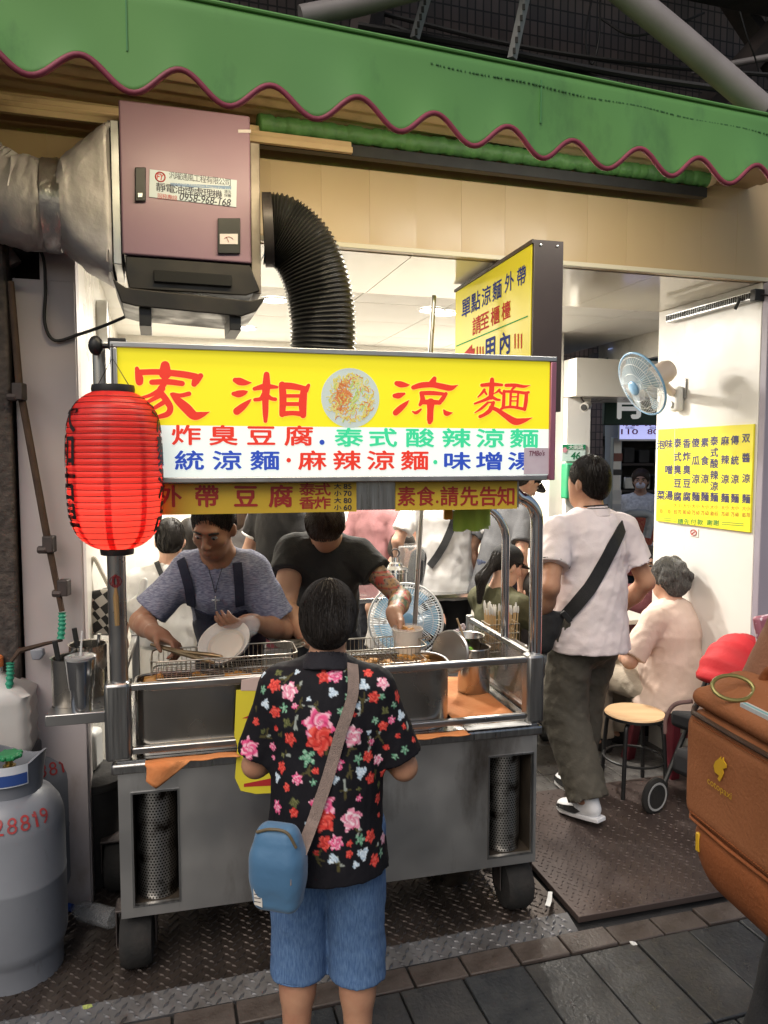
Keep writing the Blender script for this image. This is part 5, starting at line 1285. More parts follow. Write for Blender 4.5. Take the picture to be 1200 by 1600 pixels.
# ================================================================= RIGHT SIDE AND INTERIOR THINGS
# takeaway sign box, end on to the shop front
TS = Frame(*at(833, 385, 2.95).xy, 14.0)
yel2 = mat('takeaway_yellow', (.52, .44, .02), .45, 0, spec=.15, emit=(.80, .66, .02), estr=.22)
ts = thing('takeaway_sign', 'yellow sign box with black end cap standing end on above the cart sign', 'sign', TS.loc, TS.rz)
zt_ = 2.583; brown = mat('box_brown', (.035, .024, .024), .45, 0, (.05, .035, .033), 3)
mb = MB(); mb.box(.004, .128, 0, .90, 1.93, zt_); mb.build('case', brown, ts, bevel=.003)
mb = MB(); mb.box(0, .0035, .014, .888, 1.945, zt_ - .016); mb.build('face', yel2, ts, smooth=0)
for z in (1.93, zt_ - .014):
    mb = MB(); mb.box(-.004, .0038, 0, .90, z, z + .0145); mb.build('face_trim', brown, ts, smooth=0)
for x in (.03, .10):
    mb = MB(); mb.lathe([(.0001, .0), (.004, .0), (.004, .003), (.0001, .004)], 10, Matrix.Translation((x, -.001, zt_ - .02)) @ Matrix.Rotation(R(90), 4, 'X')); mb.build('rivet', alu, ts)
def TSF(px, py): q = TS.side(px, py, 0); return (-q[0], q[1])       # x runs to the viewer's right
def ts3(x, z, layer=0): return (-.0012 - .00006 * layer, -x, z)
def tchars(s, pts, w, h, m, bold=.02):
    for ch, (px, py) in zip(s, pts):
        mb = MB(); a, b = TSF(px - w / 2, py), TSF(px + w / 2, py); c, d = TSF(px, py - h / 2), TSF(px, py + h / 2); q = TSF(px, py)
        put_glyph(mb, ch, q[0], q[1], b[0] - a[0], c[1] - d[1], ts3, bold); mb.build('lettering', m, ts, smooth=0)
tb_ = mat('takeaway_blue', (.012, .03, .22), .7, spec=.1); tr_ = mat('takeaway_red', (.5, .03, .02), .7, spec=.1); tg_ = mat('takeaway_green', (.03, .35, .08), .7, spec=.1)
tchars('單點涼麵外帶', ((728.5, 481), (743.5, 472), (760, 463), (777, 454), (796, 441), (815, 432)), 12.5, 28, tb_, .018)
tchars('請至櫃檯', ((745, 509), (757.5, 502), (774, 494), (791, 486)), 12, 26, tr_, .018)
tchars('用內', ((766, 545), (789, 537)), 16, 34, tb_, .03)
def tpoly(pts, m, name):
    mb = MB(); P_ = [TSF(*q) for q in pts]; mb.add([ts3(*q, 1) for q in P_], [tuple(range(len(P_)))]); mb.build(name, m, ts, smooth=0)
tpoly([(713, 542), (825, 495), (825, 493), (713, 540)], tg_, 'green_rule')
tpoly([(722, 556), (738, 538), (738, 545), (742, 544), (742, 566), (738, 567), (738, 574)], tr_, 'arrow')
for x in (745, 749.5, 754): tpoly([(x, 562), (x + 2, 561), (x + 2, 541), (x, 542)], tr_, 'arrow_bar')
for x in (804, 809, 814): tpoly([(x, 545), (x + 2, 544), (x + 2, 521), (x, 522)], tr_, 'arrow_bar')
# leaning steel pole
A_, B_ = at(678, 462, 3.55), at(646, 1010, 3.45); mb = MB(); mb.tube([A_, B_, B_ + (B_ - A_) * .55], .011, 12); tag(mb.build('steel_pole', steel), 'thin grey steel pole standing behind the cart near the floor fan', 'pole')

# menu board on the side wall
mt_ = SHOP.side(1181, 662.5, 0); mbm = SHOP.side(1176.5, 832.5, 0); ml = SHOP.side(1029, 750, 0)
vA, vB = ml[0], mt_[0]; zT, zB = mt_[1], mbm[1]
men = thing('menu_board', 'yellow menu board with blue dish names and prices on the white side wall', 'menu', SHOP.loc, SHOP.rz)
mb = MB(); mb.box(-.012, -.001, vB, vA, zB, zT); mb.build('board', mat('menu_yellow', (.80, .72, .03), .35, 0, (.76, .68, .03), 3), men, bevel=.002)
def MF(px, py): q = SHOP.side(px, py, 0); return (-q[0], q[1])
def me3(x, z, layer=0): return (-.0128 - .00005 * layer, -x, z)
mi_b = mat('menu_blue', (.03, .025, .10), .5); mi_r = mat('menu_red', (.42, .12, .02), .5); mi_g = mat('menu_green', (.04, .22, .04), .5)
cols = [(1169, [('双', 882), ('醬', 985), ('涼', 1092), ('麵', 1198)], '8570'), (1151.4, [('傳', 893), ('統', 998), ('涼', 1096), ('麵', 1196)], '7560'), (1136, [('麻', 897), ('辣', 995), ('涼', 1096), ('麵', 1194)], '7560'),
        (1119, [('泰', 897), ('式', 957), ('酸', 1015), ('辣', 1075), ('涼', 1133), ('麵', 1190)], '8065'), (1104.3, [('素', 905), ('食', 1000), ('涼', 1095), ('麵', 1187)], '7560'), (1090, [('傻', 907), ('瓜', 1000), ('涼', 1095), ('麵', 1187)], '7560'),
        (1076, [('香', 910), ('炸', 978), ('臭', 1048), ('豆', 1118), ('腐', 1187)], '8060'), (1061.5, [('泰', 908), ('式', 980), ('臭', 1047), ('豆', 1117), ('腐', 1187)], '8570'), (1048, [('味', 913), ('噌', 1047), ('湯', 1180)], '30'), (1035.6, [('泡', 917), ('菜', 1180)], '30')]
def mput(mb, ch, px, py, w, h, bold, own=False):
    a, b = MF(px - w / 2, py), MF(px + w / 2, py); c, d = MF(px, py - h / 2), MF(px, py + h / 2); q = MF(px, py); put_glyph(mb, ch, q[0], q[1], b[0] - a[0], c[1] - d[1], me3, bold, own)
mr = MB()
for px, chs, pr in cols:
    for ch, cy in chs: mb = MB(); mput(mb, ch, px, 420 + cy / 3.333, 11, 13.5, .03); mb.build('dish_name', mi_b, men, smooth=0)
    y_ = 420 + 1238 / 3.333 + (px - 1100) * .045
    if len(pr) == 4:
        mput(mr, '大', px - 3.3, y_, 5.6, 6.5, 0); mput(mr, '小', px + 3.3, y_, 5.6, 6.5, 0); mput(mr, pr[:2], px - 3.3, y_ + 10, 5, 6.5, .01, True); mput(mr, pr[2:], px + 3.3, y_ + 10, 5, 6.5, .01, True)
    else: mput(mr, pr, px, y_ + 10, 5, 6.5, .01, True)
mr.build('price_row', mi_r, men, smooth=0)
mb = MB()
for i, ch in enumerate('請先付款謝謝'): mput(mb, ch, (1066, 1076, 1086.5, 1097, 1112, 1122)[i], 420 + 1316 / 3.333 + i * .4, 8, 8.5, .015)
for (x0, x1, y0, y1) in ((1032, 1059, 808.5, 811), (1131, 1165, 815.5, 818)):
    for dy in (0, 3.2): 
        P_ = [MF(x0, y0 + dy + .7), MF(x1, y1 + dy + .7), MF(x1, y1 + dy - .2), MF(x0, y0 + dy - .2)]; mb.add([me3(*q) for q in P_], [(0, 1, 2, 3)])
mb.build('footer_text', mi_g, men, smooth=0)
# vent strip
va, za = SHOP.side(1052, 497, 0); vb, zb2 = SHOP.side(1190, 464, 0); vz = (za + zb2) / 2
vt = thing('vent_strip', 'grey slotted vent strip along the top of the white side wall', 'vent', SHOP.loc, SHOP.rz)
mb = MB(); mb.box(-.05, -.001, vb, va, vz - .022, vz + .022); mb.build('channel', alu, vt, bevel=.003)
n = 44
for k in range(n):
    v = vb + .01 + (va - vb - .02) * k / (n - 1); mb = MB() if k == 0 else mb
    if k == 0: mb.box(-.0525, -.0495, -.004, .004, vz - .014, vz + .014); s0 = mb.build('slot', gap_dark, vt, (0, v, 0), smooth=0)
    else: inst(s0, 'slot', vt, (0, v, 0))
mb = MB(); mb.box(-.056, .0, vb - .02, vb + .015, vz - .03, vz + .026); mb.build('end_block', black_pl, vt, bevel=.003)
mb = MB(); mb.tube([(-.06, vb + .07, vz + .0), (-.065, vb + .1, vz - .05)], .008, 8); mb.build('toggle', black_pl, vt)
cable([SHOP.w(-.02, vb - .02, vz), SHOP.w(.02, vb - .06, vz - .01), SHOP.w(.1, vb - .08, vz + .015)], .004, 'short black wire leaving the end of the vent strip')
mb = MB(); mb.box(.02, .2, -.11, -.035, 2.555, 2.585); tag(mb.build('wall_bracket', dk_metal, loc=SHOP.loc, rz=SHOP.rz, bevel=.003), 'small dark metal bracket at the right end of the beige fascia', 'bracket')
# wall fan
cagew = mat('cage_white', (.74, .75, .76), .35); fan_blue = mat('fan_blue', (.20, .40, .62), .35); fan_body = mat('fan_body', (.62, .52, .46), .4); blade_m = mat('blade', (.5, .68, .8), .25, alpha=.6)
def fan_head(parent, M, rad, bl, rings=9, spokes=60, blade_mat=blade_m):
    def part(mb, name, m, kind=None):
        mb.v = [tuple(M @ Vector(p)) for p in mb.v]; o = mb.build(name, m, parent, smooth=70)
        if kind: o['kind'] = kind
        return o
    def prof(t): return rad * t, .055 * (1 - t ** 3)
    mb = MB(); mb.tube([(rad * math.cos(a * .1309), rad * math.sin(a * .1309), 0) for a in range(48)], .006, 8, True); part(mb, 'cage_rim', bl)
    for sgn, nm in ((1, 'front_cage'), (-1, 'rear_cage')):
        mb = MB()
        for k in range(spokes):
            a = 2 * math.pi * k / spokes; pts = []
            for i in range(6):
                t = .2 + .8 * i / 5; r_, z = prof(t); aa = a + .25 * (1 - t); pts.append((r_ * math.cos(aa), r_ * math.sin(aa), sgn * z))
            mb.tube(pts, .0011, 3, cap=False)
        for t in (.45, .72, .9):
            r_, z = prof(t); mb.tube([(r_ * math.cos(a * .196), r_ * math.sin(a * .196), sgn * z) for a in range(32)], .0013, 4, True)
        part(mb, nm, cagew, 'stuff')
    mb = MB(); mb.lathe([(.0001, .064), (rad * .16, .062), (rad * .23, .056), (rad * .23, .05)], 22); part(mb, 'badge', fan_blue)
    for k in range(5):
        a0 = k * 2 * math.pi / 5; vs = []; n_ = 6
        for i in range(n_ + 1):
            t = .15 + .72 * i / n_
            for j in range(5):
                aa = a0 + (j / 4 - .5) * (.75 + .3 * t); vs.append((rad * t * math.cos(aa), rad * t * math.sin(aa), .02 * (j / 2 - 1)))
        mb = MB(); mb.add(vs, [(i * 5 + j, (i + 1) * 5 + j, (i + 1) * 5 + j + 1, i * 5 + j + 1) for i in range(n_) for j in range(4)]); part(mb, 'blade', blade_mat)
    mb = MB(); mb.lathe([(.0001, .03), (rad * .16, .03), (rad * .17, -.05)], 20); part(mb, 'hub', blade_mat)
    mb = MB(); mb.lathe([(rad * .2, -.055), (rad * .33, -.06), (rad * .34, -.16), (rad * .28, -.19), (.0001, -.195)], 24); part(mb, 'motor', fan_body)
wf = thing('wall_fan', 'white and blue oscillating fan mounted on the white side wall above the menu', 'fan', (0, 0, 0))
HC = at(1003, 600, 4.02); nrm = Vector((-.855, -.233, -.435)).normalized()
M = Matrix.Translation(HC) @ nrm.to_track_quat('Z', 'Y').to_matrix().to_4x4()
fan_head(wf, M, .175, fan_blue)
bv, bz = SHOP.side(1064, 618, 0); base = SHOP.w(-.03, bv, bz)
mb = MB(); mb.box(-.055, -.002, bv - .04, bv + .04, bz - .09, bz + .05); o = mb.build('wall_base', white_pl, wf, SHOP.loc, SHOP.rz, bevel=.02)
mb = MB(); mb.box(-.012, -.002, bv - .05, bv + .05, bz - .02, bz + .09); mb.build('mount_plate', alu, wf, SHOP.loc, SHOP.rz, bevel=.003)
arm0 = SHOP.w(-.06, bv, bz + .015); mc = HC - nrm * .13
mb = MB(); mb.tube([arm0, (arm0 + mc) / 2 + Vector((0, 0, -.02)), mc + Vector((0, 0, -.03))], [.024, .022, .02], 12); mb.build('arm', fan_body, wf)
mb = MB(); mb.tube([SHOP.w(-.06, bv + .01, bz - .05), SHOP.w(-.066, bv + .01, bz - .05)], .02, 14); mb.build('dial', white_pl, wf)
mb = MB(); mb.tube([SHOP.w(-.035, bv, bz - .09), SHOP.w(-.03, bv, bz - .45)], .0015, 5); mb.build('pull_cord', cagew, wf)
# CCTV bullet camera, number plate, mailbox on the rear column
def RC(px, py): return SHOP.front(px, py, 2.04)
q = RC(906, 636); cc = thing('security_camera', 'small white bullet security camera under the header box on the rear column', 'camera', SHOP.w(q[0], 1.98, q[1]), SHOP.rz)
mb = MB(); mb.tube([(.03, .0, .01), (-.03, -.05, -.01)], .033, 16); mb.build('body', mat('cam_grey', (.42, .4, .37), .4), cc)
mb = MB(); mb.tube([(-.031, -.0505, -.0105), (-.036, -.054, -.012)], .024, 16); mb.build('lens', black_pl, cc)
mb = MB(); mb.tube(spline([(0, 0, .03), (-.02, .01, .07), (.02, .03, .10), (.03, .05, .115)], 6), .006, 6); mb.build('cable_stay', dk_metal, cc)
(a0, zt2), (a1, zb3) = RC(877, 694), RC(914, 721)
hn = thing('house_number_plate', 'white and green house number plate 46 on the rear column', 'number plate', SHOP.loc, SHOP.rz)
mb = MB(); mb.box(a0, a1, 2.03, 2.0385, zb3, zt2); mb.build('plate', mat('plate_white', (.62, .72, .7), .35), hn, bevel=.004)
mb = MB(); mb.box(a0 + .004, a1 - .004, 2.028, 2.0295, zt2 - .04, zt2 - .004); mb.build('green_band', mat('plate_green', (.02, .25, .11), .4), hn, smooth=0)
def RF(px, py): return SHOP.front(px, py, 2.03)
mb = MB(); line(mb, RF, '46', 892, 906, 712, 11, 2.0285, 0, .04, True, .15); mb.build('number', mat('num_green', (.02, .17, .08), .4), hn, smooth=0)
mb = MB(); line(mb, RF, '大南路', 888, 911, 699, 6.5, 2.0265, 0, .02); mb.build('street_name', mat('plate_ink', (.7, .75, .72), .4), hn, smooth=0)
mb = MB(); q = RF(882, 703); 
for k in range(5): mb.lathe([(.0001, 0), (.011, 0)], 10, Matrix.Translation((q[0] + .011 * math.cos(k * 1.257), 2.0255 - .0002 * k, q[1] + .011 * math.sin(k * 1.257))) @ Matrix.Rotation(R(90), 4, 'X'))
mb.build('blossom_mark', mat('blossom', (.65, .3, .36), .4), hn, smooth=0)
(a0, zt2), (a1, zb3) = RC(876, 724), RC(917, 778)
mx_ = thing('mailbox', 'green metal mailbox on the rear column below the number plate', 'mailbox', SHOP.loc, SHOP.rz)
mb = MB(); mb.box(a0, a1, 1.95, 2.038, zb3, zt2); mb.build('box', mat('mail_green', (.02, .27, .12), .4, 0, (.025, .22, .10), 5), mx_, bevel=.012)
mb = MB(); mb.box(a0 + .06, a1 - .02, 1.946, 1.9495, zt2 - .06, zt2 - .025); mb.build('name_slot', mat('slot_pale', (.55, .58, .52), .5), mx_, smooth=0)
mb = MB(); mb.box(a0 + .03, a1 - .03, 1.945, 1.9495, zb3 + .09, zb3 + .10); mb.build('mouth', gap_dark, mx_, smooth=0)

# ---------------------------------------------------------------- lane beyond the shop, seen through the side opening
far_m = mat('far_dark', (.05, .047, .045), .8, 0, (.09, .08, .075), 3)
fb = thing('far_shop', 'dim shop front across the side lane with shelves behind its counter', 'shop', (0, 0, 0))
b = MB(); b.box(1.9, 7.5, 10.5, 10.7, 0, 5.2); b.build('back_wall', far_m, fb, smooth=0)
b = MB(); b.box(1.9, 2.48, 8.6, 8.75, 0, 4.2); b.build('tiled_pier', tilewall, fb, smooth=0)
b = MB(); b.box(2.3, 7.5, 8.4, 10.5, 2.75, 2.9); b.build('canopy', far_m, fb, smooth=0)
b = MB(); b.box(1.95, 7.0, 5.9, 9.5, 3.6, 3.66); b.build('lane_roof', far_m, fb, smooth=0)
for k in range(4):
    z = 1.3 + k * .35; b = MB(); b.box(2.5, 4.5, 9.9, 10.3, z, z + .03); b.build('shelf', dk_metal, fb, smooth=0)
    for j in range(9):
        b = MB(); x = 2.55 + j * .2; hh = random.uniform(.15, .26); b.box(x, x + random.uniform(.12, .17), 9.92, 10.15, z + .031, z + .031 + hh); b.build('stocked_box', (far_m, alu, mat('stk%d%d' % (k, j), (random.uniform(.1, .3), random.uniform(.1, .25), random.uniform(.1, .25)), .6))[random.randrange(3)], fb, bevel=.02)
b = MB(); b.box(2.3, 4.8, 8.3, 8.7, .0, .95); b.build('counter', steel_panel, fb, bevel=.01)
q0, q1 = at(946, 612, 6.25), at(1052, 640, 6.25)
sg = thing('far_sign', 'dark green sign with a big white character across the side lane', 'sign')
zA, zBb = at(980, 597, 6.25).z, at(980, 662, 6.25).z
mb = MB(); mb.box(q0.x, 3.4, 6.26, 6.34, zBb - .01, zA + .2); mb.build('board', mat('far_green', (.012, .045, .032), .4), sg, bevel=.01)
mb = MB(); c = at(983, 628, 6.25); put_glyph(mb, '青', c.x, c.z + .045, .25, .36, lambda x, z: (x, 6.25, z), .03); mb.build('lettering', mat('far_white', (.75, .76, .73), .4, emit=(.8, .8, .78), estr=.25), sg, smooth=0)
ps = thing('price_screen', 'lit lilac price screen with red numbers across the side lane', 'screen')
(xa, zb4) = at(969, 686, 6.4).x, at(969, 686, 6.4).z; zt4 = at(969, 655, 6.4).z
mb = MB(); mb.box(xa, 3.3, 6.42, 6.46, zb4 - .015, zt4 + .02); mb.build('case', alu, ps, smooth=0)
mb = MB(); mb.box(xa, 3.3, 6.41, 6.4185, zb4, zt4 + .02); mb.build('display', mat('far_screen', (.5, .52, .8), .3, emit=(.50, .52, .95), estr=.75), ps, smooth=0)
def FS(px, py): q = at(px, py, 6.4); return q.x, q.z
mb = MB()
for s, x0, x1, y, h in (('40', 971, 982, 662.5, 6), ('25', 987, 999, 662.5, 6), ('30', 1008, 1019, 662.5, 6), ('25', 1024, 1036, 662.5, 6), ('110', 971, 997, 674.5, 8), ('80', 1012, 1029, 674.5, 8)): line(mb, FS, s, x0, x1, y, h, 6.405, 0, .03, True)
mb.build('numbers', mat('far_num', (.3, .02, .08), .4), ps, smooth=0)
mb = MB(); line(mb, FS, '每瓶', 977, 992, 668.5, 4.5, 6.405); line(mb, FS, '每瓶', 1015, 1030, 668.5, 4.5, 6.405); line(mb, FS, '大杯', 1008, 1020, 656.5, 4, 6.405); mb.build('lettering', mat('far_ink', (.05, .06, .2), .4), ps, smooth=0)
pipe([(956, 615, 7.4), (957, 700, 7.4), (952, 830, 7.4)], .07, mat('drain_grey', (.36, .38, .4), .45), 'drain_pipe', 'grey vertical drain pipe on the tiled pier across the lane', 'pipe')
w = at(961, 760, 6.6); t = thing('steel_post', 'stainless door post with stickers across the lane', 'post', (w.x, 6.6, 0))
mb = MB(); mb.box(-.035, .04, -.04, .04, .0, 1.93); mb.build('post', steel_panel, t, bevel=.006)
for k, (z, hh, cl) in enumerate(((1.72, .07, (.25, .1, .08)), (1.60, .05, (.05, .05, .05)), (1.38, .09, (.5, .5, .5)), (1.20, .08, (.15, .2, .4)), (1.30, .05, (.4, .4, .42)))):
    mb = MB(); mb.box(-.03, .045, -.0425, -.0405, z, z + hh); mb.build('sticker', mat('poststk%d' % k, cl, .5), t, smooth=0)
grey_tube = mat('grey_tube', (.34, .37, .39), .35)
for pts, lb in ((((962, 812, 6.4), (985, 803, 6.3), (1010, 803, 6.3), (1016, 812, 6.3), (1010, 840, 6.3)), 'upper thick grey bent tube across the lane'), (((960, 826, 6.3), (980, 815, 6.2), (988, 822, 6.2), (986, 850, 6.2)), 'lower thick grey bent tube across the lane')):
    mb = MB(); mb.tube(spline([tuple(p) for p in pxs(pts)], 8), .035, 12); tag(mb.build('bent_tube', grey_tube, smooth=80), lb, 'tube')
# blue roof glazing with lattice seen over the wall fan
gl = thing('roof_glazing', 'bluish roof glazing with metal lattice above the side lane', 'roof')
mb = MB(); mb.add([at(950, 545, 6.2), at(1120, 515, 6.2), at(1120, 560, 8.5), at(950, 580, 8.5)], [(0, 1, 2, 3)]); mb.build('glass', mat('lane_glass_glow', (.35, .45, .75), .3, emit=(.35, .45, .85), estr=.45), gl, smooth=0)  # blue glow in the material stands in for sky light through the panes
for k in range(5):
    mb = MB(); mb.tube([at(975 + 18 * k, 540 - 3 * k, 6.15), at(960 + 18 * k, 575 - 3 * k, 8.3)], .012, 6); mb.build('glazing_bar', dk_metal, gl)
for k in range(2):
    mb = MB(); mb.tube([at(960, 548 + 12 * k, 6.3 + k), at(1110, 522 + 12 * k, 6.3 + k)], .015, 6); mb.build('purlin', dk_metal, gl)

# ---------------------------------------------------------------- stools, stroller, floor fan, table
w = at(992, 1112, 3.78); zf = .05
st_ = thing('round_stool', 'round wooden topped stool with black legs beside the man in the polo shirt', 'stool', (w.x, 3.78, zf))
sh = w.z - zf
mb = MB(); mb.lathe([(.0001, sh), (.145, sh), (.15, sh - .006), (.15, sh - .018), (.145, sh - .022), (.0001, sh - .022)], 40); mb.build('seat', mat('stool_wood', (.62, .42, .24), .4, 0, (.55, .35, .19), 4, stretch=(1, 14, 1)), st_)
mb = MB(); mb.lathe([(.152, sh - .020), (.152, sh - .005)], 40); mb.build('seat_edge', black_pl, st_)
for k in range(4):
    a = R(45 + 90 * k + 10); c, s_ = math.cos(a), math.sin(a)
    mb = MB(); mb.tube(spline([(.06 * c, .06 * s_, sh - .03), (.12 * c, .12 * s_, sh - .04), (.145 * c, .145 * s_, sh - .09), (.165 * c, .165 * s_, 0.002)], 6), .011, 8); mb.build('leg', black_pl, st_, smooth=80)
mb = MB(); mb.tube([(.15 * math.cos(a * .26), .15 * math.sin(a * .26), .17) for a in range(24)], .007, 6, True); mb.build('foot_ring', black_pl, st_)
maroon = mat('maroon_plastic', (.10, .012, .02), .35, 0, (.08, .01, .016), 6)
w = at(1052, 1082, 4.12)
ms = thing('plastic_stool', 'dark red plastic stool under the grey haired woman', 'stool', (w.x, 4.12, .04), R(25))
hh = w.z - .04
mb = MB(); mb.prism([(-.15, hh - .03), (-.14, hh), (.14, hh), (.15, hh - .03), (.155, hh - .07), (-.155, hh - .07)], -.15, .15); mb.build('seat', maroon, ms, bevel=.015)
for sx_ in (-1, 1):
    for sy in (-1, 1):
        mb = MB(); vs = []
        for z, o_ in ((hh - .06, .125), (0, .165)):
            for (dx, dy) in ((-.028, -.028), (.028, -.028), (.028, .028), (-.028, .028)): vs.append((sx_ * o_ + dx, sy * o_ + dy, z))
        mb.add(vs, [(0, 1, 5, 4), (1, 2, 6, 5), (2, 3, 7, 6), (3, 0, 4, 7), (4, 5, 6, 7)]); mb.build('leg', maroon, ms, bevel=.006, fix=True)
mb = MB()
for sy in (-1, 1): mb.box(-.12, .12, sy * .145 - .008, sy * .145 + .008, hh - .2, hh - .17)
mb.build('stretcher', maroon, ms, bevel=.003)['kind'] = 'stuff'
# stroller with red canopy
sc_ = at(1132, 1040, 3.5); 
sr = thing('stroller', 'folding stroller with a red canopy between the backpack and the wall', 'stroller', (sc_.x, 3.5, .05), R(32))
zc = sc_.z - .05
red_can = mat('red_canopy', (.52, .022, .03), .7, 0, (.45, .015, .02), 6, bump=.2, bscale=50)
mb = MB(); nA, nB = 14, 22; vs = []
for i in range(nA + 1):
    fan_ = R(8 + 92 * i / nA)
    for j in range(nB + 1):
        a = math.pi * j / nB; rr_ = .235 + .010 * math.sin(i * 2 * math.pi / 3.5)
        x = -math.cos(fan_) * math.sin(a) * rr_ * 1.05; z = math.sin(fan_) * math.sin(a) * rr_; y = -math.cos(a) * .17
        vs.append((x + .13, y, z - .1 + zc))
mb.add(vs, [(i * (nB + 1) + j, (i + 1) * (nB + 1) + j, (i + 1) * (nB + 1) + j + 1, i * (nB + 1) + j + 1) for i in range(nA) for j in range(nB)])
o = mb.build('canopy', red_can, sr, smooth=70); md = o.modifiers.new('s', 'SOLIDIFY'); md.thickness = .004
for sy in (-.17, .17):
    mb = MB(); mb.tube([(.13, sy, zc - .1), (.02, sy, .45), (-.22, sy, .09)], .012, 8); mb.build('frame_tube', black_pl, sr)
    mb = MB(); mb.tube([(.30, sy, zc - .0), (.02, sy, .45), (.22, sy, .09)], .012, 8); mb.build('frame_tube', black_pl, sr)
mb = MB(); mb.prism([(-.18, .42), (.14, .36), (.2, .62), (.16, .65), (.1, .44), (-.18, .5)], -.16, .16); mb.build('seat_sling', mat('sling', (.015, .015, .017), .85), sr, bevel=.02)
mb = MB(); mb.prism([(-.2, .2), (.15, .16), (.17, .30), (-.18, .32)], -.14, .14); mb.build('basket', mat('sling2', (.02, .02, .022), .9), sr, bevel=.03)
rimg = mat('wheel_rim', (.35, .35, .35), .4)
for sx_ in (-.26, .22):
    for sy in (-.17, .17):
        M = Matrix.Translation((sx_, sy, .088)) @ Matrix.Rotation(R(90), 4, 'X') @ Matrix.Translation((0, 0, -.015))
        mb = MB(); mb.lathe([(.0001, .0), (.062, 0), (.075, .0), (.087, .008), (.087, .022), (.075, .03), (.062, .03), (.0001, .03)], 30, M); wh = mb.build('wheel', rubber, sr)
        mb = MB(); mb.lathe([(.058, -.0015), (.068, -.002), (.068, .0325), (.058, .0315)], 30, M); mb.build('rim', rimg, wh)
mb = MB(); mb.tube([(-.22, -.17, .12), (-.2, -.175, .5), (-.17, -.18, .6)], .008, 8); mb.build('strap', mat('str_strap', (.45, .2, .17), .7), sr)
# floor fan
ff = thing('floor_fan', 'white floor fan with pale blue blades behind the tattooed arm', 'fan', (0, 0, 0))
HC = at(634, 970, 3.9); nrm = Vector((.05, -1, .12)).normalized(); M = Matrix.Translation(HC) @ nrm.to_track_quat('Z', 'Y').to_matrix().to_4x4()
fan_head(ff, M, .195, cagew, spokes=80, blade_mat=mat('blade2', (.30, .58, .82), .3, alpha=.8))
mb = MB(); mb.tube([(HC.x, HC.y + .1, HC.z - .03), (HC.x, HC.y + .12, .06)], .018, 12); mb.build('stand', white_pl, ff)
mb = MB(); mb.lathe([(.0001, .05), (.1, .045), (.17, .02), (.18, 0)], 26, Matrix.Translation((HC.x, HC.y + .12, .045))); mb.build('base', white_pl, ff)
# stainless serving table at the back, dispenser, bowls
tb0 = at(640, 940, 5.0)
tt = thing('steel_table', 'stainless serving table in the middle of the shop', 'table', (at(620, 900, 5.0).x, 5.0, .04), SHOP.rz)
mb = MB(); mb.box(-.5, .55, -.25, .25, .80, .83); mb.build('top', steel_lt, tt, bevel=.004)
for sx_ in (-.46, .51):
    for sy in (-.21, .21): mb = MB(); mb.tube([(sx_, sy, 0), (sx_, sy, .80)], .016, 10); mb.build('leg', steel, tt)
w = at(618, 880, 4.75); ds = thing('sauce_dispenser', 'stainless lidded jar with ring handle behind the floor fan', 'jar', (w.x, 4.85, .871))
mb = MB(); mb.lathe([(.0001, 0), (.08, 0), (.08, .14), (.085, .145), (.085, .165), (.05, .185), (.045, .20), (.03, .21), (.03, .24), (.0001, .245)], 28); mb.build('jar', steel_lt, ds)
mb = MB(); mb.tube(arc((0, 0, .265), .026, R(-60), R(240), 12), .005, 6); mb.build('ring_handle', dk_metal, ds)
w = at(600, 880, 4.9); mb = MB(); mb.box(-.09, .09, -.08, .08, 0, .3); tag(mb.build('clear_box', mat('clear_box', (.8, .82, .82), .1, alpha=.25), loc=(w.x + .17, 5.03, .871), rz=.2, bevel=.01), 'clear acrylic box on the serving table behind the dispenser', 'box')
t4 = thing('dining_table', 'white topped dining table behind the cart at the left', 'table', (at(330, 950, 5.2).x, 5.15, .04), SHOP.rz)
mb = MB(); mb.box(-.5, .5, -.3, .3, .72, .75); mb.build('top', mat('table_top', (.55, .52, .47), .35), t4, bevel=.006)
for sx_ in (-.45, .45):
    for sy in (-.25, .25): mb = MB(); mb.tube([(sx_, sy, 0), (sx_, sy, .72)], .016, 10); mb.build('leg', steel, t4)
t5 = thing('dining_table', 'white topped dining table in front of the girl in the black cap', 'table', (at(905, 950, 4.75).x, 4.75, .04), SHOP.rz)
mb = MB(); mb.box(-.3, .35, -.3, .3, .70, .73); mb.build('top', MATS['table_top'], t5, bevel=.006)
for sx_ in (-.26, .31):
    for sy in (-.26, .26): mb = MB(); mb.tube([(sx_, sy, 0), (sx_, sy, .70)], .016, 10); mb.build('leg', steel, t5)
w = at(690, 905, 4.9)
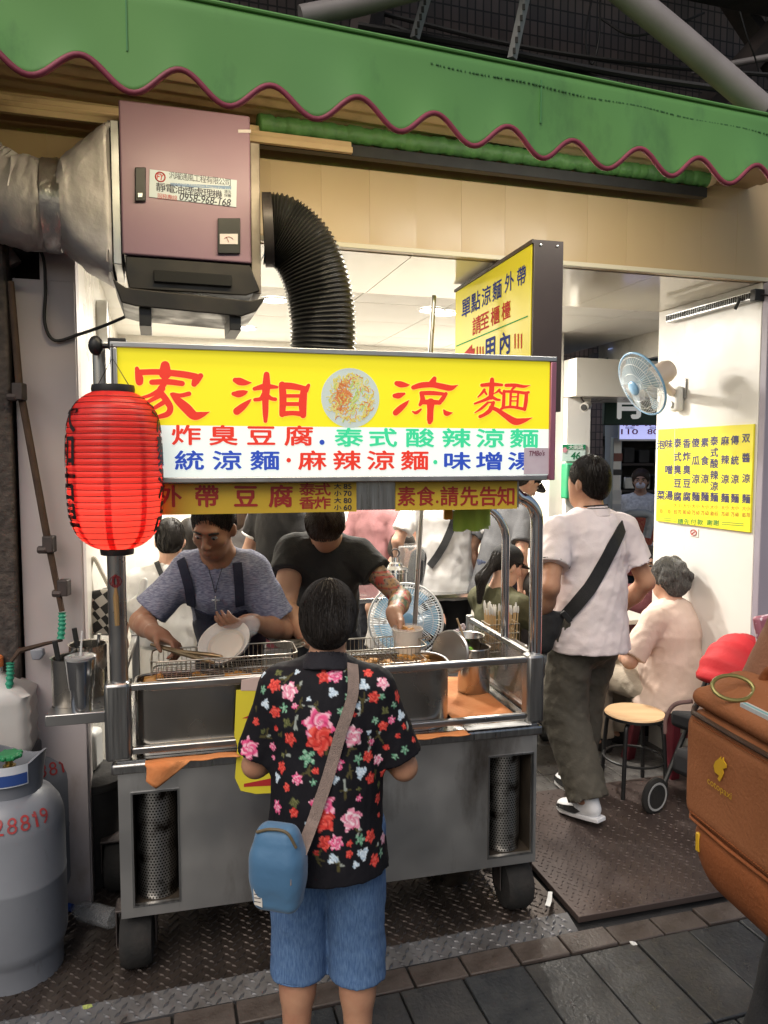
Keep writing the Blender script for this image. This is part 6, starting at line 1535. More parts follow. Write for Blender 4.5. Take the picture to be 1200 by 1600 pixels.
# potted white orchid-like flowers behind the right vat
w = at(722, 985, 3.55); pf = thing('flower_pot', 'small white flowers standing behind the right end of the cart', 'plant', (w.x, 3.55, w.z - .10))
mb = MB(); mb.lathe([(.0001, -.1), (.03, -.1), (.04, .02), (.036, .02), (.0001, .01)], 18); mb.build('pot', black_pl, pf)
flw = mat('flower_white', (.7, .62, .68), .5)
for k in range(9):
    x, y, z = random.uniform(-.045, .045), random.uniform(-.03, .03), random.uniform(.05, .13); mb = MB()
    for j in range(5): mb.ell((x + .011 * math.cos(j * 1.257), y - .004, z + .011 * math.sin(j * 1.257)), (.010, .004, .008), 8, 5)
    mb.tube([(x * .2, y * .2, 0), (x, y, z)], .0015, 4); mb.build('flower', flw, pf)
for k in range(8):
    mb = MB(); a = k * .8; mb.add([(0, 0, .01), (.02 * math.cos(a) - .008 * math.sin(a), .02 * math.sin(a) + .008 * math.cos(a), .05), (.055 * math.cos(a), .055 * math.sin(a), .07), (.02 * math.cos(a) + .008 * math.sin(a), .02 * math.sin(a) - .008 * math.cos(a), .05)], [(0, 1, 2, 3)]); mb.build('leaf', mat('leafdark%d' % k, (.02, .05, .02), .5), pf, smooth=0)
# plastic bottle lying under the cart
q = atz(170, 1455, .06); bt = thing('plastic_bottle', 'clear plastic bottle with blue cap lying under the left end of the cart', 'bottle', (q.x, q.y + .05, .075), R(160))
MB_ = Matrix.Rotation(R(90), 4, 'Y')
mb = MB(); mb.lathe([(.0001, 0), (.034, .0), (.036, .01), (.036, .14), (.02, .175), (.012, .185), (.012, .195)], 20, MB_); mb.build('bottle', mat('clear_bottle', (.8, .82, .85), .1, trans=.6, alpha=.4), bt)
mb = MB(); mb.lathe([(.014, .19), (.015, .21), (.0001, .212)], 16, MB_); mb.build('cap', mat('blue_cap', (.02, .08, .4), .4), bt)
q = atz(705, 1392, .06); lathe_thing('steel_basin', 'steel basin under the cart seen below its front edge', 'basin', Vector((q.x, q.y + .16, .036)), [(.0001, 0), (.09, 0), (.11, .10), (.115, .105), (.108, .10), (.088, .01), (.0001, .01)], steel_pot)
# ================================================================= PEOPLE
from mathutils.bvhtree import BVHTree
def skin(name, c, c2=None): return mat(name, c, .5, 0, c2 or (c[0] * .80, c[1] * .70, c[2] * .70), 14, attr=None, sss=.08, bump=.05, bscale=120, spec=.4)
sk_a = skin('skin_tan', (.46, .25, .155)); sk_b = skin('skin_light', (.56, .34, .24)); sk_c = skin('skin_brown', (.36, .19, .115))
sk_attr = mat('skin_marked', (.5, .3, .2), .5, attr='Col', sss=.05)
def hair_m(name, c, c2): return mat(name, c, .42, 0, c2, 30, 6, stretch=(8, 8, .6), bump=.35, bscale=40, spec=.35)
hair_k = hair_m('hair_black', (.010, .008, .007), (.022, .017, .014)); hair_b = hair_m('hair_brown', (.035, .02, .013), (.06, .035, .02)); hair_g = hair_m('hair_grey', (.06, .058, .055), (.24, .235, .225))
def fab(name, c, c2=None, rough=.85, ns=8, bump=.25, bs=140, stretch=None, contrast=(.35, .7)): return mat(name, c, rough, 0, c2 or tuple(x * .85 for x in c), ns, 5, bump=bump, bscale=bs, stretch=stretch, contrast=contrast)
shoe_w = mat('shoe_white', (.72, .72, .74), .45); shoe_k = mat('shoe_black', (.015, .015, .016), .5)

def rotx(a): c, s = math.cos(a), math.sin(a); return np.array([[1, 0, 0], [0, c, -s], [0, s, c]])
def roty(a): c, s = math.cos(a), math.sin(a); return np.array([[c, 0, s], [0, 1, 0], [-s, 0, c]])
def rotz(a): c, s = math.cos(a), math.sin(a); return np.array([[c, -s, 0], [s, c, 0], [0, 0, 1]])
def ik(a, b, l1, l2, hint):
    a, b = np.array(a, float), np.array(b, float); d = b - a; L = np.linalg.norm(d)
    if L > (l1 + l2) * .995: b = a + d / L * (l1 + l2) * .995; d = b - a; L = np.linalg.norm(d)
    x = (l1 * l1 - l2 * l2 + L * L) / (2 * L); hgt = math.sqrt(max(l1 * l1 - x * x, 1e-6))
    n = d / L; h = np.array(hint, float); h = h - n * h.dot(n); h = h / (np.linalg.norm(h) + 1e-9)
    return a + n * x + h * hgt, b
def hand_prims(w, f, n, side, curl=.5, sc=1.0):
    """w wrist, f along the hand, n palm side, side = +1/-1 where the thumb leaves"""
    f = vnorm(f); n = vnorm(np.array(n) - f * np.dot(f, n)); s = np.cross(f, n) * side
    M = np.stack([s, n, f], 1); P = [Ell(w + f * .050 * sc, np.array([.041, .017, .056]) * sc, M, k=.02), Cone(w - f * .02, w + f * .03 * sc, .027 * sc, .03 * sc, k=.02)]
    for off, ln in ((.030, .066), (.010, .076), (-.011, .071), (-.030, .055)):
        p = w + (f * .092 + s * off) * sc; d = f + s * off * 1.5; d = d / np.linalg.norm(d); a = 0
        for k, (seg, r) in enumerate(((.45, .0092), (.30, .0085), (.25, .0075))):
            a += curl * (.75, .95, .7)[k]
            dd = d * math.cos(a) + n * math.sin(a); q = p + dd * ln * seg * sc * 1.05
            P.append(Cone(p, q, r * sc, (r - .0006) * sc, k=.006)); p = q
    p = w + (f * .025 + s * .034) * sc; d = vnorm(f * .75 + s * .6 + n * .45 * (.5 + curl)); q = p + d * .040 * sc; P.append(Cone(p, q, .0125 * sc, .0105 * sc, k=.012))
    d2 = vnorm(f * .85 + s * (.45 - .7 * curl) + n * .5 * (.4 + curl)); P.append(Cone(q, q + d2 * .032 * sc, .0102 * sc, .0085 * sc, k=.006))
    return P
class Fig: pass
def person(label, H, loc, yaw, lean=0, twist=0, tilt=0, sit=False, nod=0, turn=0, arms=(None, None), legs=None, w=1.0, d=1.0, hair='short', hair_mat=None, skin_mat=None, group=None, h=.009,
           shirt=None, sleeve=.55, neckline=.062, hem=0.0, pants=None, pant_len=.97, pant_r=1.0, shoes=None, amp=.004, seed=1, face=False, skin_color=None, shirt_color=None, hair_prims=None, build_legs=True, belly=0.0, shirt_h=None, flare=1.0, sw=None, cat='person'):
    s = H / 1.70
    root = thing('person', label, cat, loc, yaw, group); root.scale = (s, s, s)
    iw = root.matrix_basis.inverted() if False else (Matrix.Translation(loc) @ Matrix.Rotation(yaw, 4, 'Z') @ Matrix.Diagonal((s, s, s, 1))).inverted()
    def loc_(p): return np.array(iw @ Vector(p))
    fg = Fig(); fg.root = root; fg.iw = iw
    hz = .53 if sit else .95
    T = rotz(twist) @ roty(tilt) @ rotx(-lean); pel = np.array([0, 0, hz])
    def ub(x, y, z): return pel + T @ np.array([x, y, z])
    waist, chest, nb = ub(0, -.005, .13), ub(0, 0, .33), ub(0, -.012, .485)
    SL, SR = ub(-.168 * (sw or w), -.01, .412), ub(.168 * (sw or w), -.01, .412); fg.S = (SL, SR)
    Mh = T @ rotz(turn) @ rotx(-nod); hc = nb + T @ np.array([0, .012, .05]) + Mh @ np.array([0, .012, .10])
    def hd(x, y, z): return hc + Mh @ np.array([x, y, z])
    fwd = T @ np.array([0, 1, 0]); fg.hc, fg.Mh, fg.hd = hc, Mh, hd
    body = []
    A = body.append
    A(Cone(ub(0, 0, .0), waist, .135 * w, .120 * w, sq=(fwd, .74 * d), k=.05)); A(Cone(waist, chest, .120 * w, .138 * w, sq=(fwd, .70 * d), k=.05))
    A(Cone(ub(-.02, -.02, .45), SL, .052, .045, k=.05)); A(Cone(ub(.02, -.02, .45), SR, .052, .045, k=.05)); A(Cone(ub(0, -.015, .42), nb + T @ np.array([0, 0, .02]), .075, .054, k=.05)); A(Cone(nb, hd(0, -.02, -.03), .053, .056, k=.03))
    A(Ell(hd(0, -.014, .03), (.075, .094, .094), Mh, k=.03)); A(Ell(hd(0, .022, -.028), (.060, .068, .086), Mh, k=.03)); A(Ell(hd(0, .038, -.078), (.041, .046, .036), Mh, k=.03))
    for sx in (-1, 1): A(Ell(hd(sx * .077, -.008, -.008), (.011, .019, .031), Mh @ rotz(sx * .35), k=.008))
    subs = []
    if face:
        A(Cone(hd(0, .088, .010), hd(0, .108, -.026), .009, .013, k=.016)); A(Ell(hd(0, .080, .030), (.048, .014, .010), Mh, k=.014))
        for sx in (-1, 1): A(Ell(hd(sx * .012, .100, -.030), (.010, .009, .008), Mh, k=.008)); A(Ell(hd(sx * .038, .060, -.02), (.024, .022, .022), Mh, k=.02))
        A(Ell(hd(0, .089, -.058), (.024, .011, .0065), Mh, k=.006)); A(Ell(hd(0, .087, -.070), (.021, .012, .0075), Mh, k=.006))
        for sx in (-1, 1): subs.append(Ell(hd(sx * .031, .096, .008), (.017, .014, .010), Mh, k=.008))
    # arms
    fg.el, fg.wr = [], []
    for i, (S, sx) in enumerate(((SL, -1), (SR, 1))):
        a = arms[i] or {}
        tgt = loc_(a['w']) if 'w' in a else (np.array(a['l']) if 'l' in a else S + T @ np.array([sx * .09, .04, -.50]))
        el, wr = ik(S, tgt, .285, .25, T @ np.array(a.get('hint', (sx * .5, -.8, -.1))))
        fg.el.append(el); fg.wr.append(wr); q = a.get('fat', 1.0)
        A(Cone(S, el, .047 * q, .038 * q, k=.03)); A(Cone(el, el + (wr - el) * .4, .038 * q, .038 * q, k=.02)); A(Cone(el + (wr - el) * .35, wr, .038 * q, .026 * q, k=.02))
        f = a.get('f', None); f = vnorm(iw.to_3x3() @ Vector(f)) if f is not None else vnorm(wr - el)
        n = a.get('n', None); n = vnorm(iw.to_3x3() @ Vector(n)) if n is not None else np.array([-sx * 1.0, .25, 0])
        body += hand_prims(wr, f, n, a.get('thumb', 1) , a.get('curl', .35))
    # legs
    HL, HR = pel + np.array([-.080 * w, 0, -.04]), pel + np.array([.080 * w, 0, -.04])
    LG = legs or (dict(k=(-.36 + .265, .44, .50), a=(-.10, .40, .075), t=(0, 1)) if sit else {}, dict(k=(.10, .44, .50), a=(.10, .40, .075), t=(0, 1)) if sit else {})
    fg.kn, fg.an = [], []; toes = []
    for i, (Hh, sx) in enumerate(((HL, -1), (HR, 1))):
        g_ = LG[i]; kn = np.array(g_.get('k', (sx * .098, .022, .49))); an = np.array(g_.get('a', (sx * .105, -.025, .078))); tv = g_.get('t', (sx * .12, 1))
        fg.kn.append(kn); fg.an.append(an); toes.append(vnorm((tv[0], tv[1], g_.get('tz', 0))))
        if build_legs:
            A(Cone(Hh, kn, .086 * w, .056, k=.04)); A(Cone(kn, kn + (an - kn) * .35, .054, .056, k=.03)); A(Cone(kn + (an - kn) * .3 + np.array([0, -.012, 0]), an, .056, .036, k=.03)); A(Cone(an, an + toes[i] * .09 - np.array([0, 0, .04]), .036, .03, k=.02))
    V, Fq = sdf_mesh(body, h, subs)
    fg.body = np_obj('body', V, Fq, sk_attr if skin_color else (skin_mat or sk_a), root, (lambda P: skin_color(P, fg)) if skin_color else None, relax=1)
    # shirt
    if shirt is not None:
        G = []; B = G.append
        hemz = -.10 + hem
        B(Cone(ub(0, 0, hemz), waist, .176 * w * flare, .150 * w, flat0=True, sq=(fwd, .80 * d), k=.05)); B(Cone(waist, chest, .146 * w, .158 * w, sq=(fwd, .74 * d), k=.05)); B(Cone(chest, ub(0, -.01, .40), .155 * w, .11 * w, sq=(fwd, .70 * d), k=.05))
        if belly: B(Ell(ub(0, .05, .08), (.14 * w, .11 * belly, .15), T, k=.06))
        B(Cone(ub(-.03, -.02, .443), SL, .060, .058, k=.05)); B(Cone(ub(.03, -.02, .443), SR, .060, .058, k=.05))
        if sleeve > 0:
            for S, el, sx, i in ((SL, fg.el[0], -1, 0), (SR, fg.el[1], 1, 1)):
                q = (arms[i] or {}).get('fat', 1.0); e = S + (el - S) * sleeve
                B(Cone(S, e, .061 * q, .067 * q, flat1=True, k=.045))
        cuts = []
        sb = [Cone(nb - T @ np.array([0, -.01, .035]), nb + T @ np.array([0, .0, .12]), neckline, neckline + .004, k=.012)]
        V, Fq = sdf_mesh(G, shirt_h or h, sb, amp=amp, freq=48, seed=seed, aniso=(1, 1, .55))
        fg.shirt = np_obj('shirt', V, Fq, shirt, root, (lambda P: shirt_color(P, fg)) if shirt_color else None, relax=1)
        fg.sv, fg.sf = np.array([v.co[:] for v in fg.shirt.data.vertices]), Fq
    if pants is not None and build_legs:
        G = []; B = G.append
        B(Cone(pel + np.array([0, 0, -.06]), pel + np.array([0, 0, .09]), .15 * w, .140 * w, flat1=True, sq=((0, 1, 0), .80 * d), k=.06)); 
        for Hh, kn, an in ((HL, fg.kn[0], fg.an[0]), (HR, fg.kn[1], fg.an[1])):
            L1 = np.linalg.norm(kn - Hh); L2 = np.linalg.norm(an - kn); tot = (L1 + L2) * pant_len
            if pant_len < .75:
                kk = kn + (an - kn) * max(0, (tot - L1) / L2); B(Cone(Hh, kn, .092 * w, .084 * pant_r, k=.018)); B(Cone(kn, kk, .084 * pant_r, .086 * pant_r, flat1=True, k=.018)); fg.hems = getattr(fg, 'hems', []) + [(kn, kk)]
            elif tot <= L1: B(Cone(Hh, Hh + (kn - Hh) * tot / L1, .090 * w, .082 * pant_r, flat1=True, k=.035))
            else: B(Cone(Hh, kn, .090 * w, .072 * pant_r, k=.035)); B(Cone(kn, kn + (an - kn) * (tot - L1) / L2, .074 * pant_r, .060 * pant_r, flat1=True, k=.035))
        V, Fq = sdf_mesh(G, h, amp=amp * 1.2, freq=46, seed=seed + 5, aniso=(1, 1, .8)); fg.pants = np_obj('trousers', V, Fq, pants, root, relax=1)
    if shoes is not None and build_legs:
        for an, tv in zip(fg.an, toes):
            sd = np.cross(tv, (0, 0, 1)); Ms = np.stack([sd / np.linalg.norm(sd), tv, np.cross(sd, tv)], 1); bz = an - np.array([0, 0, .045])
            V, Fq = sdf_mesh([Ell(bz + tv * .02, (.040, .075, .05), Ms, k=.03), Ell(bz + tv * .10 - np.array([0, 0, .012]), (.047, .08, .034), Ms, k=.03), Cone(bz - tv * .03 + np.array([0, 0, .01]), an + np.array([0, 0, .025]), .036, .041, flat1=True, k=.02)], .007, cuts=[(bz - np.array([0, 0, .032]), -Ms[:, 2])])
            so = np_obj('shoe', V, Fq, shoes, root); fg.shoes = getattr(fg, 'shoes', []) + [(so, bz, tv, Ms)]
    # hair
    if hair:
        G = [Ell(hd(0, -.022, .036), (.083, .098, .098), Mh, k=.03)]; sb = [Ell(hd(0, .085, -.045), (.075, .075, .088), Mh, k=.015), Ell(hd(0, .02, -.09), (.12, .06, .07), Mh, k=.02)]
        am = .0018
        if hair == 'short': G += [Ell(hd(0, -.055, -.02), (.068, .058, .065), Mh, k=.03)]; sb += [Ell(hd(sx * .09, .0, -.03), (.022, .034, .05), Mh, k=.01) for sx in (-1, 1)]
        if hair == 'bob': G += [Ell(hd(0, -.05, -.02), (.088, .075, .085), Mh, k=.03), Ell(hd(0, -.03, .05), (.092, .10, .085), Mh, k=.03)]; am = .004
        if hair == 'long': G += [Cone(hd(0, -.05, .0), hd(0, -.085, -.24), .078, .062, k=.04)]
        if hair == 'tied': G += [Ell(hd(0, -.06, -.02), (.078, .062, .082), Mh, k=.03), Ell(hd(.025, -.098, -.035), (.055, .04, .052), Mh, k=.022), Ell(hd(0, -.03, .02), (.088, .102, .098), Mh, k=.03)]; sb += [Ell(hd(sx * .09, .005, -.03), (.020, .026, .05), Mh, k=.01) for sx in (-1, 1)]
        if hair == 'pony': G += [Cone(hd(0, -.10, .0), hd(-.02, -.15, -.12), .03, .034, k=.03), Cone(hd(-.02, -.15, -.12), hd(-.02, -.12, -.26), .034, .015, k=.03)]
        if hair_prims: G, sb, am = hair_prims(hd, Mh, G, sb)
        V, Fq = sdf_mesh(G, min(h, .007), sb, amp=am, freq=90, seed=seed + 9, aniso=(1.5, 1.5, .25)); fg.hair = np_obj('hair', V, Fq, hair_mat or hair_k, root, relax=1)
    if face:
        ew = mat_eye_w; 
        for sx in (-1, 1):
            mb = MB(); Me = Matrix(Mh.tolist()).to_4x4(); mb.ell(hd(sx * .031, .083, .008), (.013, .010, .0055), 14, 8, Me); e = mb.build('eye', ew, root, smooth=80)
            mb = MB(); mb.ell(hd(sx * .031, .0925, .007), (.0058, .0022, .0050), 10, 6, Me); mb.build('iris', black_pl, e, smooth=80)
            mb = MB(); mb.tube(spline([tuple(hd(sx * .016, .096, .026)), tuple(hd(sx * .032, .093, .031)), tuple(hd(sx * .048, .080, .026))], 6), .0042, 6); mb.build('eyebrow', hair_mat or hair_k, root, smooth=80)
    return fg
mat_eye_w = mat('eye_white', (.38, .34, .31), .35)
def strands(fg, n, length, m, seed=1, rad=.0011, lift=.0012, curl=0.0, crown=(0, -.045, .13)):
    """fine locks laid over the hair, running away from the crown"""
    me = fg.hair.data; bv = BVHTree.FromPolygons([v.co for v in me.vertices], [tuple(p.vertices) for p in me.polygons]); r_ = random.Random(seed)
    c0 = Vector(fg.hd(*crown)); vs = me.vertices; mb = MB()
    for _ in range(n):
        p = vs[r_.randrange(len(vs))].co.copy(); pts = []; L = length * r_.uniform(.6, 1.3); ph = r_.uniform(0, 6.3)
        off = Vector((r_.uniform(-.2, .2), r_.uniform(-.2, .2), r_.uniform(-.2, .2)))
        for i in range(6):
            q, nn, _i, _d = bv.find_nearest(p)
            if q is None: break
            pts.append(q + nn * (.0006 + lift * r_.uniform(.3, 1.2) + curl * .5 * (1 + math.sin(ph + i * 1.7))))
            d = (q - c0).normalized() + off + Vector((math.sin(ph + i * 1.3), math.cos(ph + i * 1.1), 0)) * curl * 60; d = d - nn * d.dot(nn)
            if d.length < 1e-5: break
            p = q + d.normalized() * L / 5
        if len(pts) > 2: mb.tube(pts, [rad * (1 - .7 * (i / (len(pts) - 1)) ** 2) for i in range(len(pts))], 3, cap=False)
    o = mb.build('hair_strands', m, fg.root, smooth=80); o['kind'] = 'stuff'
def caster(fg, o):
    """BVH of a figure's cloth in world space"""
    Mw = fg.iw.inverted(); vs = [Mw @ v.co for v in o.data.vertices]
    return BVHTree.FromPolygons(vs, [tuple(p.vertices) for p in o.data.polygons])
def strap(fg, o, pts, width, m, name, parent=None, lift=.005, thick=.004, extra_end=()):
    """a band lying on the cloth along photo points"""
    bvh = caster(fg, o); P_ = []
    for px, py in spline(pts, 8):
        d = ray(px, py).normalized(); hit = bvh.ray_cast(O, d)
        if hit[0] is not None: P_.append((hit[0] + hit[1] * lift, hit[1]))
    P_ += [(Vector(p), Vector((0, -1, 0))) for p in extra_end]
    # smooth
    for _ in range(3):
        P_ = [P_[0]] + [((P_[i - 1][0] + P_[i][0] * 2 + P_[i + 1][0]) / 4, (P_[i - 1][1] + P_[i][1] + P_[i + 1][1]).normalized()) for i in range(1, len(P_) - 1)] + [P_[-1]]
    vs = []
    for i, (p, n) in enumerate(P_):
        t = (P_[min(i + 1, len(P_) - 1)][0] - P_[max(i - 1, 0)][0]).normalized(); sd = t.cross(n).normalized() * width / 2; up_ = n * thick
        vs += [p - sd, p + sd, p + sd + up_, p - sd + up_]
    if parent is not None: iwp = fg.iw; vs = [iwp @ v for v in vs]
    mb = MB(); k = len(P_); mb.add(vs, [(i * 4 + j, (i + 1) * 4 + j, (i + 1) * 4 + (j + 1) % 4, i * 4 + (j + 1) % 4) for i in range(k - 1) for j in range(4)] + [(3, 2, 1, 0), tuple((k - 1) * 4 + j for j in range(4))])
    return mb.build(name, m, parent, smooth=60, fix=True), [p for p, _ in P_]

# ---------------------------------------------------------------- the customer in the floral shirt
flowers = []
for (k, x, y, r) in [('R', 548, 738, 40), ('P', 613, 732, 45), ('R', 255, 790, 40), ('W', 345, 825, 55), ('B', 600, 835, 28), ('B', 778, 788, 32), ('R', 806, 716, 30), ('W', 895, 778, 38), ('R', 843, 860, 35), ('G', 890, 855, 18), ('R', 978, 855, 35), ('B', 205, 898, 28), ('R', 262, 947, 34), ('G', 315, 925, 24),
    ('P', 515, 1025, 92), ('R', 525, 1110, 84), ('W', 718, 1090, 62), ('B', 1000, 965, 30), ('O', 908, 940, 24), ('R', 895, 1030, 30), ('P', 945, 995, 22), ('G', 850, 995, 18), ('R', 350, 1105, 40), ('G', 450, 1215, 42), ('P', 105, 1160, 66), ('R', 110, 1240, 60), ('R', 808, 1205, 34), ('W', 862, 1225, 32), ('G', 750, 1220, 26),
    ('P', 620, 1250, 45), ('R', 300, 1270, 34), ('B', 765, 1300, 36), ('P', 390, 1340, 36), ('R', 822, 1335, 34), ('B', 610, 1340, 26), ('B', 275, 1330, 28), ('R', 330, 1390, 26), ('O', 870, 1370, 20), ('O', 330, 1010, 28), ('P', 250, 1150, 26), ('G', 190, 815, 22), ('R', 1045, 975, 26), ('G', 960, 905, 18)]: flowers.append((k, 360 + x / 3.75, 860 + y / 3.75, r / 3.75))
for (k, x, y, r) in [('P', 800, 590, 46), ('R', 805, 640, 40), ('W', 905, 635, 40), ('G', 935, 705, 18), ('R', 972, 693, 24), ('R', 810, 718, 26), ('P', 850, 718, 26), ('B', 838, 775, 18), ('B', 945, 757, 22), ('R', 985, 778, 22), ('W', 1015, 700, 20), ('R', 998, 560, 20), ('P', 640, 590, 24), ('R', 700, 610, 18), ('R', 1000, 620, 10), ('G', 1035, 605, 14), ('O', 700, 575, 18), ('P', 1030, 520, 16), ('G', 1008, 750, 14)]: flowers.append((k, 150 + x / 2.264, 1000 + y / 2.264, r / 2.264))
_r = random.Random(12)
for _ in range(420):
    x, y = _r.uniform(372, 650), _r.uniform(1050, 1360); r = _r.uniform(3.5, 7.5)
    if all(math.hypot(x - f[1], y - f[2]) > r + f[3] + 4.5 for f in flowers): flowers.append((_r.choice('RRPWBGGOB'), x, y, r))
FLC = {'R': ((.62, .045, .035), (.80, .13, .10), (.35, .012, .015)), 'P': ((.78, .10, .26), (.88, .50, .60), (.50, .02, .12)), 'W': ((.80, .30, .42), (.90, .74, .78), (.62, .08, .2)), 'B': ((.50, .62, .72), (.74, .82, .88), (.30, .42, .55)), 'G': ((.12, .32, .20), (.34, .55, .40), (.06, .17, .10)), 'O': ((.10, .11, .04), (.17, .17, .07), (.05, .06, .02))}
def floral(P, fg):
    C = np.tile(np.array([.0075, .007, .010]), (len(P), 1))
    Mw = np.array(fg.iw.inverted()); Pw = P @ Mw[:3, :3].T + Mw[:3, 3]
    tree = BVHTree.FromPolygons([Vector(p) for p in Pw], [tuple(f) for f in fg._F])
    r_ = np.random.RandomState(3)
    twigs = [(360 + x / 3.75, 860 + y / 3.75) for x, y in ((340, 745), (410, 790), (410, 905), (500, 920), (780, 885), (760, 950), (380, 1000), (290, 1080), (210, 1090), (820, 1140), (700, 1160), (870, 1090), (330, 1200), (450, 1300), (700, 1300), (1040, 1040), (850, 1290), (150, 920), (670, 700), (560, 1160))] + [(505, 1285), (540, 1235), (560, 1300), (590, 1320), (495, 1340), (530, 1350), (600, 1260)]
    for (x, y) in twigs:
        hit = tree.ray_cast(O, ray(x, y).normalized())
        if hit[0] is None: continue
        c = np.array(hit[0]); dd = Pw - c
        for _ in range(5):
            a = r_.uniform(0, 6.28); L = r_.uniform(.012, .028); t = np.clip(dd[:, 0] * math.cos(a) + dd[:, 2] * math.sin(a), 0, L)
            dist = np.sqrt((dd[:, 0] - t * math.cos(a)) ** 2 + dd[:, 1] ** 2 * .2 + (dd[:, 2] - t * math.sin(a)) ** 2)
            m = (dist < .0026) & (np.abs(dd[:, 1]) < .06); C[m] = (.075, .065, .025) if r_.rand() < .7 else (.3, .33, .3)
    for (k, x, y, r) in flowers:
        hit = tree.ray_cast(O, ray(x, y).normalized())
        if hit[0] is None: continue
        c = np.array(hit[0]); nn = np.array(hit[1]); rad = r / (F_PX / c[1]) * 1.08
        dd = Pw - c; ex = vnorm(np.cross((0, 0, 1), nn)); ez = np.cross(nn, ex)
        a_, b_ = dd @ ex, dd @ ez; rho = np.sqrt(a_ ** 2 + b_ ** 2) / rad; m0 = (rho < 1.4) & (np.abs(dd @ nn) < .05)
        th = np.arctan2(b_, a_); ph = r_.uniform(0, 6.28); npet = {'R': 5, 'P': 6, 'W': 5, 'B': 3, 'G': 5, 'O': 4}[k]; dp = {'G': .38, 'B': .25, 'O': .2}.get(k, .16)
        edge = .86 + dp * np.sin(npet * th + ph) + .07 * np.sin(11 * th + 2 * ph)
        m = m0 & (rho < edge); sw = np.sin(3.2 * rho * 3.1 + 2.5 * np.sin(th * 2 + ph) + th * 1.5) * .5 + .5; sw = np.clip(sw * 1.4 - .2, 0, 1)
        base, hi, lo = [np.array(q) for q in FLC[k]]
        col = base + (hi - base) * sw[:, None] ** 1.5; sh = np.clip((np.sin(rho * 9 + th * 3 + ph) - .55) * 2, 0, 1)[:, None]; col = col * (1 - sh) + lo * sh
        C[m] = col[m]
    return C
floral_m = mat('floral_cloth', (.01, .01, .01), .75, 0, attr='Col', bump=.1, bscale=160, spec=.25)
CX = (507 - 600) * 1.95 / F_PX
def paint_floral(P, fg): fg._F = _last_F[0]; return floral(P, fg)
_last_F = [None]
_sdf = sdf_mesh
def sdf_mesh(*a, **k):
    V, Fq = _sdf(*a, **k); _last_F[0] = Fq; return V, Fq
cust = person('short haired customer in a black floral shirt and blue shorts with back turned', 1.39, (CX, 1.96, .022), R(-3), lean=.09, nod=.16, hair='tied', hair_mat=hair_k, skin_mat=sk_a, h=.007, w=1.12, sw=.90, d=1.08,
    arms=(dict(l=(-.10, .25, 1.10), hint=(-.62, -.4, -.8), fat=1.12, curl=.7), dict(l=(.11, .25, 1.12), hint=(.62, -.4, -.8), fat=1.12, curl=.7)),
    shirt=floral_m, sleeve=.84, neckline=.058, hem=-.055, shirt_h=.0046, shirt_color=paint_floral, pants=fab('denim', (.055, .115, .25), (.12, .21, .37), .95, 70, .35, 240, (3, 3, .5)), pant_len=.615, pant_r=1.06, shoes=shoe_k, amp=.006, seed=11, flare=1.03)
for a_, b_ in cust.hems:
    for up in (.035, .002):
        c = b_ + (a_ - b_) / np.linalg.norm(a_ - b_) * up; t_ = vnorm(b_ - a_); e = vnorm(np.cross(t_, (0, 1, .01))); f = np.cross(t_, e)
        mb = MB(); mb.tube([c + (e * math.cos(k * .2618) + f * math.sin(k * .2618)) * (.0905 if up > .01 else .0895) for k in range(24)], .0022 if up > .01 else .0035, 5, True); mb.build('hem_seam', MATS['denim'], cust.root, smooth=80)
# collar
def collar(fg, m, r0=.066, r1=.074, zlo=-.045, zhi=.020):
    G = [Cone(fg.hd(0, -.035, -.165), fg.hd(0, -.032, -.105), r1, r0, flat0=True, flat1=True, k=.01)]; S_ = [Cone(fg.hd(0, -.035, -.2), fg.hd(0, -.032, -.08), r1 - .010, r0 - .010, k=.004), Ell(fg.hd(0, .07, -.14), (.04, .05, .09), fg.Mh)]
    V, Fq = sdf_mesh(G, .0055, S_); return np_obj('collar', V, Fq, m, fg.root)
collar(cust, fab('collar_black', (.012, .011, .016)), .064, .088)
beige_strap = fab('strap_beige', (.27, .20, .17), (.22, .165, .14), .8, 60, .5, 300)
bagp = at(436, 1345, 1.74)
bagth = thing('shoulder_bag', 'blue nylon shoulder bag hanging at the floral customer\'s left hip', 'bag', bagp, R(-14))
so, pl = strap(cust, cust.shirt, [(549, 1040), (551, 1070), (546, 1100), (530, 1150), (515, 1205), (499, 1255), (487, 1290)], .030, beige_strap, 'strap', None, .006, .003, [at(476, 1318, 1.735), at(471, 1330, 1.735)])
so.parent = bagth; so.matrix_parent_inverse = (Matrix.Translation(bagp) @ Matrix.Rotation(R(-14), 4, 'Z')).inverted()
bag_m = mat('bag_blue', (.065, .165, .29), .55, 0, (.055, .14, .255), 5, bump=.25, bscale=18, sheen=.2)
def rbox(lo, hi, r, h=.007, k=.02):
    lo, hi = np.array(lo), np.array(hi); c = (lo + hi) / 2; e = (hi - lo) / 2 - r
    class RB:
        def __call__(s, P):
            q = np.abs(P - c) - e; return np.linalg.norm(np.maximum(q, 0), axis=-1) + np.minimum(q.max(-1), 0) - r
    p = RB(); p.lo, p.hi, p.k = lo, hi, k; return p
V, Fq = sdf_mesh([rbox((-.060, -.038, -.115), (.056, .038, .03), .026), rbox((-.056, -.034, -.06), (.052, .034, .090), .030, k=.05)], .004, amp=.0016, freq=70, seed=5)
np_obj('bag_body', V, Fq, bag_m, bagth)
mb = MB(); mb.tube(spline([(-.061, -.014, -.000), (-.05, -.0375, -.004), (0, -.0405, -.012), (.048, -.0385, -.022)], 8), .0032, 6); mb.build('pocket_zip', beige_strap, bagth, smooth=80)
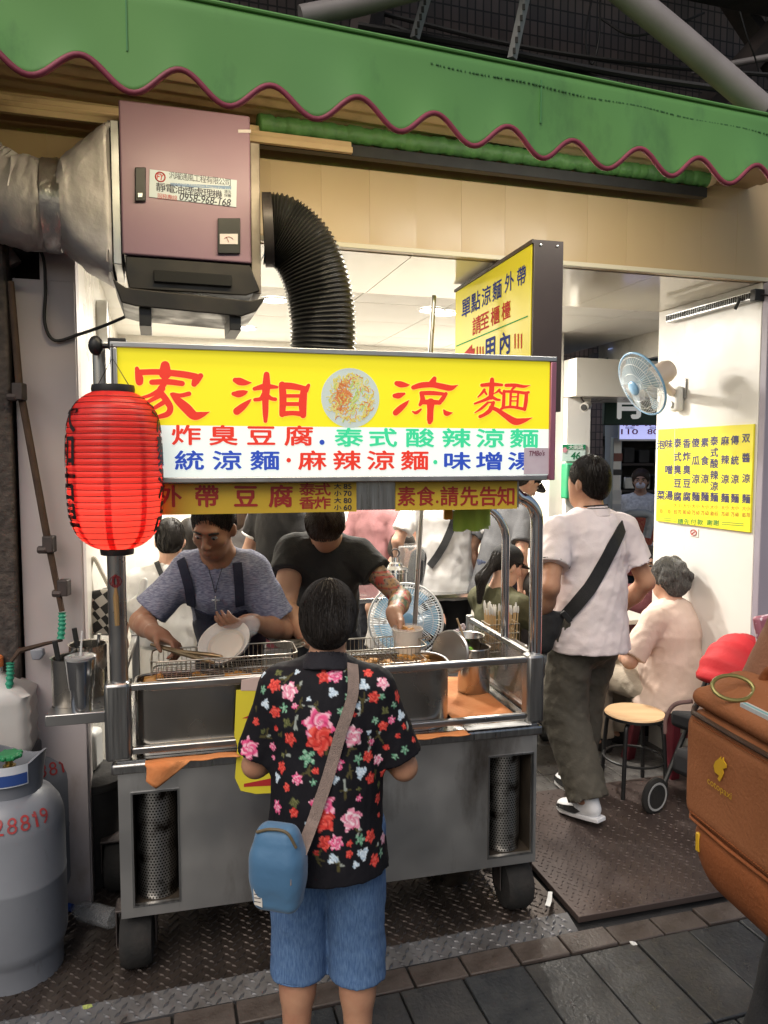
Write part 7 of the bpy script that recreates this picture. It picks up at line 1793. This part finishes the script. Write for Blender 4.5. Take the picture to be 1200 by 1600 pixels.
mb = MB(); mb.tube(spline([(-.045, -.026, .078), (-.01, -.028, .090), (.03, -.026, .086), (.052, -.022, .05)], 8), .004, 6); mb.build('main_zip', mat('zip_brown', (.12, .09, .05), .5), bagth, smooth=80)
mb = MB(); mb.prism([(-.049, -.045), (-.028, -.049), (-.026, -.095), (-.046, -.09)], -.0425, -.038); lb_ = mb.build('care_label', mat('label_cream', (.62, .58, .52), .7), bagth, smooth=0)
mb = MB()
for k in range(4): mb.box(-.046, -.030 if k else -.033, -.0436, -.0428, -.056 - k * .009, -.0545 - k * .009)
mb.build('label_print', ink, lb_, smooth=0)['kind'] = 'stuff'
mb = MB(); mb.box(.040, .048, -.044, -.034, -.032, -.014); mb.build('zip_tab', beige_strap, bagth, bevel=.002)
mb = MB(); mb.tube([(-.061, -.018, -.004), (-.066, -.024, -.03)], .0022, 6); mb.build('zip_pull', dk_metal, bagth)

# ---------------------------------------------------------------- man in the white polo shirt
polo_m = fab('polo_white', (.70, .60, .60), (.74, .66, .67), .8, 5, .15, 160)
PX_, PY_ = (925 - 600) * 3.55 / F_PX, 3.55
polo = person('man in a white polo shirt and dark olive trousers walking past the cart', 1.69, (PX_, PY_, .055), R(22), lean=.03, turn=R(20), nod=.05, hair='short', skin_mat=sk_a, h=.0075, w=1.12, d=1.08,
    arms=(dict(l=(-.265, .03, .92), hint=(-.5, -.9, 0), fat=1.08, curl=.6), dict(l=(.255, .12, .92), hint=(.5, -.9, 0), fat=1.08)),
    legs=(dict(k=(-.10, .06, .50), a=(-.085, -.13, .115), t=(-.25, 1), tz=-.12), dict(k=(.085, .16, .51), a=(.06, .16, .08), t=(.1, 1))),
    shirt=polo_m, sleeve=.62, neckline=.06, hem=-.05, pants=fab('olive_trousers', (.085, .075, .058), (.06, .054, .042), .8, 4, .2, 90), pant_len=.99, pant_r=1.45, shoes=shoe_w, amp=.011, seed=21)
collar(polo, polo_m, .062, .082)
def ringband(fg, a, b, r, wd, m, name, sq=None):
    a, b = np.array(a), np.array(b); t = vnorm(b - a); e = vnorm(np.cross(t, (0, 1, .01))); f = np.cross(t, e); c = b
    mb = MB(); mb.tube([c + (e * math.cos(k * .2618) + f * math.sin(k * .2618)) * r for k in range(24)], wd, 6, True); mb.build(name, m, fg.root, smooth=80)
trimk = fab('trim_black', (.015, .015, .018))
for i, S in ((0, -1), (1, 1)):
    sh = polo.S[i]; e = sh + (polo.el[i] - sh) * .60; ringband(polo, sh, e, .074, .0032, trimk, 'cuff_trim')
hc_ = polo.hd(0, -.033, -.108); ringband(polo, polo.hd(0, -.034, -.14), hc_, .0655, .0028, trimk, 'collar_trim')
ringband(polo, polo.hd(0, -.034, -.16), polo.hd(0, -.034, -.120), .0685, .0018, trimk, 'collar_trim')
black_strap = fab('strap_black', (.012, .012, .013), (.018, .018, .02), .7, 60, .4, 260)
s1, pl = strap(polo, polo.shirt, [(972, 822), (958, 850), (940, 885), (920, 920), (900, 945), (886, 962)], .062, black_strap, 'strap', None, .006, .004)
sl = thing('sling_bag', 'black sling bag with a wide strap across the polo shirt', 'bag')
s1.parent = sl
q = at(872, 985, 3.40); V, Fq = sdf_mesh([Cone((-.04, 0, .05), (-.07, .0, -.06), .045, .05, sq=((0, 1, 0), .7)), Cone((.01, 0, .07), (-.03, 0, .0), .02, .04, sq=((0, 1, 0), .7))], .006, amp=.002, freq=50); o = np_obj('pouch', V, Fq, black_strap, sl); o.location = q
mb = MB(); a = at(885, 964, 3.375); mb.box(-.03, .03, -.006, .006, -.012, .012, Matrix.Rotation(R(50), 4, 'Y')); mb.build('buckle', black_pl, sl, a, bevel=.003)
for so_, bz, tv, Ms in polo.shoes:
    mb = MB(); M4 = Matrix(Ms.tolist()).to_4x4(); M4.translation = Vector(bz)
    outl = [(.030, -.075), (.042, -.02), (.050, .07), (.045, .14), (.02, .178), (-.02, .178), (-.045, .14), (-.048, .07), (-.040, -.02), (-.030, -.075)]
    k = len(outl); vs = [M4 @ Vector((x, y, z)) for z in (-.042, -.022) for x, y in outl]
    mb.add(vs, [tuple(range(k - 1, -1, -1)), tuple(range(k, 2 * k))] + [(i, (i + 1) % k, (i + 1) % k + k, i + k) for i in range(k)]); mb.build('sole', shoe_w, so_, bevel=.004)
    mb = MB()
    for sg in (-1, 1):
        P_ = [M4 @ Vector((sg * x, y, z)) for x, y, z in ((.0475, .04, -.019), (.050, .10, -.019), (.043, .145, -.017), (.026, .172, -.018), (.030, .155, -.004), (.045, .11, .004), (.044, .06, .012), (.043, .015, -.004))]; mb.add(P_, [tuple(range(8))])
    o = mb.build('overlay', shoe_k, so_, smooth=0); o['kind'] = 'stuff'; md = o.modifiers.new('s', 'SOLIDIFY'); md.thickness = .008; md.offset = 0

# ---------------------------------------------------------------- cooks behind the cart
tee_blue = fab('heather_tee', (.13, .14, .22), (.30, .31, .40), .9, 60, .2, 180, (1, 1, 6), (.4, .62))
navy = fab('navy_apron', (.014, .016, .034), (.020, .022, .045), .85)
LCX, LCY = -.65, 3.20
lh, rh = at(392, 972, 2.80), at(243, 990, 2.72)
lcook = person('cook in a heather blue tee and navy apron holding tongs and a wrapped bowl', 1.66, (LCX, LCY, .036), R(180), lean=.58, nod=-.14, turn=R(-6), hair='short', skin_mat=sk_c, face=True, h=.0068, w=.90, sw=.74, d=1.1,
    arms=(dict(w=lh, hint=(-.35, -.6, -.7), f=(-.55, -.75, .1), n=(-.5, .1, .85), thumb=1, curl=.55, fat=1.08), dict(w=rh, hint=(.55, -.5, -.5), f=(.9, -.3, -.35), n=(-.2, -.3, -1), thumb=-1, curl=.95, fat=1.08)),
    shirt=tee_blue, sleeve=.78, neckline=.066, hem=-.02, pants=fab('dark_trousers', (.02, .022, .03)), shoes=shoe_k, amp=.009, seed=31)
# apron: bib and straps over the tee
def apron(fg, m, lean, w, dd):
    T = rotx(-lean); pel = np.array([0, 0, .95]); ub = lambda x, y, z: pel + T @ np.array([x, y, z]); fwd = T @ np.array([0, 1, 0])
    G = [Cone(ub(0, 0, -.42), ub(0, -.005, .13), .185 * w, .158 * w, sq=(fwd, .82 * dd), k=.04), Cone(ub(0, -.005, .13), ub(0, 0, .33), .157 * w, .168 * w, sq=(fwd, .76 * dd), k=.04)]
    S_ = [Cone(ub(0, 0, -.45), ub(0, -.005, .13), .177 * w, .150 * w, sq=(fwd, .82 * dd), k=.002), Cone(ub(0, -.005, .13), ub(0, 0, .35), .149 * w, .160 * w, sq=(fwd, .76 * dd), k=.002)]
    def post(D, Gd):
        q = (Gd - pel) @ T; x, y, z = q[..., 0], q[..., 1], q[..., 2]
        wid = np.where(z > .14, .112 + np.clip(.22 - z, 0, .1) * .5, .17); 
        D = np.maximum(D, -(y - .0)); D = np.maximum(D, np.abs(x) - wid); D = np.maximum(D, z - .29); return np.maximum(D, -.40 - z)
    V, Fq = sdf_mesh(G, .006, S_, amp=.002, freq=24, seed=8, post=post); np_obj('apron', V, Fq, m, fg.root)
apron(lcook, navy, .58, .92, 1.12)
for pts in ([(300, 945), (296, 920), (290, 895), (284, 875)], [(374, 945), (374, 925), (373, 900), (371, 880)]):
    strap(lcook, lcook.shirt, pts, .036, navy, 'apron_strap', lcook.root, .006, .004)
mb = MB(); bv_ = caster(lcook, lcook.shirt); nk = []
for px, py in spline([(322, 862), (326, 885), (332, 905), (337, 925), (341, 908), (348, 885), (352, 864)], 6):
    ht_ = bv_.ray_cast(O, ray(px, py).normalized())
    if ht_[0] is not None: nk.append(ht_[0] + ht_[1] * .006)
mb.tube(nk, .0013, 5); t = thing('necklace', 'thin cord necklace with a silver cross on the left cook', 'necklace'); mb.build('cord', black_pl, t)
c = at(337, 941, LCY - .36); hit = bv_.ray_cast(O, ray(337, 935).normalized()); c = at(337, 940, (hit[0].y if hit[0] else LCY - .2) - .02)
mb = MB(); mb.box(-.0028, .0028, -.003, .003, -.033, .022); mb.build('cross', chrome, t, c, bevel=.001)
mb = MB(); mb.box(-.016, .016, -.0035, .0035, .002, .008); mb.build('crossbar', chrome, t, c, bevel=.001)
# tongs
tg = thing('tongs', 'long metal food tongs in the left cook\'s hand above the vat', 'tongs')
tm = mat('tongs_metal', (.36, .27, .15), .35, .8, (.2, .14, .08), 12)
A0 = at(236, 1007, 2.68); B0, B1 = at(335, 1036, 2.56), at(347, 1026, 2.60); mid_ = at(280, 1021, 2.63)
for e in (B0, B1):
    mb = MB(); d = (e - A0); mb.tube([A0, mid_ * .5 + (A0 + e) * .25, e - d * .12, e], [.006, .008, .008, .005], 6); mb.build('arm', tm, tg, smooth=80)
# bowl wrapped in plastic
c = at(350, 1002, 2.68); bw = thing('wrapped_bowl', 'white paper bowl lined with a clear plastic bag in the cook\'s hand', 'bowl', c, 0); bw.rotation_euler = (R(38), R(-14), 0); bw.scale = (.98,) * 3
mb = MB(); mb.lathe([(.0001, -.045), (.065, -.045), (.095, .0), (.099, .004), (.094, .002), (.064, -.038), (.0001, -.036)], 36); mb.build('bowl', mat('paper_bowl', (.72, .66, .56), .5), bw)
mb = MB(); mb.lathe([(.0001, -.030), (.060, -.030), (.070, -.02)], 24); mb.build('bean_curd', mat('curd', (.62, .5, .34), .5), bw)
V, Fq = sdf_mesh([Cone((.03, .02, 0), (.095, .03, .025), .03, .045, sq=((0, 0, 1), .5)), Ell((0, 0, -.005), (.098, .098, .02))], .006, amp=.008, freq=70, seed=3); np_obj('plastic_bag', V, Fq, mat('thin_plastic', (.9, .9, .9), .12, alpha=.16), bw)

def tattoo(P, fg):
    C = np.tile(np.array([.46, .25, .155]), (len(P), 1)); r_ = np.random.RandomState(5)
    for i in (0, 1):
        S = fg.S[i]; el, wr = fg.el[i], fg.wr[i]
        if i == 1: continue
        for a, b in ((S, el), (el, wr)):
            ba = b - a; t = np.clip(((P - a) @ ba) / (ba @ ba), 0, 1); dist = np.linalg.norm(P - a - t[:, None] * ba, axis=1)
            m = dist < .062
            if a is el: m &= t < .93
            q = P[m]; n1 = np.sin(q @ r_.normal(size=3) * 60 + 2 * np.sin(q @ r_.normal(size=3) * 70)); n2 = np.sin(q @ r_.normal(size=3) * 55 + 2 * np.sin(q @ r_.normal(size=3) * 45)); n3 = np.sin(q @ r_.normal(size=3) * 120 + 1.5 * np.sin(q @ r_.normal(size=3) * 90))
            c = np.tile(np.array([.30, .20, .14]), (len(q), 1)); c[n1 > .25] = (.42, .07, .05); c[n2 > .55] = (.10, .14, .08); c[n1 < -.75] = (.40, .22, .10); c[np.abs(n3) < .16] = (.05, .045, .045)
            C[m] = c
    return C
MCX, MCY = (508 - 600) * 3.5 / F_PX, 3.5
hR = at(616, 962, 2.98)
mcook = person('cook in a black tee with a tattooed arm bending over the cart', 1.66, (MCX, MCY, .036), R(180), lean=.46, nod=.75, hair='short', hair_mat=hair_b, h=.0068, w=.95, sw=.86, d=1.15, tilt=-.05,
    arms=(dict(w=hR, hint=(-.6, -.6, -.6), f=(.35, -.45, -.75), n=(-.5, -.5, -.3), thumb=-1, curl=.55, fat=1.12), dict(w=at(485, 1000, 2.98), hint=(.9, -.2, -.5), f=(.8, -.4, -.2), n=(0, 0, -1), thumb=1, curl=.5, fat=1.35)),
    shirt=fab('black_tee', (.010, .0095, .009), (.016, .015, .014)), sleeve=.42, neckline=.068, hem=-.05, pants=MATS['dark_trousers'], shoes=shoe_k, amp=.009, seed=41, skin_color=tattoo)
c = at(630, 985, 2.92); mb = MB(); mb.box(-.016, .016, -.014, .014, -.018, .018, Matrix.Rotation(.5, 4, 'Y')); tag(mb.build('tofu_cube', tofu_m, loc=c, bevel=.004), 'golden fried tofu cube pinched between the tattooed cook\'s fingers', 'tofu')

# ---------------------------------------------------------------- guests and staff inside
GR = 'people inside the shop'
def guest(label, px, Y, yaw, H=1.68, **k):
    z = k.pop('z', .04); kw = dict(h=.0105, amp=.010, shoes=shoe_k, group=GR); kw.update(k)
    return person(label, H, ((px - 600) * Y / F_PX, Y, z), R(yaw), **kw)
whitet = fab('white_tee', (.68, .66, .64), (.72, .70, .69), .85, 5, .15, 150); blackt = fab('staff_black', (.016, .015, .016)); greyt = fab('grey_tank', (.15, .14, .145)); olivet = fab('olive_tee', (.075, .073, .035), (.06, .058, .028)); darkp = MATS['dark_trousers']
g1 = guest('standing man in a white tee with a black strap seen from behind', 695, 5.1, 2, 1.76, shirt=whitet, pants=fab('black_jeans', (.012, .012, .014)), sleeve=.75, hem=-.10, w=1.15, flare=1.1, seed=51, arms=(dict(l=(-.28, .05, .92)), dict(l=(.28, .05, .92))), skin_mat=sk_b)
s1, pl = strap(g1, g1.shirt, [(712, 800), (706, 822), (697, 845), (684, 868), (672, 885)], .05, black_strap, 'strap', None, .006, .004)
sb_ = thing('crossbody_bag', 'black crossbody bag at the left hip of the man in the white tee', 'bag'); s1.parent = sb_
V, Fq = sdf_mesh([Cone((0, 0, .06), (-.02, 0, -.08), .06, .07, sq=((0, 1, 0), .6))], .008, amp=.003, freq=40); o = np_obj('pouch', V, Fq, black_strap, sb_); o.location = at(655, 885, 5.0)
g2 = guest('staff member in a black tee with white sleeve trim standing behind the left cook', 436, 4.5, -48, 1.74, shirt=blackt, pants=darkp, sleeve=.6, seed=61, arms=(None, dict(l=(.22, .25, 1.12), hint=(.5, -.8, -.3))), skin_mat=sk_b)
for i, S in ((0, -1), (1, 1)):
    sh = g2.S[i]; e = sh + (g2.el[i] - sh) * .585; ringband(g2, sh, e, .067, .008, whitet, 'sleeve_trim')
g3 = guest('woman in a grey tank top with long dark hair behind the left cook', 388, 5.0, -30, 1.62, shirt=greyt, pants=darkp, sleeve=0, hair='long', hair_mat=hair_b, seed=62, skin_mat=sk_b)
g4 = guest('seated guest in a white tee with a yellow print on the back', 262, 4.25, 12, 1.72, z=.10, shirt=whitet, pants=darkp, sit=True, lean=.12, sleeve=.8, seed=63, w=1.05, skin_mat=sk_b, nod=.2)
ylw = mat('print_yellow', (.72, .60, .03), .6)
bv2 = caster(g4, g4.shirt); mb = MB(); r2 = 0
for (a0, b0_, a1, b1) in ((246, 862, 288, 868), ):
    nx, ny = 14, 5; grid = {}
    for i in range(nx + 1):
        for j in range(ny + 1):
            px = a0 + (a1 - a0) * i / nx; py = b0_ - 9 + 22 * j / ny + 8 * math.sin(i / nx * 3.1) * -1; ht_ = bv2.ray_cast(O, ray(px, py).normalized())
            if ht_[0] is not None: grid[i, j] = len(mb.v); mb.v.append(tuple(g4.iw @ (ht_[0] + ht_[1] * .003)))
    for i in range(nx):
        for j in range(ny):
            if all(k in grid for k in ((i, j), (i + 1, j), (i + 1, j + 1), (i, j + 1))): mb.f.append((grid[i, j], grid[i + 1, j], grid[i + 1, j + 1], grid[i, j + 1])); mb.m.append(0)
if mb.f: mb.build('back_print', ylw, g4.root)
strap(g4, g4.shirt, [(234, 848), (240, 866), (247, 884), (254, 902)], .028, black_strap, 'bag_strap', g4.root, .005, .004)
g5 = guest('seated guest with dark hair and a white top at the back left', 296, 5.1, 10, 1.66, z=.08, shirt=whitet, pants=darkp, sit=True, hair='long', hair_mat=hair_k, seed=64, skin_mat=sk_b)
g6 = guest('guest in a white tee drinking at the back of the shop', 642, 5.75, 175, 1.72, z=.04, shirt=whitet, pants=darkp, sit=True, seed=65, face=True, h=.0105, arms=(None, dict(l=(.05, .25, 1.02), hint=(.8, 0, -.6))), skin_mat=sk_b)
g7 = guest('guest with glasses in a white shirt seated sideways behind the dispenser', 604, 5.25, -70, 1.64, z=.0, shirt=whitet, pants=darkp, sit=True, lean=.15, nod=.25, seed=66, face=True, skin_mat=sk_b)
g8 = guest('guest in a dusty pink shirt standing behind the bending cook', 588, 5.5, -35, 1.62, shirt=fab('dusty_pink', (.30, .14, .145)), pants=darkp, sleeve=.9, seed=67, skin_mat=sk_b)
grey_v = fab('grey_vest', (.085, .085, .09), (.07, .07, .075)); 
g9 = guest('man in a grey vest and black cap bending over a table', 778, 4.85, -62, 1.72, shirt=grey_v, pants=fab('navy_jeans', (.022, .03, .06)), sleeve=.75, lean=.28, nod=.35, hair='short', seed=68, skin_mat=sk_b, face=True, hem=-.06)
def capify(fg, m, name='cap', brim=1):
    G = [Ell(fg.hd(0, -.012, .055), (.090, .106, .085), fg.Mh, k=.02)]; V, Fq = sdf_mesh(G, .007, cuts=[(fg.hd(0, 0, .028), fg.Mh @ np.array([0, .05, -1]))]); cp = np_obj(name, V, Fq, m, fg.root)
    mb = MB(); vs = []
    for i in range(9):
        a = math.pi * (i / 8); vs += [tuple(fg.hd(.078 * math.cos(a), .05 + .04 * math.sin(a), .040)), tuple(fg.hd(.082 * math.cos(a), .07 + .095 * math.sin(a), .026))]
    mb.add(vs, [(2 * i, 2 * i + 1, 2 * i + 3, 2 * i + 2) for i in range(8)]); o = mb.build('brim', m, cp, smooth=60); md = o.modifiers.new('s', 'SOLIDIFY'); md.thickness = .005; return cp
capk = fab('cap_black', (.009, .009, .010))
capify(g9, capk)
g10 = guest('girl in an olive tee and black cap looking at a phone', 776, 4.35, -52, 1.60, z=.03, shirt=olivet, pants=fab('grey_jeans', (.05, .055, .065)), sit=True, lean=.10, nod=.22, turn=R(-10), hair='pony', hair_mat=hair_k, seed=69, face=True, h=.0085, sleeve=.85, flare=1.15, skin_mat=sk_b,
    arms=(dict(l=(-.06, .34, .84), hint=(-.6, -.3, -.7)), dict(l=(.10, .33, .86), hint=(.7, -.4, -.6), curl=.6)))
capify(g10, capk)
Mw = g10.iw.inverted(); c = Mw @ Vector(g10.wr[1] + np.array([-.03, .07, .06])); mb = MB(); mb.box(-.036, .036, -.004, .004, -.075, .075); tag(mb.build('mobile_phone', mat('phone', (.25, .25, .27), .3, .4), loc=c, rz=R(-40), bevel=.006), 'grey mobile phone held by the girl in the black cap', 'phone')
c = Mw @ Vector(g10.wr[1]); mb = MB(); mb.tube([(.031 * math.cos(k * .4), .031 * math.sin(k * .4), 0) for k in range(16)], .006, 6, True); tag(mb.build('wrist_watch', chrome, loc=c - Vector((0, 0, .01))), 'silver watch on the wrist of the girl in the black cap', 'watch')
mb = MB(); q = g10.root.location; tag(lathe_thing('round_stool', 'dark stool under the girl in the black cap', 'stool', Vector((q.x, q.y, .04)), [(.0001, .0), (.13, 0), (.12, .02), (.03, .03), (.03, .40), (.14, .41), (.15, .42), (.15, .44), (.0001, .445)], black_pl), None)
g11 = guest('guest with black hair facing the shop front beside the right cart post', 862, 4.95, 160, 1.66, z=-.12, shirt=fab('dark_top', (.03, .028, .03)), pants=darkp, sit=True, seed=70, face=True, hair='bob', hair_mat=hair_k, nod=.1, skin_mat=sk_b)
g12 = guest('guest with dark hair partly hidden behind the cart post below the other', 838, 4.6, 30, 1.60, z=-.16, shirt=fab('slate_top', (.07, .07, .075)), pants=darkp, sit=True, seed=71, hair='long', hair_mat=hair_k, skin_mat=sk_b)
g13 = guest('guest with black hair half hidden between polo man and wall', 1016, 5.0, 150, 1.66, z=-.10, shirt=fab('dark_red_top', (.12, .03, .035)), pants=darkp, sit=True, seed=72, face=True, hair='short', skin_mat=sk_b)
# grey haired woman on the red stool
beige_tee = fab('beige_tee', (.62, .47, .39), (.66, .52, .45), .85, 5, .15, 150)
def perm(hd, Mh, G, sb):
    r_ = np.random.RandomState(2); G = [Ell(hd(0, -.025, .03), (.092, .105, .098), Mh, k=.03), Ell(hd(0, -.06, -.03), (.082, .065, .075), Mh, k=.03)]
    for k in range(46):
        v = r_.normal(size=3); v /= np.linalg.norm(v)
        if v[1] > .35 or v[2] < -.75: continue
        G.append(Ell(hd(*(np.array([0, -.028, .015]) + v * np.array([.090, .105, .098]))), np.array([.026, .024, .02]) * r_.uniform(.8, 1.3), Mh, k=.014))
    return G, sb, .006
old = person('grey haired woman in a beige tee seated with her back turned', 1.54, ((1056 - 600) * 4.1 / F_PX, 4.1, .03), R(38), sit=True, lean=.04, nod=.08, hair='perm', hair_mat=hair_g, skin_mat=sk_b, h=.008, w=1.12, d=1.28, shirt=beige_tee, sleeve=.88, hem=-.02, flare=1.12,
    arms=(dict(l=(-.16, .25, .70), hint=(-.8, -.6, -.3), fat=1.1), dict(l=(.16, .25, .70), hint=(.8, -.6, -.3), fat=1.1)), pants=fab('sand_trousers', (.40, .34, .27)), shoes=shoe_k, amp=.011, seed=81, hair_prims=perm)
old.root.scale = (old.root.scale[0],) * 3
# worker across the lane
wk = person('worker in a mask and red apron standing across the lane', 1.62, (at(1000, 800, 7.9).x, 7.9, .0), R(160), hair='bob', hair_mat=hair_b, skin_mat=sk_b, face=True, h=.012, shirt=fab('print_tee', (.5, .5, .55), (.75, .75, .78), .85, 40), sleeve=.75, pants=darkp, shoes=shoe_k, seed=91)
apron(wk, fab('red_apron', (.30, .03, .03), (.42, .16, .08), .8, 40), 0, 1.0, 1.05)
V, Fq = sdf_mesh([Ell(wk.hd(0, .066, -.045), (.052, .045, .042), wk.Mh)], .008); np_obj('face_mask', V, Fq, fab('mask_white', (.75, .72, .78)), wk.root)
mb = MB(); mb.tube([tuple(wk.hd(.088 * math.cos(a), -.0, .04 + .088 * math.sin(a))) for a in np.linspace(.1, 3.04, 12)], .008, 6); mb.build('hair_band', whitet, wk.root)

# ---------------------------------------------------------------- backpack and its wearer at the right edge
BP = Frame(.705, 1.75, 10.2)
leather = mat('backpack_tan', (.33, .125, .052), .75, 0, (.27, .10, .04), 3, rvar=.1, bump=.25, bscale=120, spec=.25)
leather_d = mat('backpack_rust', (.29, .09, .03), .75, 0, (.24, .075, .025), 4, bump=.25, bscale=120, spec=.25)
bp = thing('backpack', 'tan brown backpack with a yellow animal logo at the right edge', 'backpack', (BP.loc.x, BP.loc.y, 0), BP.rz)
def BS(px, py): q = BP.side(px, py, 0); return q
ztop, zflap, zbot = BS(1078, 1108)[1], BS(1075, 1285)[1], BS(1120, 1420)[1]
V, Fq = sdf_mesh([rbox((.0, -.36, zflap - .0), (.22, 0, ztop), .042)], .007, amp=.0018, freq=30, seed=3); np_obj('main_body', V, Fq, leather, bp)
V, Fq = sdf_mesh([rbox((.012, -.35, zbot - .02), (.20, -.02, zflap + .06), .088), rbox((.02, -.34, zbot + .05), (.20, -.01, zflap + .03), .06, k=.05)], .007)
np_obj('lower_pocket', V, Fq, leather_d, bp)
V, Fq = sdf_mesh([rbox((.01, -.355, ztop + .004), (.21, -.01, ztop + .05), .024), Cone((.12, -.06, ztop + .04), (.14, -.30, ztop + .05), .05, .05, k=.05)], .007, amp=.002, freq=30, seed=5); np_obj('top_lid', V, Fq, leather, bp)
mb = MB(); mb.tube([(.03, -.006, ztop - .004), (.004, -.04, ztop - .006), (.001, -.18, ztop - .006), (.003, -.33, ztop - .006)], .006, 8); mb.build('zip', mat('zip_dark', (.05, .025, .015), .6), bp)
mb = MB(); mb.tube([(.03, -.004, zflap + .02), (.006, -.04, zflap + .012), (.003, -.18, zflap + .010), (.006, -.33, zflap + .012)], .004, 8); mb.build('flap_seam', leather_d, bp)
gold = mat('logo_gold', (.62, .36, .02), .45)
ll = [(1128, 1212), (1121, 1206), (1119, 1196), (1122, 1189), (1126, 1186), (1130, 1182), (1130, 1188), (1134, 1183), (1135, 1189), (1139, 1195), (1138, 1200), (1133, 1201), (1134, 1208), (1132, 1214), (1128, 1221), (1125, 1216)]
mb = MB(); mb.add([(-.0045, BS(*q)[0], BS(*q)[1]) for q in ll], [tuple(range(len(ll)))]); o = mb.build('logo', gold, bp, smooth=0); md = o.modifiers.new('s', 'SOLIDIFY'); md.thickness = .002
mb = MB()
def BSF(px, py): q = BS(px, py); return (-q[0], q[1])
a, b = BSF(1108, 1226), BSF(1146, 1240); put_glyph(mb, 'cotopaxi', (a[0] + b[0]) / 2, (a[1] + b[1]) / 2, b[0] - a[0], .020, lambda x, z: (-.0045, -x, z), 0, True); mb.build('brand_lettering', gold, bp, smooth=0)
c = BP.w(.04, -.13, ztop + .078); mb = MB(); mb.tube([tuple(c + Vector((.045 * math.cos(k * .314), .02 * math.sin(k * .314), .022 * math.sin(k * .314)))) for k in range(20)], .0045, 8, True); cr = tag(mb.build('carabiner', mat('carabiner_olive', (.22, .20, .07), .4, .5)), 'olive metal carabiner clipped on top of the backpack', 'carabiner')
for k, cl in enumerate(((.45, .5, .5), (.15, .4, .42), (.6, .55, .5))):
    mb = MB(); mb.box(.03 + .006 * k, .0355 + .006 * k, -.36, -.17, ztop + .046, ztop + .058); mb.build('handle_stripe', mat('stripe%d' % k, cl, .7), bp, smooth=0)
mb = MB(); mb.tube(spline([(.02, -.01, ztop + .01), (.0, .03, ztop - .01), (-.01, .05, ztop - .05), (-.008, .055, ztop - .09)], 6), [.005] * 18 + [.004], 6); mb.build('zip_cord', fab('cord_grey', (.2, .12, .11)), bp, smooth=80)
mb = MB(); mb.box(.004, .012, -.075, -.062, zflap - .055, zflap - .01); mb.build('pull_tab', gold, bp, bevel=.003)
wear = person('person wearing the tan backpack mostly outside the right edge', 1.72, (1.04, 1.60, .02), R(-80), legs=(dict(k=(-.10, -.05, .50), a=(-.10, -.20, .10)), dict(k=(.10, .12, .50), a=(.10, .14, .08))), hair='short', skin_mat=sk_a, h=.010, shirt=fab('brown_top', (.30, .14, .08)), pants=fab('black_pants', (.012, .012, .014)), shoes=shoe_k, sleeve=.8, seed=95, pant_r=1.0, flare=1.14, hair_mat=hair_b)
# patterned pink pouch behind the backpack
c = at(1190, 985, 2.6); pk = thing('snack_pouch', 'pink patterned pouch showing behind the backpack at the right edge', 'pouch', c, R(15))
mb = MB(); mb.prism([(-.035, .05), (.08, .06), (.09, -.10), (-.005, -.09)], -.015, .015); mb.build('pouch', mat('pouch_pink', (.33, .12, .16), .35, 0, (.7, .55, .6), 45, contrast=(.55, .6)), pk, bevel=.012)

for fg_, n_, L_, m_, cu in ((cust, 2600, .09, hair_k, 0), (polo, 2200, .045, hair_k, .001), (lcook, 1200, .05, hair_k, 0), (mcook, 1800, .06, hair_b, .002), (old, 2600, .06, hair_g, .004), (g4, 900, .04, hair_k, 0), (g10, 700, .1, hair_k, 0), (g9, 400, .05, hair_k, 0)):
    strands(fg_, n_, L_, m_, n_, curl=cu)

for zz_ in (ztop - .02, zflap + .03):
    mb = MB()
    for k in range(40): mb.box(-.0022, .003, -.05 - k * .0072, -.0465 - k * .0072, zz_ - .0006, zz_ + .0006)
    mb.build('stitching', leather_d, bp, smooth=0)['kind'] = 'stuff'
mb = MB(); mb.tube(spline([(.12, -.12, ztop + .085), (.12, -.15, ztop + .12), (.12, -.22, ztop + .125), (.12, -.26, ztop + .09)], 8), .011, 8); mb.build('grab_handle', leather_d, bp, smooth=80)
